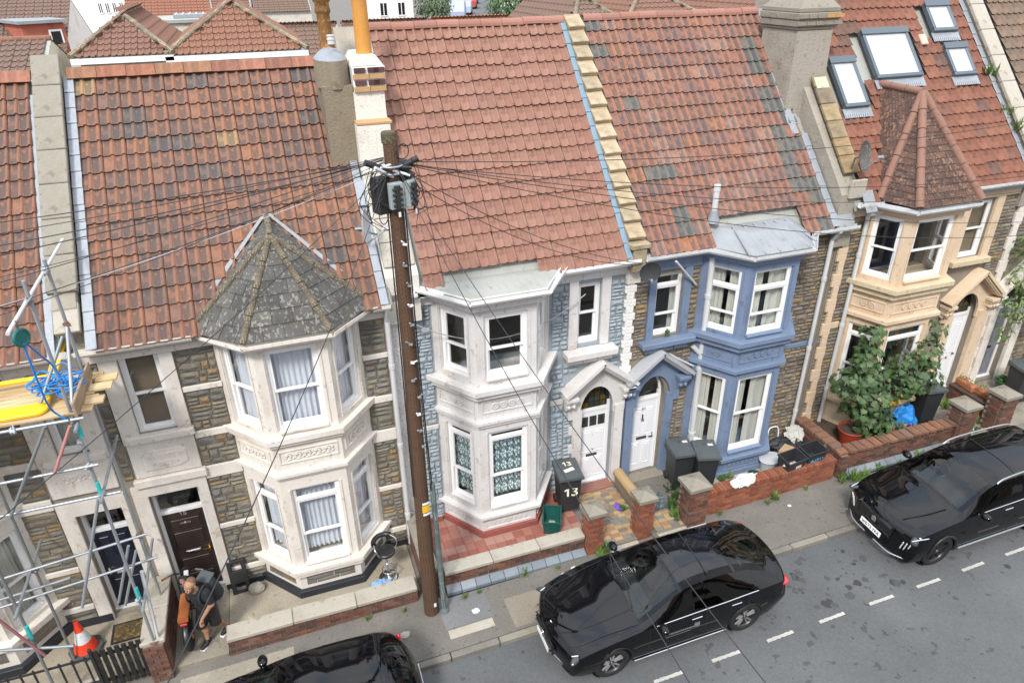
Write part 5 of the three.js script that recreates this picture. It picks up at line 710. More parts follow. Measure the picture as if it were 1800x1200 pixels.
  { const H = thing('garden_wall', 'low sloping sandstone edged wall between the two white front doors', 'wall'); const sand = M(L(0.42, 0.29, 0.15), { map: tStain, bumpMap: bRough, bumpScale: 0.006 }); add(H, 'core', bxx(6.5, 6.68, -0.1, 0.5, 0.25, 1.6), m.renderTaupe); add(H, 'coping', metric(lathe([[0.0, 0], [0.13, 0], [0.13, 1.4], [0, 1.4]], 12)).rotateX(Math.PI / 2).scale(1, 0.8, 1).translate(6.59, 0.48, 0.22), sand); }
  side(11.68, 0.25, 1.84, 0.12, 0.62, 'brown brick side wall of the raised planter', brickMats, 'tilt');
  side(16.55, 0.4, 1.6, 0.26, 0.55, 'brown brick wall under the terracotta window boxes', brickMats, brickMats[3]);
  pier(5.2, 1.02, 'red brick gate pier with pyramid cap beside number 13 bin', 0.36, brickRed); pier(6.38, 1.02, 'red brick gate pier with pyramid cap beside the yellow paved path', 0.36, brickRed); pier(7.62, 0.98, 'brown brick gate pier with flat concrete cap beside two black bins', 0.46); pier(15.25, 1.1, 'pale stained brick gate pier with flat cap beside the blue bag', 0.46); pier(16.55, 1.1, 'pale stained brick gate pier at the end of the window box wall', 0.46);
}
// ---------- telegraph pole ----------
const poleTop = V(1.62, 8.98, 2.18);
{
  const y0 = gy(1.62), H = thing('telegraph_pole', 'tall brown wooden telegraph pole with grey terminal boxes near its top', 'telegraph pole');
  add(H, 'pole', (() => { const g = new THREE.CylinderGeometry(0.1, 0.145, 9.1, 20, 24), p = g.attributes.position, uv = g.attributes.uv; for (let i = 0; i < uv.count; i++) uv.setXY(i, uv.getX(i) * 1.0, uv.getY(i) * 9); for (let i = 0; i < p.count; i++) { const a = Math.atan2(p.getZ(i), p.getX(i)), k = 1 + 0.03 * (vnoise(a * 6 + 40, p.getY(i) * 0.4 + 20, 128, 3) - 0.5); p.setX(i, p.getX(i) * k + 0.02 * Math.sin(p.getY(i) * 0.5)); p.setZ(i, p.getZ(i) * k); } g.computeVertexNormals(); return g.translate(1.62, 4.45 + y0, 2.18); })(), m.pole);
  add(H, 'pole_top', lathe([[0.103, 0], [0.103, 0.12], [0.09, 0.145], [0, 0.15]], 16).translate(1.62, 8.9, 2.18), M(L(0.15, 0.13, 0.07), { map: tLichen }));
  const box = M(L(0.35, 0.42, 0.43), { map: tGrain, roughness: 0.5 });
  for (const [x, rz] of [[1.62, 0.25], [1.84, 0.75]]) { const b = add(H, 'terminal_box', cb(0.2, 0.36, 0.09, 0.008), box, [x, 8.22, x < 1.7 ? 2.36 : 2.3], [0, rz, 0]); add(b, 'connector_block', merge([cyl(0.045, 0.045, 0.06, 12, 0, 0.12, 0.05).rotateX(0), ...[-1, 1].flatMap((s) => [0, 1, 2, 3].map((i) => cb(0.05, 0.035, 0.05, 0.006, s * 0.045, 0.1 - i * 0.075, 0.06))), cb(0.05, 0.3, 0.05, 0.008, 0, -0.03, 0.065), rod(V(0, -0.15, 0.06), V(0, -0.24, 0.03), 0.018)]), m.black); add(b, 'tag', bx(0.035, 0.07, 0.004, 0, -0.25, 0.07), m.white); }
  add(H, 'terminal_box', cb(0.22, 0.5, 0.2, 0.02), m.black, [1.44, 8.2, 2.2], [0, 0.4, 0]); add(H, 'terminal_box', cb(0.16, 0.3, 0.16, 0.02), m.black, [1.78, 8.5, 2.16], [0, 0.4, 0.2]);
  for (const s of [-1, 1]) add(H, 'splice_tube', merge([rod(V(1.62 + s * 0.1, 8.55, 2.2), V(1.62 + s * 0.36, 8.68, 2.26), 0.045, 8)]), m.black);
  add(H, 'bracket_ring', new THREE.TorusGeometry(0.16, 0.014, 6, 24).rotateX(Math.PI / 2).translate(1.62, 8.6, 2.18), m.galv); add(H, 'bracket_ring', new THREE.TorusGeometry(0.15, 0.012, 6, 24).rotateX(Math.PI / 2).translate(1.62, 8.5, 2.18), m.galv);
  add(H, 'cable_loop', merge([new THREE.TorusGeometry(0.1, 0.008, 6, 20).rotateY(0.4).translate(1.78, 8.78, 2.24), new THREE.TorusGeometry(0.14, 0.006, 6, 20).rotateY(0.9).scale(1, 1.3, 1).translate(1.44, 8.0, 2.3), new THREE.TorusGeometry(0.18, 0.005, 6, 20, 4).rotateY(-0.4).translate(1.4, 7.95, 2.24), new THREE.TorusGeometry(0.11, 0.006, 6, 20).rotateX(0.5).translate(1.52, 8.45, 2.32)]), m.black);
  for (let i = 0; i < 14; i++) { const s = i % 3 ? -1 : 1, a = V(1.62 + s * rr(0.1, 0.3), 8.6 + rr(-0.1, 0.1), 2.25 + rr(-0.05, 0.1)), b = V(1.62 + s * rr(0.1, 0.26), 7.9 + rr(-0.2, 0.3), 2.3 + rr(-0.05, 0.1)), c = a.clone().lerp(b, 0.5).add(V(s * rr(0.1, 0.3), -rr(0, 0.25), 0)); add(H, 'drop_wire', tube([a, c, b], 0.005, 5, 16), m.black); } for (let i = 0; i < 8; i++) add(H, 'splice_tube', rod(V(1.62, 8.45 + i * 0.03, 2.26), V(1.62 + (i & 1 ? 1 : -1) * rr(0.22, 0.34), 8.4 + rr(-0.1, 0.25), 2.3 + rr(-0.06, 0.1)), rr(0.014, 0.026), 7), i % 3 ? m.black : m.plastic);
  for (let i = 0; i < 12; i++) add(H, 'cable_clip', merge([bx(0.06, 0.02, 0.05), rod(V(0, 0, 0), V(rr(-0.08, 0.08), 0.06, 0.04), 0.012, 6)]), i % 3 ? m.galv : m.white, [1.66 + rr(-0.04, 0.05), 7.5 - i * 0.32, 2.34 + i * 0.003], [0, rr(-0.3, 0.3), rr(-0.3, 0.3)]);
  add(H, 'cable_run', merge([tube([[1.5, 8.1, 2.25], [1.49, 6, 2.25], [1.47, 4, 2.26], [1.46, 2.9, 2.27]], 0.012, 6, 24), tube([[1.74, 8.0, 2.3], [1.75, 6, 2.29], [1.77, 4, 2.3], [1.79, 3, 2.3]], 0.012, 6, 24), tube([[1.7, 7.9, 2.33], [1.72, 6, 2.32], [1.74, 4, 2.33], [1.76, 3, 2.33]], 0.009, 6, 24)]), m.black);
  add(H, 'conduit', merge([rod(V(1.83, y0, 2.28), V(1.8, 3.1, 2.27), 0.05, 10), lathe([[0.1, 0], [0.09, 0.06], [0.05, 0.1]], 10).translate(1.83, y0, 2.28)]), M(L(0.24, 0.31, 0.33), { map: tLichen }));
  const y = M(L(0.75, 0.42, 0.02)); add(H, 'warning_plate', merge([cylArc(0.162, 0.16, 0.9)]).translate(1.62, 2.62, 2.18), y); for (const dy of [-0.12, 0.12]) add(H, 'number_plate', cylArc(0.163, 0.05, 0.8).translate(1.62, 2.62 + dy, 2.18), m.white); add(H, 'number_plate', cylArc(0.17, 0.1, 0.3).translate(1.62, 0.25, 2.18), m.white);
  rebase(H, [1.62, y0, 2.18]);
}
function cylArc(r, h, a) { return new THREE.CylinderGeometry(r, r, h, 8, 1, true, Math.PI * 0.06 - a / 2, a).rotateY(0); }
// ---------- overhead cables: real spans with sag ----------
function span(a, b, sag, r, label, mat = m.black) { const n = 14, p = []; for (let i = 0; i <= n; i++) { const t = i / n, q = a.clone().lerp(b, t); q.y -= sag * 4 * t * (1 - t); p.push(q); } return tag(add(scene, 'overhead_cable', new THREE.TubeGeometry(new THREE.CatmullRomCurve3(p), 48, r, 5), mat), label, 'cable', 'overhead cables of the telegraph pole'); }
{
  const T = (dy = 0, dx = 0) => V(1.62 + dx, 8.66 + dy, 2.24);
  const left = 'black overhead cable from the pole crossing the roof of the slate turret house';
  for (const [y, z, s] of [[7.5, -1.5, 0.25], [7.25, -1.2, 0.3], [7.0, -1.0, 0.32], [6.8, -0.6, 0.35], [6.5, -0.3, 0.4], [6.2, 0.4, 0.35], [5.8, 0.5, 0.45], [5.6, 0.6, 0.5]]) span(T(rr(-0.15, 0.1), -0.1), V(-11.5, y, z), s, rr(0.005, 0.009), left);
  span(T(-0.1, -0.1), V(-8, 6.2, 0.4), 0.3, 0.0055, 'pale grey overhead cable from the pole towards the scaffold', m.pvcGrey);
  const right = 'black overhead cable from the pole along the fronts of the blue and peach houses';
  for (const [y, z, x, s] of [[7.9, -0.6, 22, 0.5], [6.6, 0.5, 21, 0.55], [6.2, 0.5, 19.5, 0.6], [5.2, 0.7, 20.5, 0.5], [5.0, 0.8, 20.5, 0.7]]) span(T(rr(-0.15, 0.08), 0.1), V(x, y, z), s, rr(0.004, 0.007), right);
  span(T(-0.1, 0.1), V(6.75, 5.72, 0.35), 0.25, 0.006, 'black overhead cable from the pole to the dish between the blue stone walls'); span(T(-0.2, 0.1), V(6.5, 5.75, 0.4), 0.3, 0.006, 'thin black overhead cable from the pole to the gutter over the arched doors');
  span(T(-0.05, 0.05), V(2.83, 5.4, 13.3), 0.5, 0.005, 'black overhead cable from the pole crossing above the bonnet of the saloon'); span(T(-0.05, 0.05), V(4.18, 4.64, 13.3), 0.5, 0.005, 'black overhead cable from the pole crossing above the roof of the saloon');
  span(T(-0.1, -0.05), V(-2.45, 8.15, 13.3), 0.5, 0.0045, 'black overhead cable from the pole slanting down past the cyclist'); span(T(-0.1, -0.05), V(-7.8, 7.0, 13.3), 0.5, 0.0045, 'black overhead cable from the pole slanting down past the scaffold');
  span(V(1.75, 5.5, 0.4), V(5.62, 5.15, 0.12), 0.75, 0.011, 'slack grey cable draped across the pale grey bay', m.pvcGrey);
}
// ---------- cars: lofted bodies ----------
const paintBlack = new THREE.MeshPhysicalMaterial({ color: L(0.003, 0.003, 0.004), roughness: 0.04, ior: 1.45 });
const tyreM = M(L(0.02, 0.02, 0.02), { map: tGrain, roughness: 0.85 }), trimM = M(L(0.015, 0.015, 0.016), { roughness: 0.45 }), seatM = M(L(0.035, 0.035, 0.04), { roughness: 0.7 });
const alloy = M(L(0.38, 0.38, 0.39), { metalness: 0.35, roughness: 0.35 }), alloyDark = M(L(0.05, 0.05, 0.055), { metalness: 0.6, roughness: 0.35 });
const lampGlass = new THREE.MeshPhysicalMaterial({ color: L(0.75, 0.8, 0.85), metalness: 0.6, roughness: 0.12, clearcoat: 1 }), lampDark = M(L(0.05, 0.055, 0.06), { roughness: 0.05 }), redLamp = new THREE.MeshPhysicalMaterial({ color: L(0.55, 0.01, 0.012), roughness: 0.12, clearcoat: 1 });
const catmull = (a, b, c, d, t) => 0.5 * (2 * b + (c - a) * t + (2 * a - 5 * b + 4 * c - d) * t * t + (3 * b - a - 3 * c + d) * t * t * t);
function carBody(H, c) {
  const S = c.st, N = c.n ?? 7, rows = [];
  for (let i = 0; i < S.length - 1; i++) for (let k = 0; k < N; k++) { const t = k / N, a = S[Math.max(0, i - 1)], b = S[i], d = S[i + 1], e = S[Math.min(S.length - 1, i + 2)]; rows.push(b.map((_, j) => catmull(a[j], b[j], d[j], e[j], t))); }
  rows.push([...S[S.length - 1]]);
  const W = c.W, x0 = S[0][0], x1 = S[S.length - 1][0];
  const bend = (x, z) => { const f = Math.max(0, 1 - (x - x0) / c.noseLen), r = Math.max(0, 1 - (x1 - x) / c.tailLen); return x + c.nose * f * (z / W) ** 2 - c.tail * r * (z / W) ** 2; };
  const NS = 12, NG = 4, NT = 8;
  const sect = rows.map(([x, yb, wb, ym, wm, ys, ws, yr, wr, yc]) => {
    const side = [], gl = [], top = [];
    for (let i = 0; i <= NS; i++) { const t = i / NS; let y, w; if (t < 0.4) { const q = t / 0.4; y = mix(yb, ym, q); w = mix(wb, wm, Math.sin(q * Math.PI / 2)); } else { const q = (t - 0.4) / 0.6; y = mix(ym, ys, q); w = mix(wm, ws, q * q * 0.7 + q * 0.3) ; } side.push([x, y, w]); }
    for (let i = 0; i <= NG; i++) { const t = i / NG; gl.push([x, mix(ys, yr, t), mix(ws, wr, t) + 0.025 * Math.sin(t * Math.PI)]); }
    for (let i = 0; i <= NT; i++) { const t = i / NT; top.push([x, mix(yr, yc, 1 - (1 - t) ** 2.2), wr * (1 - t)]); }
    return { x, side, gl, top };
  });
  for (const r of sect) for (const p of r.side) for (const ax of c.axles) { const dx = p[0] - ax, dy = p[1] - c.wy, d = Math.hypot(dx, dy), R = c.wr + 0.05; if (Math.abs(d - R) < 0.055 && dy > -0.2) { p[0] = ax + dx / d * R; p[1] = c.wy + dy / d * R; } }
  const grid = (key, n, keep, name, mat, par = H) => {
    const out = []; for (const s of [-1, 1]) {
      const pos = [], idx = [], V0 = (i, j) => i * (n + 1) + j; for (const r of sect) for (const p of r[key]) pos.push(bend(p[0], p[2]), p[1], s * p[2]);
      for (let i = 0; i < sect.length - 1; i++) for (let j = 0; j < n; j++) { const a = sect[i][key][j], b = sect[i + 1][key][j + 1]; if (!keep((a[0] + b[0]) / 2, (a[1] + b[1]) / 2, (j + 0.5) / n)) continue; const q = [V0(i, j), V0(i + 1, j), V0(i + 1, j + 1), V0(i, j + 1)]; if (s > 0) idx.push(q[0], q[1], q[2], q[0], q[2], q[3]); else idx.push(q[0], q[2], q[1], q[0], q[3], q[2]); }
      if (!idx.length) continue; const g = new THREE.BufferGeometry(); g.setAttribute('position', new THREE.Float32BufferAttribute(pos, 3)); g.setIndex(idx); g.computeVertexNormals(); out.push(g);
    } return out;
  };
  const join = (gs) => { const q = gs.map((g) => { const t = g.toNonIndexed(); t.deleteAttribute('uv'); return t; }); let r = mergeGeometries(q); r.deleteAttribute('normal'); r = mergeVertices(r, 1e-4); r.computeVertexNormals(); return metric(r); };
  const arch = (x, y) => c.axles.some((a) => Math.hypot(x - a, y - c.wy) < c.wr + 0.048);
  const inR = (x, r) => r && x > r[0] && x < r[1];
  const isSide = (x) => c.side.some((r) => inR(x, r)), ws = (x, t) => inR(x, c.screen) && t > 0.14, rw = (x, t) => inR(x, c.rear) && t > 0.2, sr = (x, t) => inR(x, c.sunroof) && t > 0.22;
  const sides = grid('side', NS, (x, y) => !arch(x, y)), pill = grid('gl', NG, (x) => !isSide(x)), tops = grid('top', NT, (x, y, t) => !ws(x, t) && !rw(x, t) && !sr(x, t));
  add(H, 'body', mergeGeometries([join(sides), join(pill), join(tops)].map((g) => g.toNonIndexed())), c.paint ?? paintBlack);
  for (const r of c.side) for (const g of grid('gl', NG, (x) => inR(x, r))) { const t = g.toNonIndexed(); t.computeVertexNormals(); add(H, 'side_window', join([g]), tintGlass); }
  add(H, 'windscreen', join(grid('top', NT, ws)), carGlass); if (c.rear) add(H, 'rear_window', join(grid('top', NT, rw)), tintGlass); if (c.sunroof) add(H, 'roof_panel', join(grid('top', NT, sr)), M(L(0.008, 0.008, 0.01), { roughness: 0.04 }));
  const near = (x) => sect.reduce((a, r) => Math.abs(r.x - x) < Math.abs(a.x - x) ? r : a);
  const zAt = (x, y) => { const r = near(x), P = [...r.side, ...r.gl]; for (let i = 0; i < P.length - 1; i++) if (P[i][1] <= y && P[i + 1][1] >= y) return mix(P[i][2], P[i + 1][2], (y - P[i][1]) / Math.max(1e-4, P[i + 1][1] - P[i][1])); return r.side[NS][2]; };
  const belt = (x) => near(x).side[NS], rail = (x) => near(x).gl[NG];
  // floor pan, arches and cabin
  add(H, 'underbody', merge([bx(x1 - x0 - 0.5, 0.16, W * 1.5, (x0 + x1) / 2, 0.26, 0), ...c.axles.flatMap((a) => [-1, 1].map((s) => { const g = new THREE.CylinderGeometry(c.wr + 0.05, c.wr + 0.05, 0.34, 20, 1, true).rotateX(Math.PI / 2).translate(a, c.wy, s * (W - 0.22)); return g; })), ...c.axles.flatMap((a) => [-1, 1].map((s) => new THREE.CircleGeometry(c.wr + 0.05, 20).translate(a, c.wy, s * (W - 0.39))))]), m.black);
  add(H, 'dashboard', merge([cb(0.42, 0.2, W * 1.5, 0.05, c.dash, c.beltY - 0.1, 0), bx(c.dash + 1.4 - c.dash, 0.1, W * 1.5, c.dash + 0.8, 0.38, 0)]), seatM);
  for (const s of [-0.36, 0.36]) for (const dx of c.seats) add(H, 'seat', merge([cb(0.5, 0.18, 0.5, 0.05, dx - 0.22, 0.52, s), cb(0.16, 0.66, 0.48, 0.06).rotateZ(-0.22).translate(dx + 0.08, 0.86, s), cb(0.1, 0.18, 0.26, 0.04).rotateZ(-0.15).translate(dx + 0.17, 1.22, s)]), seatM);
  add(H, 'steering_wheel', merge([new THREE.TorusGeometry(0.17, 0.018, 6, 18).rotateY(Math.PI / 2).rotateZ(-0.4), bx(0.03, 0.06, 0.3).rotateZ(-0.4)]), m.black, [c.dash + 0.36, c.beltY - 0.02, -0.36]);
  // seams, window line, handles
  const seam = (pts) => { for (const s of [-1, 1]) add(H, 'door_seam', tube(pts.map(([x, y]) => [bend(x, zAt(x, y)), y, s * (zAt(x, y) + 0.0005)]), 0.005, 4, 18), m.black); };
  for (const x of c.seams) { const b = belt(x)[1], p = []; for (let i = 0; i <= 6; i++) p.push([x + (c.lean ?? 0) * i / 6, mix(0.3, b - 0.01, i / 6)]); seam(p); }
  if (c.chrome) for (const s of [-1, 1]) { const p = []; for (let i = 0; i <= 10; i++) { const x = mix(c.chrome[0], c.chrome[1], i / 10), q = belt(x); p.push([bend(x, q[2]), q[1] + 0.004, s * (q[2] + 0.004)]); } add(H, 'window_trim', tube(p, 0.011, 5, 20), m.chrome); }
  for (const x of c.handles) for (const s of [-1, 1]) { const y = belt(x)[1] - 0.12; add(H, 'door_handle', merge([rod(V(-0.1, 0, 0.015 * s), V(0.1, 0.012, 0.022 * s), 0.014, 6)]), c.handleMat ?? m.chrome, [x, y, s * zAt(x, y)]); }
  for (const s of [-1, 1]) { const x = c.mirror, q = belt(x); const g = new THREE.SphereGeometry(0.105, 14, 10).scale(0.8, 0.68, 1.15); add(H, 'wing_mirror', merge([g.translate(x, q[1] + 0.03, s * (q[2] + 0.12)), rod(V(x, q[1], s * (q[2] - 0.02)), V(x, q[1] + 0.03, s * (q[2] + 0.1)), 0.03, 6)]), paintBlack); }
  // b-pillars inside the glass line
  for (const x of c.pillars) for (const s of [-1, 1]) { const a = belt(x), b = rail(x); add(H, 'door_pillar', quadStrip([bend(x, a[2]), a[1], s * (a[2] + 0.004)], [bend(x, b[2]), b[1], s * (b[2] + 0.004)], 0.04), m.blackGloss); }
  // wheels
  for (const a of c.axles) for (const s of [-1, 1]) {
    const Wl = new THREE.Group(); Wl.name = 'wheel'; H.add(Wl); Wl.position.set(a, c.wy, s * (W - 0.115)); if (s < 0) Wl.rotation.y = Math.PI; const r = c.wr, ri = r * 0.7;
    add(Wl, 'tyre', lathe([[ri, -0.1], [r * 0.93, -0.11], [r, -0.085], [r, 0.085], [r * 0.93, 0.11], [ri + 0.01, 0.1], [ri, 0.06]], 40).rotateX(Math.PI / 2), tyreM);
    add(Wl, 'rim', merge([lathe([[ri, -0.06], [ri - 0.012, 0], [ri - 0.012, 0.05], [ri + 0.006, 0.088], [ri + 0.006, 0.07]], 36).rotateX(Math.PI / 2), cyl(0.055, 0.06, 0.05, 14).rotateX(Math.PI / 2).translate(0, 0, 0.045)]), alloyDark);
    for (let i = 0; i < c.spokes; i++) { const an = i / c.spokes * Math.PI * 2 + 0.3, P = (r2, t, z) => V(Math.cos(an + t) * r2, Math.sin(an + t) * r2, z), arm = (t0, t1, w) => { const A = P(0.045, t0, 0.07), B = P(ri - 0.012, t1, 0.066), d = B.clone().sub(A).normalize(), q = V(-d.y, d.x, 0).multiplyScalar(w); return quad(A.clone().add(q), A.clone().sub(q), B.clone().sub(q.clone().multiplyScalar(0.8)), B.clone().add(q.clone().multiplyScalar(0.8)), 0.03); }; add(Wl, 'spoke', c.twin ? merge([arm(-0.25, -0.2, 0.011), arm(0.25, 0.2, 0.011)]) : arm(0, 0, 0.018), c.rim); }
    add(Wl, 'brake_disc', merge([cyl(ri * 0.7, ri * 0.7, 0.02, 24).rotateX(Math.PI / 2), new THREE.CircleGeometry(ri, 24).translate(0, 0, -0.06)]), m.black);
    add(Wl, 'centre_cap', cyl(0.03, 0.03, 0.01, 12).rotateX(Math.PI / 2), m.chrome, [0, 0, 0.074]);
    const arc = []; for (let i = 0; i <= 16; i++) { const t = Math.PI * (-0.06 + 1.12 * i / 16), x = a + Math.cos(t) * (r + 0.052), y = c.wy + Math.sin(t) * (r + 0.052); arc.push([bend(x, W), y, s * (zAt(x, Math.max(0.2, y)) + 0.0)]); } add(H, 'wheel_arch', tube(arc, c.archR ?? 0.014, 6, 30), trimM);
  }
  return { bend, zAt, belt, rail, near };
}
function quadStrip(a, b, w) { const A = V(...a), B = V(...b); return quad(A.clone().add(V(-w / 2, 0, 0)), A.clone().add(V(w / 2, 0, 0)), B.clone().add(V(w / 2, 0, 0)), B.clone().add(V(-w / 2, 0, 0)), 0.004); }
function plateTex(txt, yellow) { const cv = document.createElement('canvas'); cv.width = 512; cv.height = 112; const x = cv.getContext('2d'); x.fillStyle = yellow ? '#e8b818' : '#f4f4f2'; x.fillRect(0, 0, 512, 112);  x.fillStyle = '#111'; x.font = 'bold 92px sans-serif'; x.textAlign = 'center'; x.fillText(txt, 256, 90); const t = new THREE.CanvasTexture(cv); t.colorSpace = THREE.SRGBColorSpace; return M(0xffffff, { map: t, roughness: 0.4 }); }
const place = (H, x, z, c) => { H.position.set(x, gy(x) - 0.055 - c, z); H.rotation.set(0.06, 0, 0.02); };
{ // coupe saloon, faces -x
  const H = thing('parked_car', 'glossy black four door coupe saloon with star shaped alloy wheels', 'car', [0, 0, 0], 0, 'black cars parked along the kerb');
  const C = carBody(H, { W: 0.915, nose: 0.3, noseLen: 1.3, tail: 0.2, tailLen: 0.9, axles: [-1.42, 1.31], wr: 0.335, wy: 0.335, beltY: 0.96, dash: -0.62, seats: [0.35, 1.15], screen: [-0.86, -0.04], rear: [1.16, 1.86], sunroof: [0.02, 1.08], side: [[-0.5, 0.4], [0.44, 1.42]], pillars: [0.42, 1.12], mirror: -0.52, seams: [-0.72, 0.42, 1.3], handles: [0.2, 1.02], chrome: [-0.6, 1.5], spokes: 5, twin: true, rim: alloy, n: 7, archR: 0.012,
    st: [[-2.32, .2, .5, .24, .56, .28, .54, .3, .38, .3], [-2.345, .18, .74, .36, .82, .52, .76, .56, .52, .57], [-2.25, .17, .8, .45, .88, .66, .82, .7, .58, .72], [-2.0, .17, .84, .5, .905, .75, .84, .8, .62, .835], [-1.5, .17, .86, .52, .915, .86, .865, .905, .68, .945], [-1.0, .17, .86, .55, .91, .925, .87, .97, .73, 1.02], [-.8, .17, .86, .55, .905, .945, .87, 1.01, .75, 1.06], [-.4, .17, .86, .55, .905, .955, .87, 1.175, .68, 1.24], [0, .17, .86, .55, .905, .965, .87, 1.315, .61, 1.385], [.35, .17, .86, .55, .905, .975, .87, 1.36, .585, 1.43], [.8, .17, .86, .55, .91, .985, .87, 1.355, .575, 1.425], [1.2, .17, .86, .56, .915, .995, .865, 1.3, .565, 1.365], [1.6, .18, .86, .57, .915, 1.0, .86, 1.185, .58, 1.245], [1.95, .2, .84, .58, .905, .985, .84, 1.06, .62, 1.105], [2.15, .23, .8, .6, .885, .95, .81, 1.01, .63, 1.05], [2.29, .27, .74, .6, .86, .89, .77, .955, .6, .99], [2.345, .3, .66, .56, .82, .74, .75, .82, .55, .85], [2.33, .3, .5, .36, .66, .42, .62, .46, .4, .47]] });
  add(H, 'roof_seam', bx(0.012, 0.006, 1.0, 0.58, 1.438, 0), m.black);
  for (const s of [-1, 1]) { const g = new THREE.SphereGeometry(0.2, 16, 8).scale(1.35, 0.24, 0.4); const hl = add(H, 'headlight', g.rotateY(s * 0.62), lampDark, [-1.97, 0.66, s * 0.7], [s * 0.25, 0, 0.1]); add(hl, 'running_light', rod(V(-0.16, 0.035, s * 0.02), V(0.1, 0.055, s * 0.09), 0.012, 6), lampGlass); const r = new THREE.SphereGeometry(0.2, 16, 8).scale(0.75, 0.3, 0.9); add(H, 'tail_light', r, redLamp, [2.12, 0.85, s * 0.66], [0, s * 0.4, 0]); add(H, 'side_skirt', rod(V(-0.98, 0.19, s * 0.885), V(0.9, 0.19, s * 0.885), 0.018, 6), m.chrome); add(H, 'splitter', tube([[-2.32, 0.2, s * 0.1], [-2.22, 0.19, s * 0.4], [-2.12, 0.2, s * 0.6]], 0.014, 5, 16), m.galv); }
  add(H, 'grille', merge([cb(0.05, 0.2, 0.78, 0.03, -2.335, 0.48, 0), ...[-0.06, 0, 0.06].map((y) => bx(0.02, 0.008, 0.7, -2.365, 0.48 + y, 0))]), m.blackGloss); add(H, 'grille_bar', cb(0.03, 0.03, 0.7, 0.008, -2.37, 0.48, 0), m.chrome); add(H, 'badge', merge([new THREE.TorusGeometry(0.07, 0.01, 6, 20), ...[0, 1, 2].map((i) => bx(0.012, 0.07, 0.01, 0, 0.035, 0).rotateZ(i * 2.094))]).rotateY(Math.PI / 2), m.chrome, [-2.38, 0.5, 0]); add(H, 'bonnet_emblem', cyl(0.03, 0.03, 0.008, 14).rotateZ(0.3), m.white, [-2.2, 0.745, 0]);
  const np = add(H, 'number_plate', new THREE.BoxGeometry(0.012, 0.11, 0.52), [m.white, plateTex(''), m.white, m.white, m.white, m.white], [-2.375, 0.33, 0]);
  add(H, 'bonnet_seam', tube([[-0.9, 1.0, -0.74], [-1.5, 0.91, -0.69], [-2.1, 0.74, -0.58], [-2.24, 0.7, 0], [-2.1, 0.74, 0.58], [-1.5, 0.91, 0.69], [-0.9, 1.0, 0.74]], 0.005, 4, 40), m.black);
  for (const [z, l] of [[-0.2, 0.52], [0.42, 0.52]]) add(H, 'wiper', rod(V(-0.86, 1.06, z), V(-0.74, 1.12, z - l), 0.008, 5), m.black); add(H, 'aerial_fin', metric(prism([[0, 0], [0.16, 0], [0.14, 0.06]], 0.02, 0.004)), paintBlack, [1.0, 1.41, -0.01]);
  { const t = M(L(0.16, 0.17, 0.17), { roughness: 0.5 }), g = []; let u = 0; for (let i = 0; i < 14; i++) { const w = rr(0.02, 0.05); g.push(bx(w, 0.03, 0.003, u + w / 2, 0.05, 0)); u += w + 0.008; } g.push(bx(0.11, 0.1, 0.003, u + 0.02, 0.075, 0)); u = 0.02; for (let i = 0; i < 16; i++) { const w = rr(0.012, 0.035); g.push(bx(w, 0.014, 0.003, u + w / 2, -0.01, 0)); u += w + 0.007; } add(H, 'door_lettering', merge(g), t, [-0.42, 0.6, C.zAt(-0.1, 0.62) + 0.006], [-0.1, 0, 0]); }
  place(H, 5.68, 3.72, 0);
}
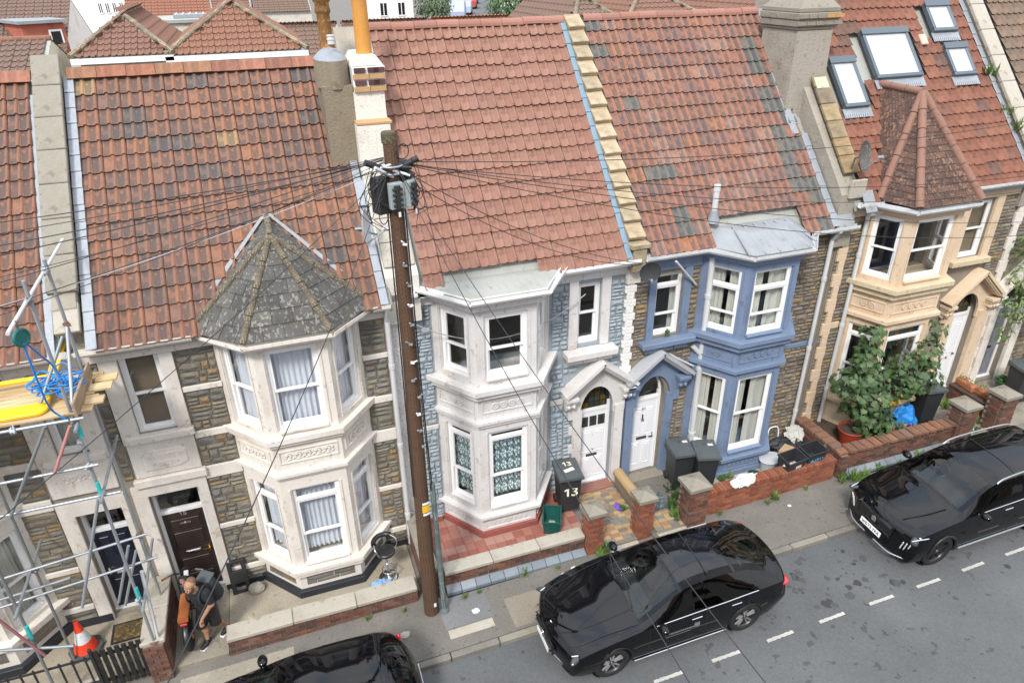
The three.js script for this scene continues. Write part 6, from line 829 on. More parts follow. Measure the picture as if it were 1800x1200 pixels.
{ // tall estate
  const H = thing('parked_car', 'glossy black tall sport utility car with roof rails and a white number plate', 'car', [0, 0, 0], 0, 'black cars parked along the kerb');
  const C = carBody(H, { W: 0.93, nose: 0.26, noseLen: 1.0, tail: 0.14, tailLen: 0.7, axles: [-1.43, 1.41], wr: 0.37, wy: 0.37, beltY: 1.12, dash: -0.62, seats: [0.3, 1.15], screen: [-0.98, -0.2], rear: [2.02, 2.26], side: [[-0.62, 0.38], [0.42, 1.36], [1.4, 2.0]], pillars: [0.4, 1.38], mirror: -0.6, seams: [-0.8, 0.4, 1.36], handles: [0.18, 1.14], handleMat: m.chrome, chrome: [-0.66, 2.0], spokes: 9, twin: false, rim: alloyDark, n: 6, archR: 0.035,
    st: [[-2.29, .25, .55, .3, .62, .36, .6, .4, .4, .4], [-2.32, .22, .78, .42, .86, .66, .8, .72, .56, .74], [-2.25, .22, .84, .5, .91, .86, .84, .9, .62, .92], [-2.0, .23, .88, .55, .93, .96, .87, 1.0, .66, 1.03], [-1.5, .23, .89, .6, .935, 1.04, .885, 1.07, .72, 1.11], [-1.1, .23, .89, .6, .93, 1.08, .885, 1.12, .76, 1.16], [-.9, .23, .89, .6, .93, 1.1, .885, 1.2, .75, 1.26], [-.5, .23, .89, .6, .93, 1.12, .885, 1.42, .69, 1.47], [-.15, .23, .89, .6, .93, 1.13, .885, 1.55, .655, 1.6], [.4, .23, .89, .6, .93, 1.14, .885, 1.59, .65, 1.64], [1.2, .23, .89, .6, .93, 1.15, .88, 1.585, .64, 1.635], [1.8, .25, .88, .62, .925, 1.16, .87, 1.56, .63, 1.61], [2.02, .27, .86, .62, .91, 1.16, .85, 1.53, .61, 1.575], [2.2, .3, .82, .62, .89, 1.1, .82, 1.3, .6, 1.34], [2.32, .32, .72, .55, .86, .9, .78, 1.0, .58, 1.03], [2.3, .32, .5, .38, .7, .46, .66, .5, .4, .51]] });
  const band = bx(0.012, 0.006, 1.1, 0.5, 1.65, 0); add(H, 'roof_seam', band, m.black);
  for (const s of [-1, 1]) { add(H, 'roof_rail', tube([[-0.1, 1.57, s * 0.66], [0, 1.64, s * 0.66], [1.7, 1.63, s * 0.64], [1.85, 1.57, s * 0.64]], 0.018, 6, 30), m.galv); { const hl = add(H, 'headlight', cb(0.46, 0.07, 0.14, 0.03).rotateY(s * 0.55), lampDark, [-2.0, 0.86, s * 0.76], [s * 0.3, 0, 0.05]); add(hl, 'running_light', rod(V(-0.2, 0.04, s * 0.06), V(0.16, 0.05, s * 0.12), 0.012, 6), lampGlass); } for (let i = 0; i < 3; i++) add(H, 'running_light', cb(0.02, 0.24, 0.022, 0.006).rotateX(s * 0.25), m.white, [-2.2 + i * 0.035, 0.6, s * (0.66 + i * 0.055)], [0, -s * 0.5, 0]); add(H, 'lower_trim', rod(V(-0.9, 0.3, s * 0.925), V(1.0, 0.3, s * 0.925), 0.022, 6), m.galv); add(H, 'bumper_trim', tube([[-2.31, 0.27, s * 0.12], [-2.27, 0.26, s * 0.5], [-2.12, 0.27, s * 0.76]], 0.018, 5, 14), m.galv); }
  const fr = add(H, 'number_plate', new THREE.BoxGeometry(0.014, 0.115, 0.53), [m.white, plateTex('WD73 YPA'), m.white, m.white, m.white, m.white], [-2.345, 0.52, 0], [0, 0, -0.12]);
  add(H, 'grille', merge([cb(0.05, 0.26, 0.9, 0.04, -2.29, 0.74, 0)]), m.blackGloss); add(H, 'badge', metric(prism([[-0.05, -0.06], [0.05, -0.06], [0.06, 0.03], [0, 0.08], [-0.06, 0.03]], 0.012, 0.003)).rotateY(-Math.PI / 2), m.galvDark, [-2.33, 0.76, 0]);
  for (const [a, b] of [[0.1, 0.28], [-0.28, -0.1]]) add(H, 'bonnet_crease', tube([[-1.15, 1.14, b * 2.0], [-1.6, 1.085, b * 1.8], [-2.05, 1.01, b * 1.4]], 0.012, 5, 16), paintBlack);
  place(H, 12.98, 3.74, 0);
}
{ // small hatchback, rear towards +x
  const H = thing('parked_car', 'black small hatchback with a rounded roof and sloping rear window below the brick wall', 'car', [0, 0, 0], 0, 'black cars parked along the kerb');
  carBody(H, { W: 0.86, nose: 0.3, noseLen: 1.0, tail: 0.26, tailLen: 0.9, axles: [-1.2, 1.28], wr: 0.31, wy: 0.31, beltY: 0.98, dash: -0.5, seats: [0.3, 1.05], screen: [-0.86, -0.12], rear: [1.42, 1.8], side: [[-0.55, 0.5], [0.55, 1.3]], pillars: [0.52], mirror: -0.5, seams: [-0.66, 0.52, 1.2], handles: [0.3], chrome: null, spokes: 8, twin: false, rim: alloy, n: 6,
    st: [[-1.93, .22, .5, .27, .56, .32, .54, .35, .38, .36], [-1.96, .2, .7, .4, .78, .56, .72, .62, .5, .64], [-1.85, .2, .76, .48, .83, .74, .77, .8, .56, .82], [-1.4, .2, .8, .5, .86, .88, .81, .93, .65, .97], [-.95, .2, .81, .52, .86, .95, .82, 1.0, .7, 1.05], [-.8, .2, .81, .52, .86, .96, .82, 1.05, .7, 1.11], [-.4, .2, .81, .52, .86, .98, .82, 1.26, .64, 1.32], [-.1, .2, .81, .52, .86, .99, .82, 1.38, .59, 1.44], [.3, .2, .81, .52, .86, 1.0, .82, 1.43, .57, 1.49], [.8, .2, .81, .53, .86, 1.02, .82, 1.43, .56, 1.49], [1.25, .22, .81, .55, .86, 1.04, .81, 1.39, .555, 1.45], [1.45, .24, .8, .56, .855, 1.05, .8, 1.33, .56, 1.39], [1.68, .27, .77, .57, .84, 1.02, .78, 1.15, .6, 1.21], [1.84, .3, .72, .57, .81, .92, .75, .98, .6, 1.02], [1.93, .33, .62, .55, .77, .72, .72, .78, .55, .8], [1.92, .33, .48, .38, .62, .44, .6, .47, .4, .48]] });
  for (const s of [-1, 1]) { add(H, 'tail_light', new THREE.SphereGeometry(0.13, 12, 8).scale(0.35, 1.1, 0.5), redLamp, [1.72, 0.88, s * 0.66]); add(H, 'headlight', new THREE.SphereGeometry(0.15, 12, 8).scale(1, 0.6, 0.8), lampGlass, [-1.66, 0.74, s * 0.64]); }
  add(H, 'tailgate_seam', tube([[1.3, 1.405, -0.54], [1.3, 1.452, 0], [1.3, 1.405, 0.54]], 0.006, 4, 20), m.black); add(H, 'rear_wiper', rod(V(1.8, 1.06, 0), V(1.72, 1.12, 0.3), 0.01, 5), m.black); add(H, 'number_plate', new THREE.BoxGeometry(0.01, 0.11, 0.5), [plateTex('', 1), m.white, m.white, m.white, m.white, m.white], [1.945, 0.62, 0]);
  place(H, -0.9, 3.92, 0);
}
// ---------- scaffold ----------
{
  const H = thing('scaffold', 'galvanised tube scaffold with timber boards in front of the navy door', 'scaffold');
  const T = (name, a, b, mat = m.galv, r = 0.0245) => add(H, name, rod(V(...a), V(...b), r, 10), mat);
  T('standard', [-3.19, 0.78, 1.88], [-3.17, 7.5, 1.86]); T('standard', [-3.16, 0.78, 0.83], [-3.15, 7.42, 0.86]); T('standard', [-4.76, -0.05, 1.06], [-4.72, 5.3, 1.06], m.galvDark); T('standard', [-4.83, -0.05, 1.9], [-4.79, 7.3, 1.9], m.galvDark); T('standard', [-6.6, -0.05, 1.9], [-6.6, 7.3, 1.9], m.galvDark); T('standard', [-6.6, -0.05, 1.06], [-6.6, 7.3, 1.06], m.galvDark);
  for (const [x, y, z] of [[-3.19, 0.77, 1.88], [-3.16, 0.77, 0.83]]) add(H, 'base_plate', bx(0.15, 0.012, 0.15), z > 1 ? m.rust : m.galvDark, [x, y, z], [0, 0.6, 0]); add(H, 'base_plate', bx(0.15, 0.012, 0.15), m.rust, [-4.76, -0.062, 1.06], [0, 0.3, 0]);
  for (const [y, z, x1] of [[5.4, 1.93, -3.02], [4.58, 1.93, -3.05], [4.0, 1.9, -2.9], [5.4, 0.9, -3.0], [6.45, 1.93, -4.7]]) T('ledger', [-6.9, y, z], [x1, y, z]);
  for (const [y, z0, z1, x1] of [[2.3, 0.9, 1.1, -3.02], [1.78, 0.95, 1.15, -2.98]]) T('ledger', [-6.9, y - 0.05, z1 + 0.3], [x1, y, z0]);
  T('ledger', [-5.6, 2.0, 1.4], [-4.3, 1.9, 1.1]); T('ledger', [-6.5, 4.9, 1.9], [-4.55, 4.35, 1.9]);
  for (const [x, y] of [[-3.12, 5.33], [-4.78, 5.33], [-3.12, 1.72], [-4.78, 2.25], [-3.13, 4.05]]) T('transom', [x, y, 0.35], [x, y, 2.15]);
  T('brace', [-3.2, 4.0, 1.98], [-3.95, 2.0, 1.98]); T('brace', [-3.5, 5.4, 1.98], [-4.35, 4.0, 1.98], m.galvDark); T('brace', [-3.3, 2.3, 1.1], [-3.75, 1.1, 1.1]); T('brace', [-3.2, 2.2, 1.15], [-3.65, 1.05, 1.15]); T('brace', [-3.2, 5.35, 2.0], [-3.6, 4.62, 2.0], M(L(0.5, 0.22, 0.2), { map: tStain, roughness: 0.6 })); T('brace', [-5.5, 3.4, 2.0], [-4.7, 1.2, 2.0], M(L(0.3, 0.13, 0.14), { map: tStain, roughness: 0.6 })); T('brace', [-4.3, 1.2, 1.95], [-6.2, 1.8, 1.95]); T('brace', [-3.15, 6.4, 0.86], [-3.15, 5.5, 1.86]); T('standard', [-3.13, 0.78, 1.84], [-3.06, 2.2, 1.7], m.plastic, 0.03);
  T('lifting_arm', [-3.22, 7.2, 2.8], [-3.2, 7.26, -0.5], m.plastic, 0.0245); T('hop_up_tube', [-3.55, 5.62, 1.7], [-3.2, 6.3, 1.05], m.galvDark);
  const cpl = merge([cb(0.085, 0.075, 0.075, 0.01), rod(V(-0.06, 0.03, 0.02), V(0.07, 0.03, 0.02), 0.011, 6), rod(V(0.02, -0.06, 0), V(0.02, 0.07, 0), 0.011, 6)]);
  for (const [x, y, z] of [[-3.19, 7.22, 1.87], [-3.17, 7.24, 0.87], [-3.15, 6.4, 0.86], [-3.15, 5.38, 0.88], [-3.18, 5.38, 1.9], [-3.19, 4.56, 1.9], [-3.18, 4.0, 1.88], [-3.16, 2.3, 0.86], [-3.19, 1.78, 1.88], [-4.78, 5.38, 1.92], [-4.74, 2.2, 1.08], [-4.8, 4.58, 1.92], [-3.2, 5.0, 1.88], [-4.2, 5.4, 1.95], [-3.9, 5.4, 1.95]]) add(H, 'coupler', cpl, pick([m.galv, m.galv, m.galvDark, m.rust]), [x, y, z], [rr(0, 1), rr(0, 3), rr(0, 1)]);
  for (const [x, y, z] of [[-3.17, 4.1, 1.88], [-3.17, 1.9, 1.88], [-4.8, 1.7, 1.92], [-3.15, 5.2, 1.87]]) add(H, 'tape_band', merge([cyl(0.03, 0.03, 0.28, 10)]), m.teal, [x, y, z]);
  const wd = [m.wood, M(L(0.54, 0.42, 0.26), { map: tPlank }), M(L(0.63, 0.52, 0.33), { map: tPlank })];
  for (let i = 0; i < 5; i++) add(H, 'scaffold_board', cb(3.9, 0.038, 0.222, 0.005), wd[i % 3], [-4.9 + rr(-0.1, 0.08) + (i > 2 ? 0.02 : 0), 5.48, 0.86 + i * 0.235], [0, rr(-0.006, 0.006), rr(-0.004, 0.004)]);
  add(H, 'toe_board', cb(0.038, 0.22, 1.25, 0.005), m.woodGrey, [-3.06, 5.62, 1.45]); add(H, 'board_stub', cb(0.3, 0.038, 0.2, 0.005), wd[0], [-2.83, 5.5, 1.0]); add(H, 'board_stub', cb(0.3, 0.038, 0.2, 0.005), wd[2], [-2.86, 5.52, 1.3]); add(H, 'board_stub', cb(0.25, 0.038, 0.2, 0.005), wd[1], [-2.9, 5.5, 1.65]);
  rebase(H, [-4, -0.05, 1.4]);
}
{ // yellow edge guard lying on the boards
  const H = thing('barrier_frame', 'bright yellow rounded plastic frame lying on the scaffold boards', 'barrier', [-4.35, 5.62, 0.92]); H.rotation.x = 0.13; H.scale.set(1, 1, 1.08);
  const Y = M(L(0.78, 0.46, 0.005), { roughness: 0.45 }); const rrect = (w, h, r) => { const p = []; for (const [cx, cy, a0] of [[w - r, h - r, 0], [-w + r, h - r, 1], [-w + r, -h + r, 2], [w - r, -h + r, 3]]) for (let i = 0; i <= 5; i++) { const a = (a0 + i / 5) * Math.PI / 2; p.push([cx + Math.cos(a) * r, cy + Math.sin(a) * r]); } return p; };
  add(H, 'frame', prism(rrect(0.88, 0.86, 0.12), 0.05, 0.008, [rectP(-0.78, 0.74, 0.02, 0.6).reverse(), rectP(-0.78, 0.76, -0.62, -0.06).reverse()]).rotateX(-Math.PI / 2), Y);
  add(H, 'vent_grid', merge(Array.from({ length: 10 }, (_, i) => bx(0.05, 0.01, 0.05, -0.2 + (i % 5) * 0.07, 0.04, -0.05 + Math.floor(i / 5) * 0.07))), m.black, [-0.2, 0.015, 0]);
}
{
  const blue = M(L(0.015, 0.22, 0.62), { roughness: 0.6 });
  const R = add(scene, 'rope', merge([tube([[-3.2, 6.95, 2.52], [-3.24, 6.4, 2.4], [-3.3, 5.9, 2.2], [-3.32, 5.6, 2.0], [-3.22, 5.45, 1.98]], 0.014, 6, 40), tube([[-3.2, 6.95, 2.48], [-3.18, 6.6, 2.2], [-3.15, 6.3, 1.98], [-3.12, 6.05, 1.96]], 0.014, 6, 30), ...Array.from({ length: 16 }, (_, i) => { const c = V(-3.36 + rr(-0.2, 0.18), 5.6 + i * 0.012, 1.25 + rr(-0.22, 0.22)), a = rr(0, 6), p = []; for (let k = 0; k < 9; k++) p.push(c.clone().add(V(Math.cos(a + k * 0.75) * rr(0.1, 0.24), rr(-0.02, 0.05), Math.sin(a + k * 0.75) * rr(0.1, 0.22)))); return tube(p, 0.012, 5, 40); }), tube([[-3.2, 6.02, 1.9], [-3.08, 6.1, 1.98], [-3.06, 5.98, 1.96], [-3.2, 5.96, 1.9]], 0.012, 5, 24)]), blue); tag(R, 'bright blue rope hanging from the pulley and heaped on the boards', 'rope');
  const P = thing('pulley', 'dark green gin wheel hanging from the scaffold lifting arm', 'pulley', [-3.2, 7.0, 2.5]); add(P, 'wheel', merge([new THREE.TorusGeometry(0.1, 0.025, 8, 20), cyl(0.085, 0.085, 0.03, 18).rotateX(Math.PI / 2)]).rotateY(1.0), M(L(0.01, 0.13, 0.12), { roughness: 0.5 })); add(P, 'hook', rod(V(0, 0.08, 0), V(0, 0.23, 0), 0.015, 6), m.galvDark);
}
// ---------- things in the forecourts and on the pavement ----------
{
  const H = thing('traffic_cone', 'orange and white traffic cone on a grey rubber base under the scaffold', 'traffic cone', [-4.6, -0.06, 0.85], 0.5);
  const o = M(L(0.80, 0.06, 0.025), { roughness: 0.5 }), wb = M(L(0.75, 0.76, 0.78), { map: tStain, roughness: 0.35 });
  add(H, 'base', (() => { const s = []; for (let i = 0; i < 8; i++) { const a = (i + 0.5) / 8 * Math.PI * 2; s.push([Math.cos(a) * 0.3, Math.sin(a) * 0.3]); } return prism(s, 0.06, 0.015).rotateX(-Math.PI / 2); })(), M(L(0.08, 0.09, 0.09), { map: tGrain }));
  add(H, 'lower_cone', lathe([[0.2, 0.06], [0.19, 0.1], [0.135, 0.26]], 28), o); add(H, 'reflective_sleeve', lathe([[0.138, 0.26], [0.077, 0.5]], 28), wb); add(H, 'upper_cone', lathe([[0.076, 0.5], [0.042, 0.68], [0.035, 0.74], [0.02, 0.745], [0.02, 0.6]], 28), o);
}
{ const H = thing('door_mat', 'brown coir door mat with a dark border before the navy door', 'door mat', [-3.86, -0.065, 0.66], 0.02); add(H, 'pile', cb(0.62, 0.02, 0.4, 0.004), M(L(0.26, 0.18, 0.08), { map: tLichen, bumpMap: bRough, bumpScale: 0.01 }), [0, 0.01, 0]); add(H, 'border', merge([bx(0.7, 0.014, 0.035, 0, 0.008, 0.22), bx(0.7, 0.014, 0.035, 0, 0.008, -0.22), bx(0.035, 0.014, 0.4, 0.333, 0.008, 0), bx(0.035, 0.014, 0.4, -0.333, 0.008, 0)]), m.black); }
{ // gate and railing of the scaffolded house
  const worn = M(L(0.03, 0.03, 0.03), { map: tLichen, roughness: 0.6 }), H = thing('garden_gate', 'flaking black timber slat gate standing beside the brick dividing wall', 'gate', [-3.76, -0.1, 1.86]);
  for (let i = 0; i < 7; i++) add(H, 'slat', cb(0.075, 0.92, 0.022, 0.004), worn, [-0.33 + i * 0.11, 0.52, 0], [0, 0, rr(-0.01, 0.01)]); for (const y of [0.2, 0.82]) add(H, 'rail', cb(0.76, 0.07, 0.03, 0.004), worn, [0, y, -0.03]); add(H, 'post', cb(0.05, 1.05, 0.05, 0.006), m.black, [-0.4, 0.52, 0]);
  const R = thing('railing', 'low black iron railing with square bars along the scaffolded forecourt', 'railing', [-5.4, -0.1, 1.86]); for (const y of [0.25, 0.84]) add(R, 'rail', bx(2.45, 0.03, 0.03), m.black, [0, y, 0]); for (let i = 0; i < 13; i++) add(R, 'bar', bx(0.025, 0.75, 0.025), m.black, [-1.15 + i * 0.19, 0.52, 0]);
  lowWall(-6.7, -4.2, 0.16, 'low concrete kerb wall under the black railing', { w: 0.26, z: 1.8 });
}
{ // bar stool
  const H = thing('bar_stool', 'black padded bar stool with chrome arms and round chrome base', 'stool', [0.98, -0.04, 1.05], 0.5);
  const pad = M(L(0.02, 0.02, 0.022), { roughness: 0.35 });
  add(H, 'base', lathe([[0, 0.03], [0.08, 0.03], [0.17, 0.015], [0.2, 0.0], [0.2, -0.002], [0, -0.002]], 28), m.chrome); add(H, 'stem', merge([cyl(0.03, 0.035, 0.34, 14, 0, 0.2, 0), cyl(0.022, 0.022, 0.3, 12, 0, 0.48, 0)]), m.chrome); add(H, 'foot_ring', new THREE.TorusGeometry(0.14, 0.012, 8, 24).rotateX(Math.PI / 2).translate(0, 0.25, 0.05), m.chrome);
  add(H, 'seat', lathe([[0, 0.74], [0.15, 0.735], [0.19, 0.71], [0.19, 0.67], [0.16, 0.65], [0, 0.65]], 28), pad); add(H, 'backrest', (() => { const p = []; for (let i = 0; i <= 10; i++) { const a = Math.PI * (0.12 + 0.76 * i / 10); p.push([Math.cos(a) * 0.22, 0.95, -Math.sin(a) * 0.22]); } return tube(p, 0.05, 10, 24); })(), pad);
  for (const s of [-1, 1]) add(H, 'arm', tube([[s * 0.2, 0.94, -0.09], [s * 0.25, 0.88, 0.02], [s * 0.22, 0.76, 0.08], [s * 0.12, 0.65, 0.04]], 0.012, 8, 20), m.chrome);
}
function crumple(r, sx, sy, sz, sd, amp = 0.35) { const g = new THREE.IcosahedronGeometry(r, 4), p = g.attributes.position; for (let i = 0; i < p.count; i++) { const v = V(p.getX(i), p.getY(i), p.getZ(i)), n = v.clone().normalize(); const k = 1 - amp / 2 + amp * Math.abs(2 * vnoise(n.x * 4 + n.z * 3 + sd, n.y * 4 + n.z * 2.3 + sd, 256, 3) - 1) + amp * 0.4 * vnoise(n.x * 9 + sd, n.z * 9 + n.y * 7, 256, 7); v.multiplyScalar(k); p.setXYZ(i, v.x * sx, Math.max(-r * 0.35, v.y * sy), v.z * sz); } g.computeVertexNormals(); return metric(g); }
{
  tag(add(scene, 'plastic_bag', crumple(0.15, 1.2, 0.5, 0.85, 3, 0.7), M(L(0.25, 0.45, 0.75), { phys: 1, roughness: 0.4, transmission: 0.15, thickness: 0 }), [0.82, 0.03, 1.3]), 'crumpled translucent blue plastic bag beside the stool base', 'bag');
  tag(add(scene, 'plastic_bag', crumple(0.42, 0.95, 1.0, 0.85, 17, 0.4), M(L(0.02, 0.22, 0.62), { roughness: 0.35, map: tStain }), [14.15, 0.62, 1.0]), 'bulging shiny blue plastic bag in the planter forecourt', 'bag');
  tag(add(scene, 'plastic_bag', crumple(0.2, 1.1, 1, 0.8, 29, 0.6), M(L(0.6, 0.6, 0.6), { roughness: 0.5 }), [15.75, 0.32, 1.62]), 'tied white carrier bag on the step by the pale pier', 'bag');
  tag(add(scene, 'cloth', crumple(0.26, 1.25, 0.28, 0.6, 37, 0.6), M(L(0.58, 0.58, 0.58)), [8.95, 0.72, 1.74], [0, 0.25, 0]), 'crumpled white cloth lying on the orange brick wall', 'cloth');
  const H = thing('toolbox_tray', 'black moulded plastic tray with two square openings leaning on the wall', 'tray', [-1.86, -0.05, 0.42]); H.rotation.set(-0.28, 0.05, 0.04);
  add(H, 'panel', prism(rectP(-0.17, 0.17, 0, 0.72), 0.06, 0.012, [rectP(-0.09, 0.09, 0.5, 0.66).reverse(), rectP(-0.09, 0.09, 0.06, 0.22).reverse()]), m.black); for (let i = 0; i < 8; i++) add(H, 'stud', cyl(0.014, 0.014, 0.02, 8).rotateX(Math.PI / 2), m.dark, [i & 1 ? 0.135 : -0.135, 0.1 + (i >> 1) * 0.17, 0.065]);
  const sb = add(scene, 'stone_block', crumple(0.16, 1, 0.8, 0.8, 51, 0.2), m.concretePale, [-1.58, 0.02, 0.5]); tag(sb, 'rough pale stone block beside the black plastic tray', 'block');
}
// wheelie bins
function wheelieBin(label, pos, ry, o = {}) {
  const H = thing('wheelie_bin', label, 'bin', pos, ry, 'wheelie bins by the front doors');
  const body = (() => { const g = new THREE.BoxGeometry(0.48, 0.9, 0.54, 6, 6, 6), p = g.attributes.position; for (let i = 0; i < p.count; i++) { const t = (p.getY(i) + 0.45) / 0.9, k = 0.8 + 0.2 * t; p.setX(i, p.getX(i) * k); p.setZ(i, p.getZ(i) * k); } g.computeVertexNormals(); return metric(toCreasedNormals(g, 0.5)); })();
  add(H, 'body', body, m.binBlack, [0, 0.53, 0]); add(H, 'rim', cb(0.53, 0.06, 0.6, 0.014), m.binBlack, [0, 0.97, 0]);
  const lid = (() => { const g = new THREE.BoxGeometry(0.56, 0.07, 0.66, 8, 2, 8), p = g.attributes.position; for (let i = 0; i < p.count; i++) if (p.getY(i) > 0) { const x = p.getX(i) / 0.28, z = p.getZ(i) / 0.33; p.setY(i, p.getY(i) + 0.035 * (1 - x * x) * (1 - z * z) + 0.03 * (z < 0 ? -z : 0)); p.setX(i, p.getX(i) * 0.95); } const q = g.toNonIndexed(); q.computeVertexNormals(); return metric(toCreasedNormals(g, 0.7)); })();
  const Ld = add(H, 'lid', lid, m.binLid, [0, 1.03, 0.01], [o.tilt ?? 0, 0, 0]); for (let i = 0; i < 2; i++) add(Ld, 'lid_rib', cb(0.44, 0.015, 0.03, 0.005), m.binLid, [0, 0.05, 0.2 + i * 0.07]); if (o.sticker) add(Ld, 'sticker', bx(0.12, 0.002, 0.09), m.plastic, [0.12, 0.078, -0.12], [-0.06, 0, 0]);
  for (const s of [-1, 1]) { const W = add(H, 'wheel', merge([lathe([[0.03, -0.025], [0.1, -0.025], [0.1, 0.025], [0.03, 0.025]], 20).rotateZ(Math.PI / 2)]), m.black, [s * 0.2, 0.1, -0.24]); } add(H, 'handle', tube([[-0.22, 1.0, -0.3], [-0.22, 1.02, -0.37], [0.22, 1.02, -0.37], [0.22, 1.0, -0.3]], 0.016, 6, 20), m.binBlack);
  if (o.num) { const wp = M(L(0.75, 0.72, 0.58)); return letters(H, o.num, 0.22, wp, [-0.16, 0.52, 0.262], 0.004).then((t) => { t.rotation.x = -0.06; return letters(Ld, o.num, 0.14, wp, [-0.1, 0.082, -0.06], 0.003); }).then((t) => { t.rotation.x = -Math.PI / 2 - 0.06; add(Ld, 'paint_splash', bx(0.24, 0.002, 0.1), wp, [0, 0.078, 0.08], [0.02, 0.3, 0]); }); }
}
await wheelieBin('black wheelie bin with a painted number 13 on front and lid', [5.12, 0.2, 0.62], -0.12, { num: '13' });
await wheelieBin('black wheelie bin standing against the white soil pipe', [7.98, 0.06, 0.62], -0.15, { sticker: 1 }); await wheelieBin('black wheelie bin between the soil pipe bin and the orange brick wall', [8.42, 0.1, 0.95], -0.3, { sticker: 1 }); await wheelieBin('black wheelie bin behind the pale pier beside the blue bag', [14.95, 0.42, 0.95], -0.15, { sticker: 1 }); await wheelieBin('black wheelie bin in front of the climbing plant', [18.3, 0.3, 1.0], -0.2);
function crate(label, pos, ry, mat, rx = 0, group) {
  const H = thing('recycling_box', label, 'box', pos, ry, group); H.rotation.x = rx; const t = 0.012, w = 0.54, d = 0.38, h = 0.34, k = 0.86;
  const wall = (a, b) => quad(a[0], a[1], b[1], b[0], t); const B = [[-w / 2 * k, 0, d / 2 * k], [w / 2 * k, 0, d / 2 * k], [w / 2 * k, 0, -d / 2 * k], [-w / 2 * k, 0, -d / 2 * k]].map((p) => V(...p)), U = [[-w / 2, h, d / 2], [w / 2, h, d / 2], [w / 2, h, -d / 2], [-w / 2, h, -d / 2]].map((p) => V(...p));
  add(H, 'body', merge([0, 1, 2, 3].map((i) => quad(B[i], B[(i + 1) % 4], U[(i + 1) % 4], U[i], t)).concat([bx(w * k, t, d * k, 0, t / 2, 0)])), mat);
  add(H, 'rim', merge([bx(w + 0.05, 0.03, 0.03, 0, h, d / 2), bx(w + 0.05, 0.03, 0.03, 0, h, -d / 2), bx(0.03, 0.03, d - 0.03, w / 2, h, 0), bx(0.03, 0.03, d - 0.03, -w / 2, h, 0)]), mat); return H;
}
{
  const green = M(L(0.012, 0.1, 0.085), { map: tGrain, roughness: 0.45 }), A = crate('dark green recycling box with a little rubbish on the red tiles', [4.56, 0.2, 1.1], 1.15, green); add(A, 'rubbish', crumple(0.08, 1.3, 0.4, 1, 7), m.concretePale, [0.03, 0.05, 0]);
  const B = crate('black recycling box holding white plastic bottles on the brick wall', [10.3, 0.62, 1.62], 0.1, m.binBlack, 0.12); add(B, 'bottle', lathe([[0, 0], [0.05, 0], [0.05, 0.2], [0.02, 0.25], [0.02, 0.28]], 12), m.white, [0.1, 0.1, 0], [0.9, 0, 0.5]); add(B, 'can', lathe([[0, 0], [0.05, 0], [0.05, 0.13], [0, 0.13]], 14), M(L(0.75, 0.5, 0.5)), [-0.05, 0.16, 0.04], [1.2, 0.3, 0]); add(B, 'carton', bx(0.12, 0.2, 0.1), m.white, [-0.18, 0.13, 0], [0.4, 0.5, 0.3]); add(B, 'label', bx(0.16, 0.09, 0.004), M(L(0.5, 0.52, 0.5)), [0.05, 0.17, 0.18], [-0.08, 0, 0]);
  const C = crate('black recycling box with blue spray painted letters on the brick wall', [10.92, 0.64, 1.55], 0.05, m.binBlack, 0.12); const bl = M(L(0.01, 0.35, 0.75)); await letters(C, '2MP', 0.16, bl, [-0.18, 0.1, 0.182], 0.003).then((t) => { t.rotation.set(-0.1, 0, 0.1); });
  // clutter behind the wall
  const W = thing('cardboard_box', 'open brown cardboard box among the rubbish behind the recycling boxes', 'box', [10.75, 0.16, 0.98], 0.5); add(W, 'carton', bx(0.36, 0.42, 0.26, 0, 0.21, 0), M(L(0.52, 0.36, 0.2), { map: tGrain })); add(W, 'flap', bx(0.34, 0.006, 0.2, 0, 0.44, 0.18).rotateX(0.3), M(L(0.56, 0.4, 0.23)));
  const Tn = thing('storage_tub', 'clear pale plastic storage tub beside the blue bay plinth', 'tub', [10.28, 0.14, 1.0], 0.2); add(Tn, 'tub', lathe([[0.2, 0], [0.24, 0.3], [0.26, 0.3], [0.26, 0.32]], 24).scale(1.15, 1, 0.85), M(L(0.62, 0.66, 0.7), { phys: 1, transmission: 0.3, roughness: 0.3, thickness: 0 })); add(Tn, 'lid', lathe([[0, 0.33], [0.24, 0.325], [0.27, 0.31]], 24).scale(1.15, 1, 0.85), M(L(0.45, 0.47, 0.5), { roughness: 0.4 }));
  tag(add(scene, 'rubbish_bag', crumple(0.32, 1.5, 0.75, 1, 61, 0.5), m.binBlack, [11.15, 0.3, 0.6]), 'black rubbish sack slumped in the corner behind the recycling boxes', 'bag'); tag(add(scene, 'cloth', crumple(0.2, 1.4, 0.5, 0.9, 67, 0.7), M(L(0.3, 0.02, 0.03)), [11.22, 0.42, 1.05]), 'dark red cloth lying on the black rubbish sack', 'cloth'); tag(add(scene, 'newspaper', crumple(0.2, 1.3, 0.35, 0.9, 71, 0.8), M(L(0.45, 0.44, 0.41)), [11.3, 0.62, 0.55], [0.3, 0.4, 0]), 'crumpled white paper on top of the black rubbish sack', 'paper');
  const Bk = thing('bucket', 'dark green bucket behind the orange brick wall', 'bucket', [9.62, 0.12, 1.32]); add(Bk, 'pail', lathe([[0.12, 0], [0.16, 0.26], [0.175, 0.26], [0.165, 0.24], [0.13, 0.02]], 20), green); add(Bk, 'contents', crumple(0.12, 1, 0.5, 1, 81), m.binBlack, [0, 0.22, 0]);
  const Ch = thing('chair_frame', 'white wire stand leaning against the stone wall by the blue bay', 'stand', [10.85, 0.12, 0.3]); add(Ch, 'loop', tube([[-0.12, 0, 0.1], [-0.12, 0.6, 0], [0.12, 0.6, 0], [0.12, 0, 0.1]], 0.015, 6, 30), m.white);
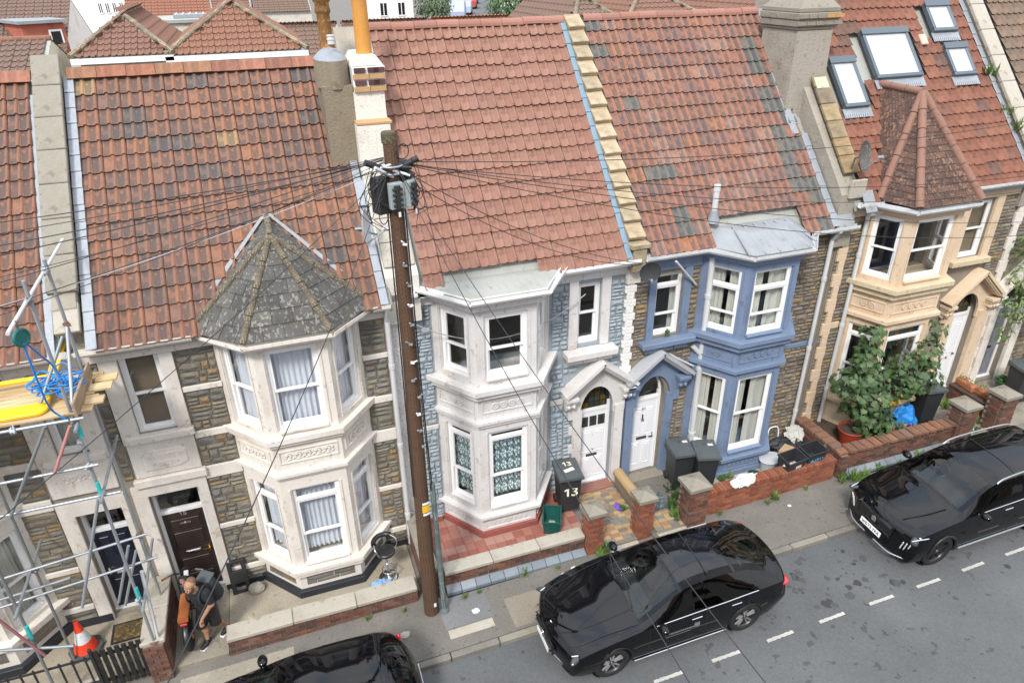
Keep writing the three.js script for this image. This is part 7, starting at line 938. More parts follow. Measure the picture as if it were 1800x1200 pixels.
  // litter
  const lit = [[2.4, 2.5, 0.1], [4.35, 2.3, 0.11], [4.6, 2.2, 0.09], [1.0, 2.55, 0.13], [0.75, 2.75, 0.05], [6.1, 1.6, 0.07], [9.9, 2.25, 0.06], [11.0, 2.8, 0.05], [-1.55, 2.5, 0.12], [-0.4, 1.35, 0.13], [8.3, 3.05, 0.05], [13.2, 2.35, 0.05]];
  lit.forEach(([x, z, s], i) => tag(add(scene, 'litter', crumple(s * 0.5, 1.2, 0.35, 1, 90 + i * 3, 0.6), i % 4 === 3 ? m.concretePale : m.white, [x, (z < 1.6 ? 0.0 : gy(x)) + 0.015, z]), ['scrap of white paper litter dropped on the ground', 'litter'][0], 'litter', 'scraps of litter on the pavement'));
  // purple packet and window boxes
  tag(add(scene, 'crisp_packet', crumple(0.1, 0.7, 0.3, 1.4, 55, 0.5), M(L(0.25, 0.12, 0.6), { roughness: 0.25, metalness: 0.4 }), [6.25, 0.12, 0.95]), 'shiny purple crisp packet on the yellow paved path', 'packet');
}
// satellite dishes
function dish(label, pos, ry, rx, mat, arm, k = 1) { const H = thing('satellite_dish', label, 'satellite dish', pos, 0); const D = add(H, 'dish', lathe([[0, 0], [0.1, 0.008], [0.2, 0.035], [0.29, 0.08], [0.295, 0.085], [0.28, 0.075]], 28).scale(1, 1, 1.12).rotateX(Math.PI / 2), mat); const Q = new THREE.Euler(rx, ry, 0); D.rotation.copy(Q); const f = V(0, 0, 1).applyEuler(Q), d = V(0, -0.26, 0.05).applyEuler(Q); add(H, 'feed_arm', merge([rod(d, f.clone().multiplyScalar(0.4).add(V(0, -0.05, 0)), 0.014, 6), rod(f.clone().multiplyScalar(0.36).add(V(0, -0.04, 0)), f.clone().multiplyScalar(0.46).add(V(0, -0.04, 0)), 0.035, 8)]), m.galv); H.scale.setScalar(k); add(H, 'bracket', merge([rod(V(0, 0, 0), f.clone().multiplyScalar(-0.12), 0.03, 8), rod(f.clone().multiplyScalar(-0.12), V(...arm), 0.02, 8)]), m.galvDark); return H; }
const dishG = M(L(0.06, 0.065, 0.07), { map: tStain, roughness: 0.55 });
dish('pale grey satellite dish seen edge on beside the slate turret', [1.38, 7.05, 0.1], 1.25, -0.2, M(L(0.42, 0.44, 0.46), { roughness: 0.5 }), [0.3, -0.25, -0.3]); dish('dark grey satellite dish on the kneeler between the blue houses', [6.82, 5.62, 0.5], -0.35, 0.25, dishG, [-0.25, -0.15, -0.4], 0.72); dish('grey rust stained satellite dish on the parapet below the broad chimney', [11.95, 7.3, 0.1], 0.4, -0.25, M(L(0.24, 0.24, 0.235), { map: tLichen, roughness: 0.5 }), [0.05, -0.5, -0.3]);
// ---------- houses and street behind ----------
const basisOn = (A, B, C) => { const eu = B.clone().sub(A).normalize(), n = eu.clone().cross(C.clone().sub(A)).normalize(), up = n.clone().cross(eu); return { eu, up, n, M: new THREE.Matrix4().makeBasis(eu, up, n) }; };
function farTiles(roof, P, mat, k = 1) {   // P: eaves left, eaves right, then the rest of the face; tiles too small to pick apart stay joined
  const { eu, up, n, M: Mx } = basisOn(P[0], P[1], P[2]), q = P.map((p) => { const d = p.clone().sub(P[0]); return [d.dot(eu), d.dot(up)]; });
  const inside = (u, v) => { let c = false; for (let i = 0, j = q.length - 1; i < q.length; j = i++) if ((q[i][1] > v) !== (q[j][1] > v) && u < (q[j][0] - q[i][0]) * (v - q[i][1]) / (q[j][1] - q[i][1]) + q[i][0]) c = !c; return c; };
  const gs = [], w = 0.372 * k, ex = 0.325 * k, V1 = Math.max(...q.map((a) => a[1])), U0 = Math.min(...q.map((a) => a[0])), U1 = Math.max(...q.map((a) => a[0]));
  for (let v = 0; v < V1; v += ex) for (let u = U0; u < U1; u += w) if (inside(u + w / 2, v + 0.12 * k)) { const p = P[0].clone().addScaledVector(eu, u + w / 2).addScaledVector(up, v).addScaledVector(n, 0.05 * k); gs.push(tileGeos[Math.floor(rnd() * 5)].clone().scale(k, k, k).rotateX(-0.085).applyMatrix4(Mx).translate(p.x, p.y, p.z)); }
  if (gs.length) add(roof, 'roof_tiles', mergeGeometries(gs), mat).userData.kind = 'stuff';
}
const faceGeo = (...P) => { const t = []; for (let i = 1; i < P.length - 1; i++) t.push(P[0].clone(), P[i].clone(), P[i + 1].clone()); const g = new THREE.BufferGeometry().setFromPoints(t); g.computeVertexNormals(); return metric(g); };
const bgTile = [[0.23, 0.12, 0.085], [0.26, 0.125, 0.08], [0.2, 0.13, 0.1], [0.3, 0.13, 0.08]].map((c) => M(L(...c), { map: tTile })), bgWall = [M(L(0.52, 0.47, 0.38), { map: tStain }), M(L(0.78, 0.76, 0.72), { map: tStain }), M(L(0.6, 0.56, 0.5), { map: tStain }), M(L(0.66, 0.6, 0.46), { map: tStain })];
function bgHouse(label, x0, x1, z0, z1, yb, ye, yr, o = {}) {   // z0 is the near face; ridge along x or z
  const H = thing('background_house', label, 'house', [0, 0, 0], 0, 'houses beyond the terrace'), wall = o.wall ?? bgWall[0], tm = o.tile ?? bgTile[0], e = 0.2, g = [];
  const zm = (z0 + z1) / 2, xm = (x0 + x1) / 2; let faces;
  if (o.axis === 'z') { add(H, 'wall', metric(prism([[x0, yb], [x1, yb], [x1, ye], ...(o.hip ? [] : [[xm, yr - 0.05]]), [x0, ye]], z0 - z1).translate(0, 0, z1)), wall); const hp = o.hip ?? 0; faces = [[V(x1 + e, ye - 0.05, z0 + e), V(x1 + e, ye - 0.05, z1), V(xm, yr, z1), V(xm, yr, z0 - hp + e)], [V(x0 - e, ye - 0.05, z1), V(x0 - e, ye - 0.05, z0 + e), V(xm, yr, z0 - hp + e), V(xm, yr, z1)]]; if (hp) faces.push([V(x0 - e, ye - 0.05, z0 + e), V(x1 + e, ye - 0.05, z0 + e), V(xm, yr, z0 - hp + e)]); }
  else { add(H, 'wall', metric(prism([[-z0, yb], [-z1, yb], [-z1, ye], [-zm, yr - 0.05], [-z0, ye]], x1 - x0).rotateY(Math.PI / 2).translate(x0, 0, 0)), wall); faces = [[V(x0, ye - 0.05, z0 + e), V(x1, ye - 0.05, z0 + e), V(x1, yr, zm), V(x0, yr, zm)], [V(x1, ye - 0.05, z1 - e), V(x0, ye - 0.05, z1 - e), V(x0, yr, zm), V(x1, yr, zm)]]; }
  for (const f of faces) { const R = add(H, 'roof', faceGeo(...f), m.felt); if (f[0].z < -14 ? true : true) farTiles(R, f, tm, o.k ?? 1); }
  const cap = M(L(0.4, 0.34, 0.25), { map: tLichen });
  if (o.axis === 'z') { add(H, 'ridge', rod(V(xm, yr + 0.03, z0 - (o.hip ?? 0) + e), V(xm, yr + 0.03, z1), 0.09, 8), cap); if (o.hip) for (const x of [x0 - e, x1 + e]) add(H, 'hip', rod(V(x, ye, z0 + e), V(xm, yr + 0.03, z0 - o.hip + e), 0.09, 8), cap); } else add(H, 'ridge', rod(V(x0, yr + 0.03, zm), V(x1, yr + 0.03, zm), 0.09, 8), o.ridge ?? bgTile[1]);
  if (o.gutter) add(H, 'gutter', bxx(x0 - e, x1 + e, ye - 0.22, ye - 0.06, z0 + e - 0.02, z0 + e + 0.08), m.white);
  for (const [wx, wy, ww, wh] of o.wins ?? []) { const W = add(H, 'window', merge([bx(ww, 0.06, 0.06, 0, wh / 2), bx(ww, 0.06, 0.06, 0, -wh / 2), bx(0.06, wh, 0.06, -ww / 2), bx(0.06, wh, 0.06, ww / 2), bx(0.05, wh, 0.05)]), m.white, [wx, wy, z0 + 0.02]); add(W, 'pane', bx(ww - 0.06, wh - 0.06, 0.02), m.blackGloss); }
  for (const [cx, cz, ch] of o.chim ?? []) { const C = add(H, 'chimney', cb(0.9, ch, 0.6, 0.03, cx, yr + ch / 2 - 0.8, cz), o.chimMat ?? brickMats[1]); for (const s of [-0.25, 0.25]) add(C, 'chimney_pot', lathe([[0.11, 0], [0.09, 0.1], [0.09, 0.4], [0.12, 0.44]], 10).translate(cx + s, yr + ch - 0.8, cz), bgTile[3]); }
  rebase(H, [xm, yb, zm]); return H;
}
bgHouse('rear wing with a narrow hipped tiled roof and pale gutter behind the brown door house', -4.75, -2.3, -14, -21, 0, 8.7, 9.69, { axis: 'z', hip: 2.2, gutter: 1, tile: bgTile[0] });
bgHouse('rear wing with a broad hipped tiled roof and pale gutter beside the tall clay pot', -2.15, 1.75, -14, -21, 0, 8.65, 9.97, { axis: 'z', hip: 2.3, gutter: 1, tile: bgTile[1], wins: [[-2.0 + 0.75, 8.22, 0.9, 0.3]] });
bgHouse('low cream gabled outhouse with brown tiles behind the scaffolded roof', -9.5, -5.3, -12.2, -15.5, 0, 8.55, 9.2, { wall: bgWall[3], tile: bgTile[2], wins: [[-6.1, 8.3, 0.28, 0.26], [-5.75, 8.3, 0.26, 0.24]] });
{ const H = bgHouse('tiled house with a terracotta clad dormer and pale flat dormer roof', -15, -7.7, -27, -36, 3, 7.6, 9.9, { tile: bgTile[2], wall: bgWall[1], chim: [[-11.6, -31.5, 1.6]] });
  const D = thing('roof_dormer', 'terracotta clad dormer with a small white window and pale flat roof', 'dormer', [-8.7, 7.7, -28.2], 0.5); D.scale.setScalar(0.78); add(D, 'cheek', bx(2.2, 1.9, 3.4, 0, 0.6, -0.6), M(L(0.42, 0.13, 0.08), { map: tStain })); add(D, 'flat_roof', bx(2.6, 0.16, 3.9, 0, 1.64, -0.6), m.leadPale); const W = add(D, 'window', bx(0.7, 0.9, 0.06, 0.55, 0.75, 1.12), m.white); add(W, 'pane', bx(0.5, 0.7, 0.02, 0.55, 0.75, 1.155), m.blackGloss); }
bgHouse('tiled house below the terracotta dormer with a long plain slope', -15, -8.6, -20, -27, 2, 6.6, 8.2, { tile: bgTile[1], wall: bgWall[1] });
bgHouse('white rendered house with a row of narrow windows far beyond the hipped roofs', -10.2, -6.6, -45, -52, 4, 10.2, 12, { wall: M(L(0.82, 0.82, 0.82)), wins: [0, 1, 2, 3, 4].map((i) => [-8.4 + i * 0.42, 8.75, 0.24, 0.6]), tile: bgTile[3] });
bgHouse('orange tiled house beside the far white rendered house', -6.4, -1.5, -38, -44, 4, 7.6, 9.3, { tile: bgTile[3], wall: bgWall[2] });
{ const H = thing('flat_roof_extension', 'grey felted flat roof extension with a glazed roof light', 'extension', [-1.2, 4, -24.5]); add(H, 'wall', bx(4.2, 5, 3.4, 0, 2.5, 0), bgWall[2]); add(H, 'flat_roof', bx(4.4, 0.12, 3.6, 0, 5.06, 0), m.felt); const R = add(H, 'roof_light', bx(1.6, 0.14, 0.9, -0.6, 5.2, 0.4), m.lead); for (let i = 0; i < 6; i++) add(R, 'glazing_bar', bx(0.04, 0.03, 0.9, -1.3 + i * 0.27, 5.285, 0.4), m.white); }
bgHouse('pale house with chimneys beyond the tall clay pot', 8.6, 11.2, -40, -47, 4, 10.2, 12.0, { axis: 'z', wall: M(L(0.8, 0.78, 0.74)), tile: bgTile[3], wins: [[9.2, 8.4, 0.5, 0.8], [10.4, 8.4, 0.5, 0.8]] });
bgHouse('rear wing with a brown hipped roof behind the sandstone coping', 13.7, 17.0, -14, -21, 0, 9.0, 10.1, { axis: 'z', hip: 2.2, tile: bgTile[0] });
bgHouse('rear wing with grey brown tiles beside the brown hipped roof', 11.6, 13.5, -14, -21, 0, 8.9, 9.9, { axis: 'z', hip: 2.2, tile: bgTile[2] });
bgHouse('rendered rear wing with a rusty flue behind the blue house ridge', 17.4, 19.6, -12, -18, 0, 9.2, 10.1, { axis: 'z', wall: m.render, tile: bgTile[0] });
for (let i = 0; i < 7; i++) bgHouse(['tiled terraced house in the first far row behind the hipped wings', 'tiled terraced house in the second far row behind the hipped wings'][i & 1], -5 + (i >> 1) * 5.2 - (i & 1) * 4, -5 + (i >> 1) * 5.2 + 5 - (i & 1) * 4, i & 1 ? -62 : -30, i & 1 ? -70 : -36, 3, i & 1 ? 7.4 : 6.2, i & 1 ? 9.6 : 8.1, { tile: pick(bgTile), wall: pick(bgWall), k: 1.2 });
for (let i = 0; i < 6; i++) bgHouse('tiled house in the far row beyond the leafy street tree', 30 + i * 6 - (i % 2) * 2, 35.6 + i * 6 - (i % 2) * 2, -36 - (i % 2) * 18, -43 - (i % 2) * 18, 3, 7.5, 9.8, { tile: pick(bgTile), wall: pick(bgWall), k: 1.3 });
// the terrace across the street, behind the camera: the cars and panes mirror it
for (let i = 0; i < 11; i++) { const x = -22 + i * 5.1, H = thing('opposite_house', 'stone terraced house facing from across the street', 'house', [x, 0, 13.6], 0, 'houses across the street'); add(H, 'wall', bxx(0, 5.08, -0.4, 5.9, 0, 0.3), i % 3 ? stoneMats[i % 5] : m.creamB); add(H, 'rear_wall', bxx(0, 5.08, -0.4, 5.9, 8, 8.3), m.render); add(H, 'roof', merge([quad(V(0, 5.8, -0.3), V(0, 9.5, 4.1), V(5.08, 9.5, 4.1), V(5.08, 5.8, -0.3), 0.1), quad(V(0, 9.5, 4.1), V(0, 5.8, 8.5), V(5.08, 5.8, 8.5), V(5.08, 9.5, 4.1), 0.1)]), bgTile[i % 4]); for (const [wx, wy, w, h] of [[1.2, 1.7, 1.2, 1.7], [1.2, 4.4, 1.2, 1.4], [3.9, 4.4, 0.7, 1.4]]) { const W = add(H, 'window', cb(w + 0.16, h + 0.16, 0.08, 0.01), m.white, [wx + 0.4, wy, -0.04]); add(W, 'pane', bx(w, h, 0.02), m.blackGloss, [0, 0, -0.045]); } add(H, 'door', bx(0.9, 2.1, 0.06), pick([navyDoor, brownDoor, whiteDoor]), [4.1, 1.05, -0.03]); }
// far street
{
  const a = Math.atan2(35.8 - 25.1, 107.3 - 75.4), g = new THREE.PlaneGeometry(7.4, 130, 1, 26).rotateX(-Math.PI / 2).rotateY(-a).translate(32.5, 0, -98), p = g.attributes.position; for (let i = 0; i < p.count; i++) p.setY(i, 5.2 + Math.max(0, (-p.getZ(i) - 60) * 0.012) + 0.12); g.computeVertexNormals(); struct('far_road', metric(g), m.asphalt);
  const far = [[-3.0, -72, 0x8f98ad, 'grey blue van parked on the far street', 2.0], [-2.6, -80, 0x9aa3b8, 'grey blue car parked behind the van on the far street', 1.5], [-2.3, -90, 0xa33a35, 'small red car parked past the grey cars on the far street', 1.4], [2.9, -80, 0xd6dade, 'white car parked across from the van on the far street', 1.45], [2.9, -90, 0xb03a32, 'red car parked across the far street by the tree', 1.45], [-2.4, -100, 0x3a4252, 'dark car furthest along the far street', 1.4]];
  for (const [off, z, col, label, h] of far) { const t = (-z - 75.4) / (107.3 - 75.4), cx = 27.3 + 10.7 * t + off, y = 5.2 + Math.max(0, (-z - 60) * 0.012) + 0.12, H = thing('distant_car', label, 'car', [cx, y, z], -a, 'cars on the far street'); const L2 = 4.3, prof = [[-L2 / 2, 0.3], [L2 / 2, 0.3], [L2 / 2, 0.85], [L2 / 2 - 0.7, 0.95], [L2 / 2 - 1.3, h], [-L2 / 2 + 0.7, h], [-L2 / 2 + 0.1, 0.95]]; add(H, 'body', prism(prof, 1.75, 0.08).translate(0, 0, -0.875).rotateY(Math.PI / 2), M(col, { roughness: 0.3 })); add(H, 'windscreen', bx(1.5, 0.5, 0.04).rotateX(-0.75), m.blackGloss, [0, (h + 0.95) / 2 + 0.03, 1.3]); add(H, 'windscreen', bx(1.5, 0.5, 0.04).rotateX(0.75), m.blackGloss, [0, (h + 0.95) / 2 + 0.03, -1.3]); for (const [x, zz] of [[-0.8, 1.3], [0.8, 1.3], [-0.8, -1.3], [0.8, -1.3]]) add(H, 'wheel', cyl(0.31, 0.31, 0.2, 14).rotateZ(Math.PI / 2), tyreM, [x, 0.31, zz]); }
}
// ---------- trees and plants ----------
function leafGeo(kind, s) { const sh = new THREE.Shape(); const pts = kind === 'lobed' ? [[0, 0], [0.12, 0.12], [0.42, 0.05], [0.34, 0.28], [0.55, 0.45], [0.3, 0.5], [0.24, 0.72], [0.1, 0.66], [0, 1], [-0.1, 0.66], [-0.24, 0.72], [-0.3, 0.5], [-0.55, 0.45], [-0.34, 0.28], [-0.42, 0.05], [-0.12, 0.12]] : [[0, 0], [0.2, 0.3], [0.16, 0.65], [0, 1], [-0.16, 0.65], [-0.2, 0.3]]; sh.setFromPoints(pts.map(([x, y]) => new THREE.Vector2(x * s, y * s))); const g = new THREE.ShapeGeometry(sh), p = g.attributes.position; for (let i = 0; i < p.count; i++) p.setZ(i, -0.25 * p.getY(i) ** 2 / s + 0.12 * Math.abs(p.getX(i))); g.computeVertexNormals(); return g; }
const leafM = (r, g, b) => M(L(r, g, b), { phys: 1, roughness: 0.6, transmission: 0.25, thickness: 0 });
const greens = [leafM(0.055, 0.11, 0.034), leafM(0.07, 0.135, 0.04), leafM(0.045, 0.09, 0.03), leafM(0.085, 0.15, 0.045)], limes = [leafM(0.13, 0.22, 0.04), leafM(0.16, 0.25, 0.05), leafM(0.1, 0.19, 0.04)], bark = M(L(0.15, 0.11, 0.075), { map: tRock });
function crown(H, name, blobs, n, kind, size, mats, single = 0, o = {}) {   // blobs: x,y,z,r ; leaves lie through the volume, tips down and outwards
  const base = leafGeo(kind, 1), buckets = mats.map(() => []); let tot = blobs.reduce((a, b) => a + b[3] ** 2, 0), made = 0; const mt = new THREE.Matrix4(), q = new THREE.Quaternion(), list = [];
  for (const [bx0, by, bz, br, sy = 1] of blobs) { const k = Math.round(n * br * br / tot); for (let i = 0; i < k; i++) { const d = V(rr(-1, 1), rr(-1, 1), rr(-1, 1)).normalize(), r = br * Math.cbrt(rr(0.12, 1)) * (0.75 + 0.5 * vnoise(d.x * 3 + 50 + bx0, d.y * 3 + d.z * 2 + 50, 256, 5)); const p = V(bx0 + d.x * r, by + d.y * r * sy, bz + d.z * r); if (o.clip && o.clip(p)) continue; const nn = d.clone().add(V(rr(-0.6, 0.6), rr(0.2, 1.1), rr(-0.3, 0.8))).normalize(), tip = V(d.x + rr(-0.7, 0.7), -0.5 + rr(-0.5, 0.3), d.z + rr(-0.7, 0.7)); tip.addScaledVector(nn, -tip.dot(nn)).normalize(); const xx = tip.clone().cross(nn); mt.makeBasis(xx, tip, nn); list.push([p, mt.clone(), size * rr(0.6, 1.25), Math.floor(rnd() * mats.length)]); } }
  list.sort((a, b) => b[0].z + b[0].y * 0.6 - a[0].z - a[0].y * 0.6); const C = new THREE.Group(); C.name = name; H.add(C);
  list.forEach(([p, M4, s, k], i) => { if (i < single && i % 2 === 0) { const l = add(C, 'leaf', base, mats[k]); q.setFromRotationMatrix(M4); l.position.copy(p); l.quaternion.copy(q); l.scale.setScalar(s); } else { buckets[k].push(base.clone().scale(s, s, s).applyMatrix4(M4).translate(p.x, p.y, p.z)); } });
  buckets.forEach((b, k) => { if (b.length) { const o2 = add(C, 'foliage', mergeGeometries(b), mats[k]); o2.userData.kind = 'stuff'; } }); return C;
}
function limb(pts, r0, r1) { const c = new THREE.CatmullRomCurve3(pts.map((p) => V(...p))), n = 14, g = new THREE.TubeGeometry(c, n, 1, 7), p = g.attributes.position; for (let i = 0; i <= n; i++) { const o = c.getPointAt(i / n), r = mix(r0, r1, i / n); for (let j = 0; j <= 7; j++) { const k = i * 8 + j, v = V(p.getX(k), p.getY(k), p.getZ(k)).sub(o).multiplyScalar(r).add(o); p.setXYZ(k, v.x, v.y, v.z); } } g.computeVertexNormals(); return g; }
{
  const T = thing('street_tree', 'round dense green tree beside the far street', 'tree', [20.7, 4.6, -46]); add(T, 'trunk', limb([[0, -0.5, 0], [0.1, 1.5, 0], [0, 3, 0]], 0.25, 0.12), bark); crown(T, 'crown', [[0, 3.6, 0, 2.2, 0.9], [-1.2, 3.2, 0.4, 1.3], [1.3, 3.3, 0.2, 1.4], [0, 2.4, 0.8, 1.2]], 5200, 'plain', 0.26, [...greens, limes[2]]);
  const U = thing('street_tree', 'loose grey green tree between the pale house and the parked van', 'tree', [13.6, 4.2, -44]); add(U, 'trunk', limb([[0, -0.5, 0], [0.1, 1.5, 0], [0, 3, 0]], 0.2, 0.1), bark); crown(U, 'crown', [[0, 3.5, 0, 1.3, 1.1], [-0.5, 4.3, 0, 0.9], [0.6, 4.2, 0, 0.9], [0.3, 2.6, 0.5, 0.8]], 2600, 'plain', 0.22, [leafM(0.1, 0.14, 0.08), leafM(0.12, 0.16, 0.09), ...greens]);
}
{ // young sycamore in the planter
  const T = thing('sycamore_shrub', 'leafy green sycamore shrub growing from a red pot before the peach bay', 'shrub', [12.75, 0.5, 1.1]);
  add(T, 'stem', limb([[0, 0, 0], [0.1, 1.0, 0.02], [0.0, 1.9, 0], [-0.15, 2.9, 0]], 0.035, 0.012), bark); add(T, 'stem', limb([[0.05, 0.1, 0], [0.6, 1.0, 0.05], [1.3, 1.6, 0.1], [1.75, 2.5, 0]], 0.03, 0.01), bark); add(T, 'stem', limb([[0, 0.2, 0], [-0.5, 1.1, 0.1], [-0.95, 1.7, 0.1]], 0.022, 0.008), bark);
  crown(T, 'crown', [[-0.05, 1.15, 0.05, 0.62, 1.15], [0.15, 0.5, 0.12, 0.5], [-0.15, 1.75, 0, 0.48], [-0.25, 2.35, -0.05, 0.36], [-0.2, 2.9, -0.1, 0.28, 1.3], [-0.85, 1.85, 0.1, 0.36], [0.7, 0.35, 0.2, 0.36], [1.0, 1.45, 0.05, 0.44], [1.45, 1.5, 0.05, 0.5], [1.6, 2.05, 0, 0.34, 1.2], [1.75, 2.65, -0.05, 0.22, 1.7], [0.85, 1.9, 0, 0.3]], 1500, 'lobed', 0.17, greens, 420);
  crown(T, 'yellow_leaves', [[0.62, 1.15, 0.25, 0.16, 1.4]], 14, 'lobed', 0.17, [leafM(0.5, 0.35, 0.03), leafM(0.42, 0.3, 0.05)], 28);
  const P = thing('plant_pot', 'large red plastic plant pot in the brick planter', 'pot', [12.45, 0.42, 1.15]); add(P, 'pot', lathe([[0.2, 0], [0.29, 0.42], [0.31, 0.42], [0.31, 0.46], [0.28, 0.46], [0.26, 0.36]], 24), M(L(0.33, 0.05, 0.025), { map: tStain, roughness: 0.5 })); add(P, 'compost', cyl(0.27, 0.27, 0.02, 20, 0, 0.4, 0), m.soil);
  const F = thing('flowering_plant', 'bedding plant with red and purple flowers behind the sloping brick coping', 'plant', [13.6, 0.42, 1.42]); crown(F, 'foliage', [[0, 0.18, 0, 0.2], [0.35, 0.16, 0, 0.16]], 90, 'plain', 0.1, limes, 40); for (let i = 0; i < 16; i++) add(F, 'flower', new THREE.IcosahedronGeometry(0.028, 0), M(i % 2 ? L(0.35, 0.06, 0.45) : L(0.65, 0.08, 0.03)), [rr(-0.2, 0.5), rr(0.22, 0.36), rr(-0.1, 0.14)]);
  const G = thing('dry_plant', 'withered brown potted plant in front of the blue bag', 'plant', [14.0, 0.45, 1.35]); crown(G, 'foliage', [[0, 0.22, 0, 0.22, 1.1]], 60, 'plain', 0.12, [leafM(0.3, 0.18, 0.07), leafM(0.2, 0.2, 0.05)], 20); add(G, 'bowl', lathe([[0.2, 0], [0.32, 0.1], [0.34, 0.12], [0.28, 0.1], [0, 0.06]], 20).scale(1.4, 1, 0.7), m.binLid);
  for (const [x, z, lab] of [[16.62, 0.72, 'terracotta window box with small bedding plants nearest the peach door'], [16.66, 1.25, 'terracotta window box with small bedding plants nearest the pale pier']]) { const B = thing('window_box', lab, 'planter', [x, 0.9, z], 1.45, 'terracotta window boxes on the wall'); add(B, 'trough', cb(0.56, 0.17, 0.2, 0.02, 0, 0.085, 0), M(L(0.42, 0.16, 0.075), { map: tStain })); crown(B, 'plants', [[-0.12, 0.22, 0, 0.13], [0.14, 0.22, 0, 0.13]], 90, 'plain', 0.07, [...limes, leafM(0.45, 0.12, 0.08)], 20); }
  const Gp = thing('plant_pot', 'dark green glazed pot beside the grey door', 'pot', [18.35, 0.3, 0.55]); add(Gp, 'pot', lathe([[0.15, 0], [0.22, 0.34], [0.25, 0.34], [0.23, 0.38], [0.2, 0.3]], 22), M(L(0.03, 0.09, 0.05), { roughness: 0.3 })); crown(Gp, 'plants', [[0, 0.42, 0, 0.16, 0.5]], 50, 'plain', 0.08, limes, 10);
  const C = thing('climbing_plant', 'light green climbing plant trailing over the grey door hood', 'climber', [18.3, 0.3, 0.4]); add(C, 'stem', limb([[0.7, 0, 0], [0.6, 1.5, 0.05], [0.2, 3.0, 0.1], [-0.4, 4.2, 0.05]], 0.03, 0.012), bark); crown(C, 'foliage', [[-0.5, 4.3, 0.05, 0.4, 1.2], [-0.55, 3.5, 0.05, 0.35, 1.3], [-0.5, 2.7, 0.1, 0.32, 1.3], [-0.55, 1.9, 0.1, 0.22, 1.5], [0.2, 3.4, 0.05, 0.5, 1.3], [0.5, 2.4, 0.05, 0.45, 1.2], [0.6, 3.9, 0, 0.5]], 1300, 'plain', 0.13, [...limes, greens[3]], 200);
}
function tuft(x, y, z, r, kind, label, mats = limes) { const T = thing('weed', label, 'weed', [x, y, z], rr(0, 6), 'weeds along the walls'); const gs = []; const n = kind ? 16 : 26; for (let i = 0; i < n; i++) { const a = rr(0, 6.28), t = rr(0.3, 1.2), s = r * rr(0.6, 1.15); gs.push(leafGeo('plain', s).scale(kind ? 1.2 : 0.5, 1, 1).rotateX(t).rotateY(a).translate(rr(-1, 1) * r * 0.3, 0.01, rr(-1, 1) * r * 0.25)); } add(T, 'leaves', mergeGeometries(gs), pick(mats)); }
{
  for (const [x, z, r, k] of [[5.3, 2.02, 0.3, 0], [5.45, 2.0, 0.22, 1], [3.6, 1.98, 0.16, 0], [2.3, 2.12, 0.12, 0], [2.6, 2.1, 0.1, 0], [9.75, 1.95, 0.2, 1], [9.5, 2.0, 0.13, 0], [10.6, 1.92, 0.1, 1], [11.55, 2.02, 0.24, 0], [11.85, 2.05, 0.3, 0], [12.2, 2.03, 0.22, 0], [12.7, 2.05, 0.2, 1], [13.3, 2.06, 0.16, 0], [13.9, 2.06, 0.24, 1], [14.5, 2.05, 0.2, 0], [15.0, 2.1, 0.2, 0], [8.3, 1.93, 0.12, 0], [0.4, 1.95, 0.1, 0], [1.1, 2.0, 0.1, 0], [4.3, 2.08, 0.08, 0]]) tuft(x, gy(x), z, r, k, x < 1.9 ? 'small weed at the foot of the concrete coped brick wall' : x < 5.1 ? 'weed tuft growing along the blue brick plinth before the red tiles' : x < 7 ? 'bushy weed at the foot of the red pier by the saloon' : x < 11.5 ? 'weed tuft at the foot of the orange brick wall' : 'bright weed tuft along the plinth of the brick planter wall');
  const dv = 'leafy dark green weed growing through the path of the blue house';
  for (const [x, z, r, y] of [[7.4, 1.35, 0.28, 0.06], [7.3, 1.65, 0.26, 0.05], [7.55, 1.5, 0.3, 0.05], [7.7, 0.75, 0.26, 0.05], [7.62, 1.1, 0.25, 0.05], [6.75, 0.7, 0.16, 0.06], [6.8, 1.1, 0.14, 0.06]]) tuft(x, y, z, r, 1, dv, greens.concat(limes[2]));
  for (const [x, z] of [[8.95, 1.0], [9.15, 0.98], [10.95, 0.25], [11.2, 0.3]]) tuft(x, 0.13, z, 0.18, 1, 'small bright weed against the foot of the blue bay');
  for (const [x, z, r] of [[16.0, 1.1, 0.32], [16.15, 1.45, 0.34], [15.95, 1.7, 0.26], [16.2, 0.7, 0.3]]) tuft(x, 0.3, z, r, 1, 'bushy weed filling the path between the pale piers', [...limes, greens[1]]);
  tuft(11.35, 0.5, 1.35, 0.3, 1, 'grey green spurge growing beside the recycling box', [leafM(0.12, 0.2, 0.1)]); tuft(7.6, 3.86, 0.12, 0.14, 0, 'small weed growing on the blue window sill'); tuft(6.3, 0.09, 1.05, 0.16, 1, 'small weed beside the purple packet');
  for (const [x, z, y] of [[17.15, -0.9, 7.6], [17.1, -1.6, 8.4], [17.2, -0.5, 7.3]]) tuft(x, y, z, 0.32, 0, 'straggly weed rooted in the gutter by the concrete coping');
}
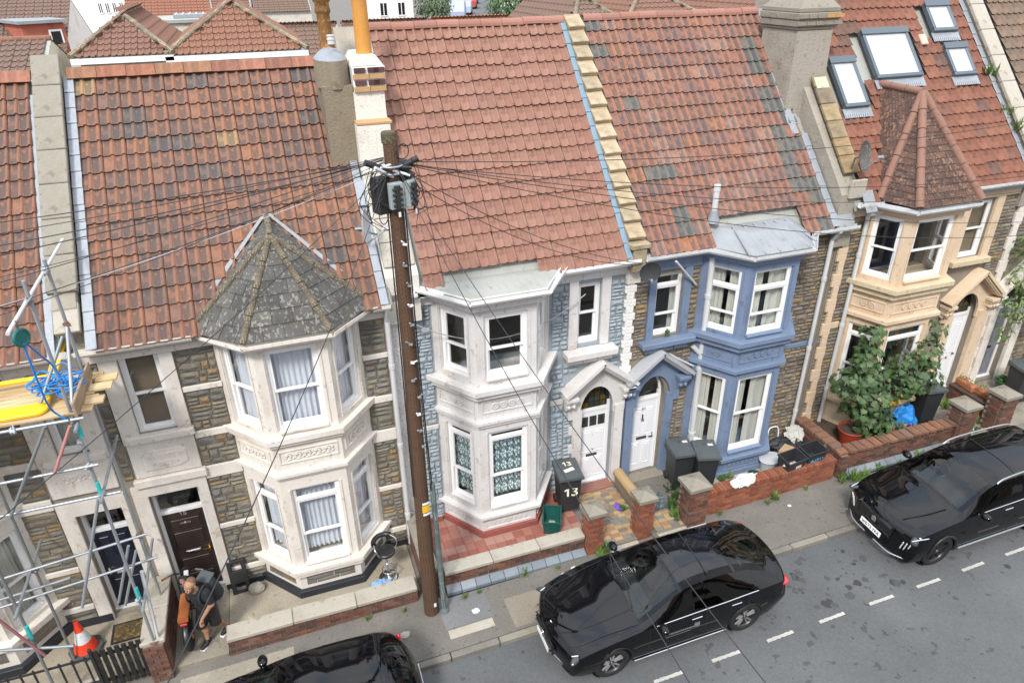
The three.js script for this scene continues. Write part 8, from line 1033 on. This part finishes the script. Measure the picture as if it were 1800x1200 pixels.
// ---------- the cyclist and the electric bike ----------
function sdfMesh(bones, cell, k = 0.03, clip) {   // bones: [ax,ay,az,ra, bx,by,bz,rb]
  let lo = V(9, 9, 9), hi = V(-9, -9, -9); for (const b of bones) for (const o of [0, 4]) { const r = b[o + 3] + 0.04; lo.min(V(b[o] - r, b[o + 1] - r, b[o + 2] - r)); hi.max(V(b[o] + r, b[o + 1] + r, b[o + 2] + r)); }
  const c = lo.clone().add(hi).multiplyScalar(0.5), half = Math.max(hi.x - lo.x, hi.y - lo.y, hi.z - lo.z) / 2 + cell * 3, n = Math.min(170, Math.ceil(2 * half / cell)); const mc = new MarchingCubes(n, new THREE.MeshStandardMaterial(), false, false, 160000); mc.isolation = 0;
  for (let z = 0; z < n; z++) for (let y = 0; y < n; y++) for (let x = 0; x < n; x++) {
    const X = c.x + (x - n / 2) / (n / 2) * half, Y = c.y + (y - n / 2) / (n / 2) * half, Z = c.z + (z - n / 2) / (n / 2) * half; let d = 9;
    for (const b of bones) { const dx = b[4] - b[0], dy = b[5] - b[1], dz = b[6] - b[2], l2 = dx * dx + dy * dy + dz * dz || 1e-9; let t = ((X - b[0]) * dx + (Y - b[1]) * dy + (Z - b[2]) * dz) / l2; t = t < 0 ? 0 : t > 1 ? 1 : t; const e = Math.hypot(X - b[0] - dx * t, Y - b[1] - dy * t, Z - b[2] - dz * t) - (b[3] + (b[7] - b[3]) * t); if (e > d + k) continue; const h = Math.max(0, k - Math.abs(d - e)) / k; d = Math.min(d, e) - h * h * k * 0.25; }
    if (clip) d = Math.max(d, clip(X, Y, Z)); mc.field[x + y * n + z * n * n] = -d;
  }
  mc.update(); const cnt = mc.count, g = new THREE.BufferGeometry(); const P = mc.positionArray.slice(0, cnt * 3), N = mc.normalArray.slice(0, cnt * 3); for (let i = 0; i < cnt; i++) { P[3 * i] = c.x + P[3 * i] * half; P[3 * i + 1] = c.y + P[3 * i + 1] * half; P[3 * i + 2] = c.z + P[3 * i + 2] * half; } g.setAttribute('position', new THREE.BufferAttribute(P, 3)); g.setAttribute('normal', new THREE.BufferAttribute(N, 3)); let q = mergeVertices(g.clone().deleteAttribute('normal'), 1e-5); q.computeVertexNormals(); q = q.toNonIndexed(); return metric(q);
}
{
  const skin = M(L(0.36, 0.19, 0.115), { roughness: 0.6 }), tee = M(L(0.016, 0.018, 0.024), { map: tGrain, roughness: 0.9 }), shoe = M(L(0.012, 0.012, 0.014), { roughness: 0.5 }), hair = M(L(0.05, 0.035, 0.028));
  const H = thing('person', 'person with shaved head in black shirt and shorts with a rucksack, walking an electric bike', 'person', [-2.34, -0.05, 1.42], -0.64);
  const hip = [0, 0.93, -0.02], ch = [0, 1.22, 0.08], nk = [0, 1.4, 0.15], hd = [0, 1.56, 0.22], sL = [0.19, 1.36, 0.1], eL = [0.25, 1.1, 0.12], wL = [0.1, 0.83, 0.26], sR = [-0.19, 1.36, 0.1], eR = [-0.4, 1.16, 0.0], wR = [-0.56, 1.08, -0.14], kR = [-0.1, 0.5, 0.14], aR = [-0.06, 0.09, 0.14], kL = [0.1, 0.5, 0.0], aL = [0.09, 0.1, -0.22];
  const b = (p, r, q, s) => [...p, r, ...q, s], hand = (w, f, s) => { // palm and five fingers from the wrist w along f
    const F = V(...f).normalize(), sd = V(s, 0, 0.2).cross(F).normalize(), up = F.clone().cross(sd), at = (a, c, d) => { const o = V(...w).addScaledVector(F, a).addScaledVector(sd, c).addScaledVector(up, d); return [o.x, o.y, o.z]; }; const out = [b(w, 0.026, at(0.05, 0, 0), 0.03), b(at(0.05, -0.02, 0), 0.022, at(0.08, -0.024, 0), 0.016), b(at(0.05, 0.02, 0), 0.022, at(0.08, 0.024, 0), 0.016)];
    [[-0.032, 0.062], [-0.011, 0.075], [0.011, 0.07], [0.031, 0.055]].forEach(([c, l]) => out.push(b(at(0.08, c, 0), 0.0095, at(0.08 + l * 0.5, c, 0.01), 0.009), b(at(0.08 + l * 0.5, c, 0.01), 0.009, at(0.08 + l * 0.75, c, 0.04), 0.008))); out.push(b(at(0.03, -0.03, 0.01), 0.012, at(0.06, -0.052, 0.03), 0.01), b(at(0.06, -0.052, 0.03), 0.01, at(0.085, -0.045, 0.045), 0.009)); return out; };
  const head = [b([0, 1.5, 0.2], 0.062, [0, 1.6, 0.2], 0.088), b([0, 1.62, 0.17], 0.085, [0, 1.6, 0.22], 0.085), b([0, 1.5, 0.26], 0.042, [0, 1.47, 0.27], 0.036), b([0, 1.56, 0.295], 0.012, [0, 1.535, 0.315], 0.017), b([0.09, 1.565, 0.19], 0.016, [0.093, 1.535, 0.195], 0.012), b([-0.09, 1.565, 0.19], 0.016, [-0.093, 1.535, 0.195], 0.012), b([0.035, 1.585, 0.285], 0.014, [-0.035, 1.585, 0.285], 0.014), b([0.045, 1.54, 0.27], 0.022, [0.04, 1.52, 0.265], 0.02), b([-0.045, 1.54, 0.27], 0.022, [-0.04, 1.52, 0.265], 0.02), b([0.02, 1.502, 0.297], 0.009, [-0.02, 1.502, 0.297], 0.009)];
  const bodyG = sdfMesh([b(hip, 0.13, ch, 0.135), b([0.08, 1.28, 0.09], 0.1, [-0.08, 1.28, 0.09], 0.1), b(ch, 0.12, nk, 0.07), b(nk, 0.058, [0, 1.5, 0.19], 0.055), b(sL, 0.06, eL, 0.044), b(eL, 0.044, wL, 0.028), b(sR, 0.06, eR, 0.044), b(eR, 0.044, wR, 0.028), b([-0.09, 0.88, 0], 0.09, kR, 0.062), b(kR, 0.06, [-0.08, 0.34, 0.1], 0.058), b([-0.08, 0.34, 0.1], 0.056, aR, 0.036), b([0.09, 0.88, 0], 0.09, kL, 0.062), b(kL, 0.06, [0.09, 0.36, -0.1], 0.058), b([0.09, 0.36, -0.1], 0.056, aL, 0.036)], 0.0125, 0.05);
  const gs = [bodyG, sdfMesh(head, 0.0045, 0.018), sdfMesh(hand(wL, [-0.12, -0.85, 0.3], 1), 0.004, 0.008), sdfMesh(hand(wR, [-0.5, -0.1, -0.5], -1), 0.004, 0.008)];
  const B = add(H, 'body', merge(gs), skin);
  add(H, 'shirt', sdfMesh([b([0, 0.9, -0.01], 0.155, ch, 0.158), b([0.09, 1.28, 0.09], 0.115, [-0.09, 1.28, 0.09], 0.115), b(ch, 0.135, [0, 1.37, 0.13], 0.095), b(sL, 0.078, [0.235, 1.17, 0.11], 0.074), b(sR, 0.078, [-0.33, 1.22, 0.04], 0.074)], 0.013, 0.05, (x, y) => Math.max(0.86 - y, y - 1.425)), tee);
  add(H, 'shorts', sdfMesh([b([0, 0.93, -0.02], 0.15, [0, 0.86, 0], 0.155), b([-0.085, 0.88, 0], 0.11, [-0.1, 0.48, 0.14], 0.105), b([0.085, 0.88, 0], 0.11, [0.1, 0.48, 0], 0.105)], 0.013, 0.04, (x, y) => Math.max(0.46 - y, y - 1.0)), shoe);
  for (const [a, f] of [[aR, 0.15], [aL, 0.13]]) { const S = add(H, 'shoe', sdfMesh([b([a[0], 0.055, a[2] - 0.04], 0.045, [a[0], 0.05, a[2] + 0.06], 0.047), b([a[0], 0.05, a[2] + 0.06], 0.046, [a[0] - 0.01, 0.042, a[2] + f], 0.04), b([a[0], 0.06, a[2]], 0.045, [a[0], 0.1, a[2]], 0.043)], 0.008, 0.03, (x, y) => 0.012 - y), shoe); add(S, 'sole', bx(0.08, 0.014, 0.27, a[0], 0.01, a[2] + 0.05), m.white); }
  add(H, 'hair', sdfMesh([b([0, 1.63, 0.165], 0.087, [0, 1.6, 0.19], 0.089)], 0.008, 0.02, (x, y, z) => Math.max(1.565 - y + (z - 0.15) * 0.6, z - 0.265)), M(L(0.16, 0.09, 0.06)));
  add(H, 'beard', sdfMesh([b([0.05, 1.5, 0.235], 0.03, [0, 1.468, 0.275], 0.036), b([-0.05, 1.5, 0.235], 0.03, [0, 1.468, 0.275], 0.036)], 0.005, 0.02, (x, y, z) => y - 1.498), hair);
  for (const s of [-1, 1]) { add(H, 'eye', new THREE.SphereGeometry(0.011, 8, 6), m.white, [s * 0.034, 1.566, 0.292]); add(H, 'eyebrow', rod(V(s * 0.016, 1.588, 0.304), V(s * 0.055, 1.588, 0.288), 0.006, 5), hair); }
  await letters(H, 'A', 0.15, m.white, [-0.02, 1.17, 0.215], 0.006).then((t) => { t.name = 'shirt_print'; t.rotation.set(-0.12, 0.25, 0); });
  for (let i = 0; i < 4; i++) add(H, 'shirt_print', bx(0.05, 0.02, 0.006), m.white, [-0.3 + i * 0.03, 1.34 - i * 0.03, 0.1 + 0.01 * i], [0, -0.6, 0.6]);
  const K = thing('rucksack', 'dark rucksack with a grey flap worn on the back of the person', 'rucksack', [-2.34, -0.05, 1.42], -0.64); const kb = M(L(0.03, 0.036, 0.045), { map: tGrain, roughness: 0.8 });
  add(K, 'bag', sdfMesh([b([0.06, 1.32, -0.14], 0.12, [0.06, 1.0, -0.2], 0.15), b([-0.06, 1.32, -0.14], 0.12, [-0.06, 1.0, -0.2], 0.15), b([0, 1.05, -0.28], 0.1, [0, 1.2, -0.24], 0.09)], 0.013, 0.05), kb); add(K, 'flap', cb(0.28, 0.03, 0.22, 0.012), M(L(0.07, 0.08, 0.09)), [0, 1.44, -0.14], [0.35, 0, 0]); for (const s of [-1, 1]) add(K, 'strap', tube([[s * 0.12, 1.42, -0.04], [s * 0.14, 1.47, 0.08], [s * 0.13, 1.35, 0.22], [s * 0.15, 1.12, 0.2], [s * 0.16, 1.0, 0.0]], 0.018, 6, 30), kb); add(K, 'logo_patch', bx(0.1, 0.06, 0.006), m.white, [0.1, 0.98, -0.345]);
}
{ // bike: front wheel towards the house
  const H = thing('electric_bike', 'black fat tyre electric bike with a long tan seat beside the person', 'bike', [-2.76, -0.05, 0.9]); H.rotation.z = -0.03;
  const blk = M(L(0.018, 0.018, 0.02), { roughness: 0.35 }), tan = M(L(0.42, 0.13, 0.035), { map: tGrain, roughness: 0.5 }), w0 = 0.55, r = 0.3;
  for (const z of [w0, -0.55]) { const W = new THREE.Group(); W.name = 'wheel'; H.add(W); W.position.set(0, r, z); add(W, 'tyre', new THREE.TorusGeometry(r - 0.05, 0.05, 10, 40).rotateY(Math.PI / 2), tyreM); add(W, 'rim', merge([new THREE.TorusGeometry(r - 0.1, 0.014, 6, 36).rotateY(Math.PI / 2), cyl(0.06, 0.06, 0.1, 16).rotateZ(Math.PI / 2), ...Array.from({ length: 12 }, (_, i) => rod(V(0, 0, 0), V(0, Math.cos(i * 0.524) * 0.2, Math.sin(i * 0.524) * 0.2), 0.004, 4))]), blk); add(W, 'brake_disc', new THREE.TorusGeometry(0.08, 0.012, 4, 20).rotateY(Math.PI / 2).translate(0.06, 0, 0), z > 0 ? M(L(0.6, 0.25, 0.04), { metalness: 0.5, roughness: 0.4 }) : m.galv); }
  add(H, 'frame', merge([rod(V(0, 0.82, -0.36), V(0, 0.42, 0.0), 0.035), rod(V(0, 0.42, 0), V(0, 0.68, 0.3), 0.03), rod(V(0, 0.74, -0.3), V(0, 0.68, 0.5), 0.025), ...[-0.07, 0.07].flatMap((x) => [rod(V(x * 0.4, 0.42, 0), V(x, r, w0), 0.018), rod(V(x * 0.6, 0.66, 0.4), V(x, r, w0), 0.018)]), cb(0.12, 0.28, 0.3, 0.02, 0, 0.55, -0.08)]), blk);
  add(H, 'fork', merge([-0.07, 0.07].map((x) => rod(V(x, r, -0.55), V(x, 0.86, -0.38), 0.022)).concat([bx(0.2, 0.04, 0.06, 0, 0.84, -0.38)])), blk); add(H, 'seat', (() => { const g = new THREE.BoxGeometry(0.17, 0.1, 0.62, 4, 3, 8), p = g.attributes.position; for (let i = 0; i < p.count; i++) { const x = p.getX(i), z = p.getZ(i); p.setY(i, p.getY(i) - 1.6 * x * x * (p.getY(i) > 0 ? 1 : 0) + 0.05 * (z / 0.31) ** 2); p.setX(i, x * (1 - 0.25 * (z < -0.1 ? (-z - 0.1) / 0.2 : 0))); } g.computeVertexNormals(); return metric(toCreasedNormals(g, 0.9)); })(), tan, [0, 0.8, 0.42]);
  add(H, 'handlebar', tube([[-0.36, 1.04, -0.2], [-0.2, 1.06, -0.26], [-0.08, 0.98, -0.34], [0.08, 0.98, -0.34], [0.2, 1.06, -0.26], [0.36, 1.04, -0.2]], 0.014, 7, 40), blk); for (const s of [-1, 1]) { add(H, 'grip', rod(V(s * 0.26, 1.052, -0.235), V(s * 0.38, 1.038, -0.19), 0.02, 8), s < 0 ? M(L(0.3, 0.1, 0.04)) : m.black); add(H, 'brake_lever', rod(V(s * 0.2, 1.05, -0.3), V(s * 0.34, 1.02, -0.27), 0.007, 5), m.galv); add(H, 'pedal', merge([bx(0.09, 0.02, 0.07, s * 0.15, 0.3 + s * 0.08, 0.02), rod(V(s * 0.05, 0.36, 0), V(s * 0.11, 0.3 + s * 0.08, 0.02), 0.012)]), m.black); }
  add(H, 'headlight', merge([cyl(0.08, 0.07, 0.09, 18).rotateX(Math.PI / 2), new THREE.TorusGeometry(0.08, 0.012, 6, 20)]), blk, [0, 0.9, -0.47]); add(H, 'display', cb(0.08, 0.02, 0.11, 0.006), m.plastic, [0.04, 1.03, -0.26], [0.5, 0, 0]); add(H, 'tail_light', cb(0.12, 0.05, 0.03, 0.01), redLamp, [0, 0.76, 0.74]); add(H, 'mudguard', (() => { const p = []; for (let i = 0; i <= 8; i++) { const a = 0.3 + i * 0.2; p.push([0, r + Math.sin(a) * 0.36, w0 + Math.cos(a) * 0.36]); } return tube(p, 0.03, 6, 20).scale(1.8, 1, 1); })(), blk); add(H, 'cargo_pouch', cb(0.16, 0.18, 0.1, 0.02), m.black, [-0.02, 0.93, -0.2], [0.2, 0, 0]); add(H, 'pouch_label', bx(0.08, 0.09, 0.004), M(L(0.55, 0.5, 0.6)), [-0.03, 0.95, -0.14], [0.2, 0, 0]);
}
renderer.render(scene, camera);
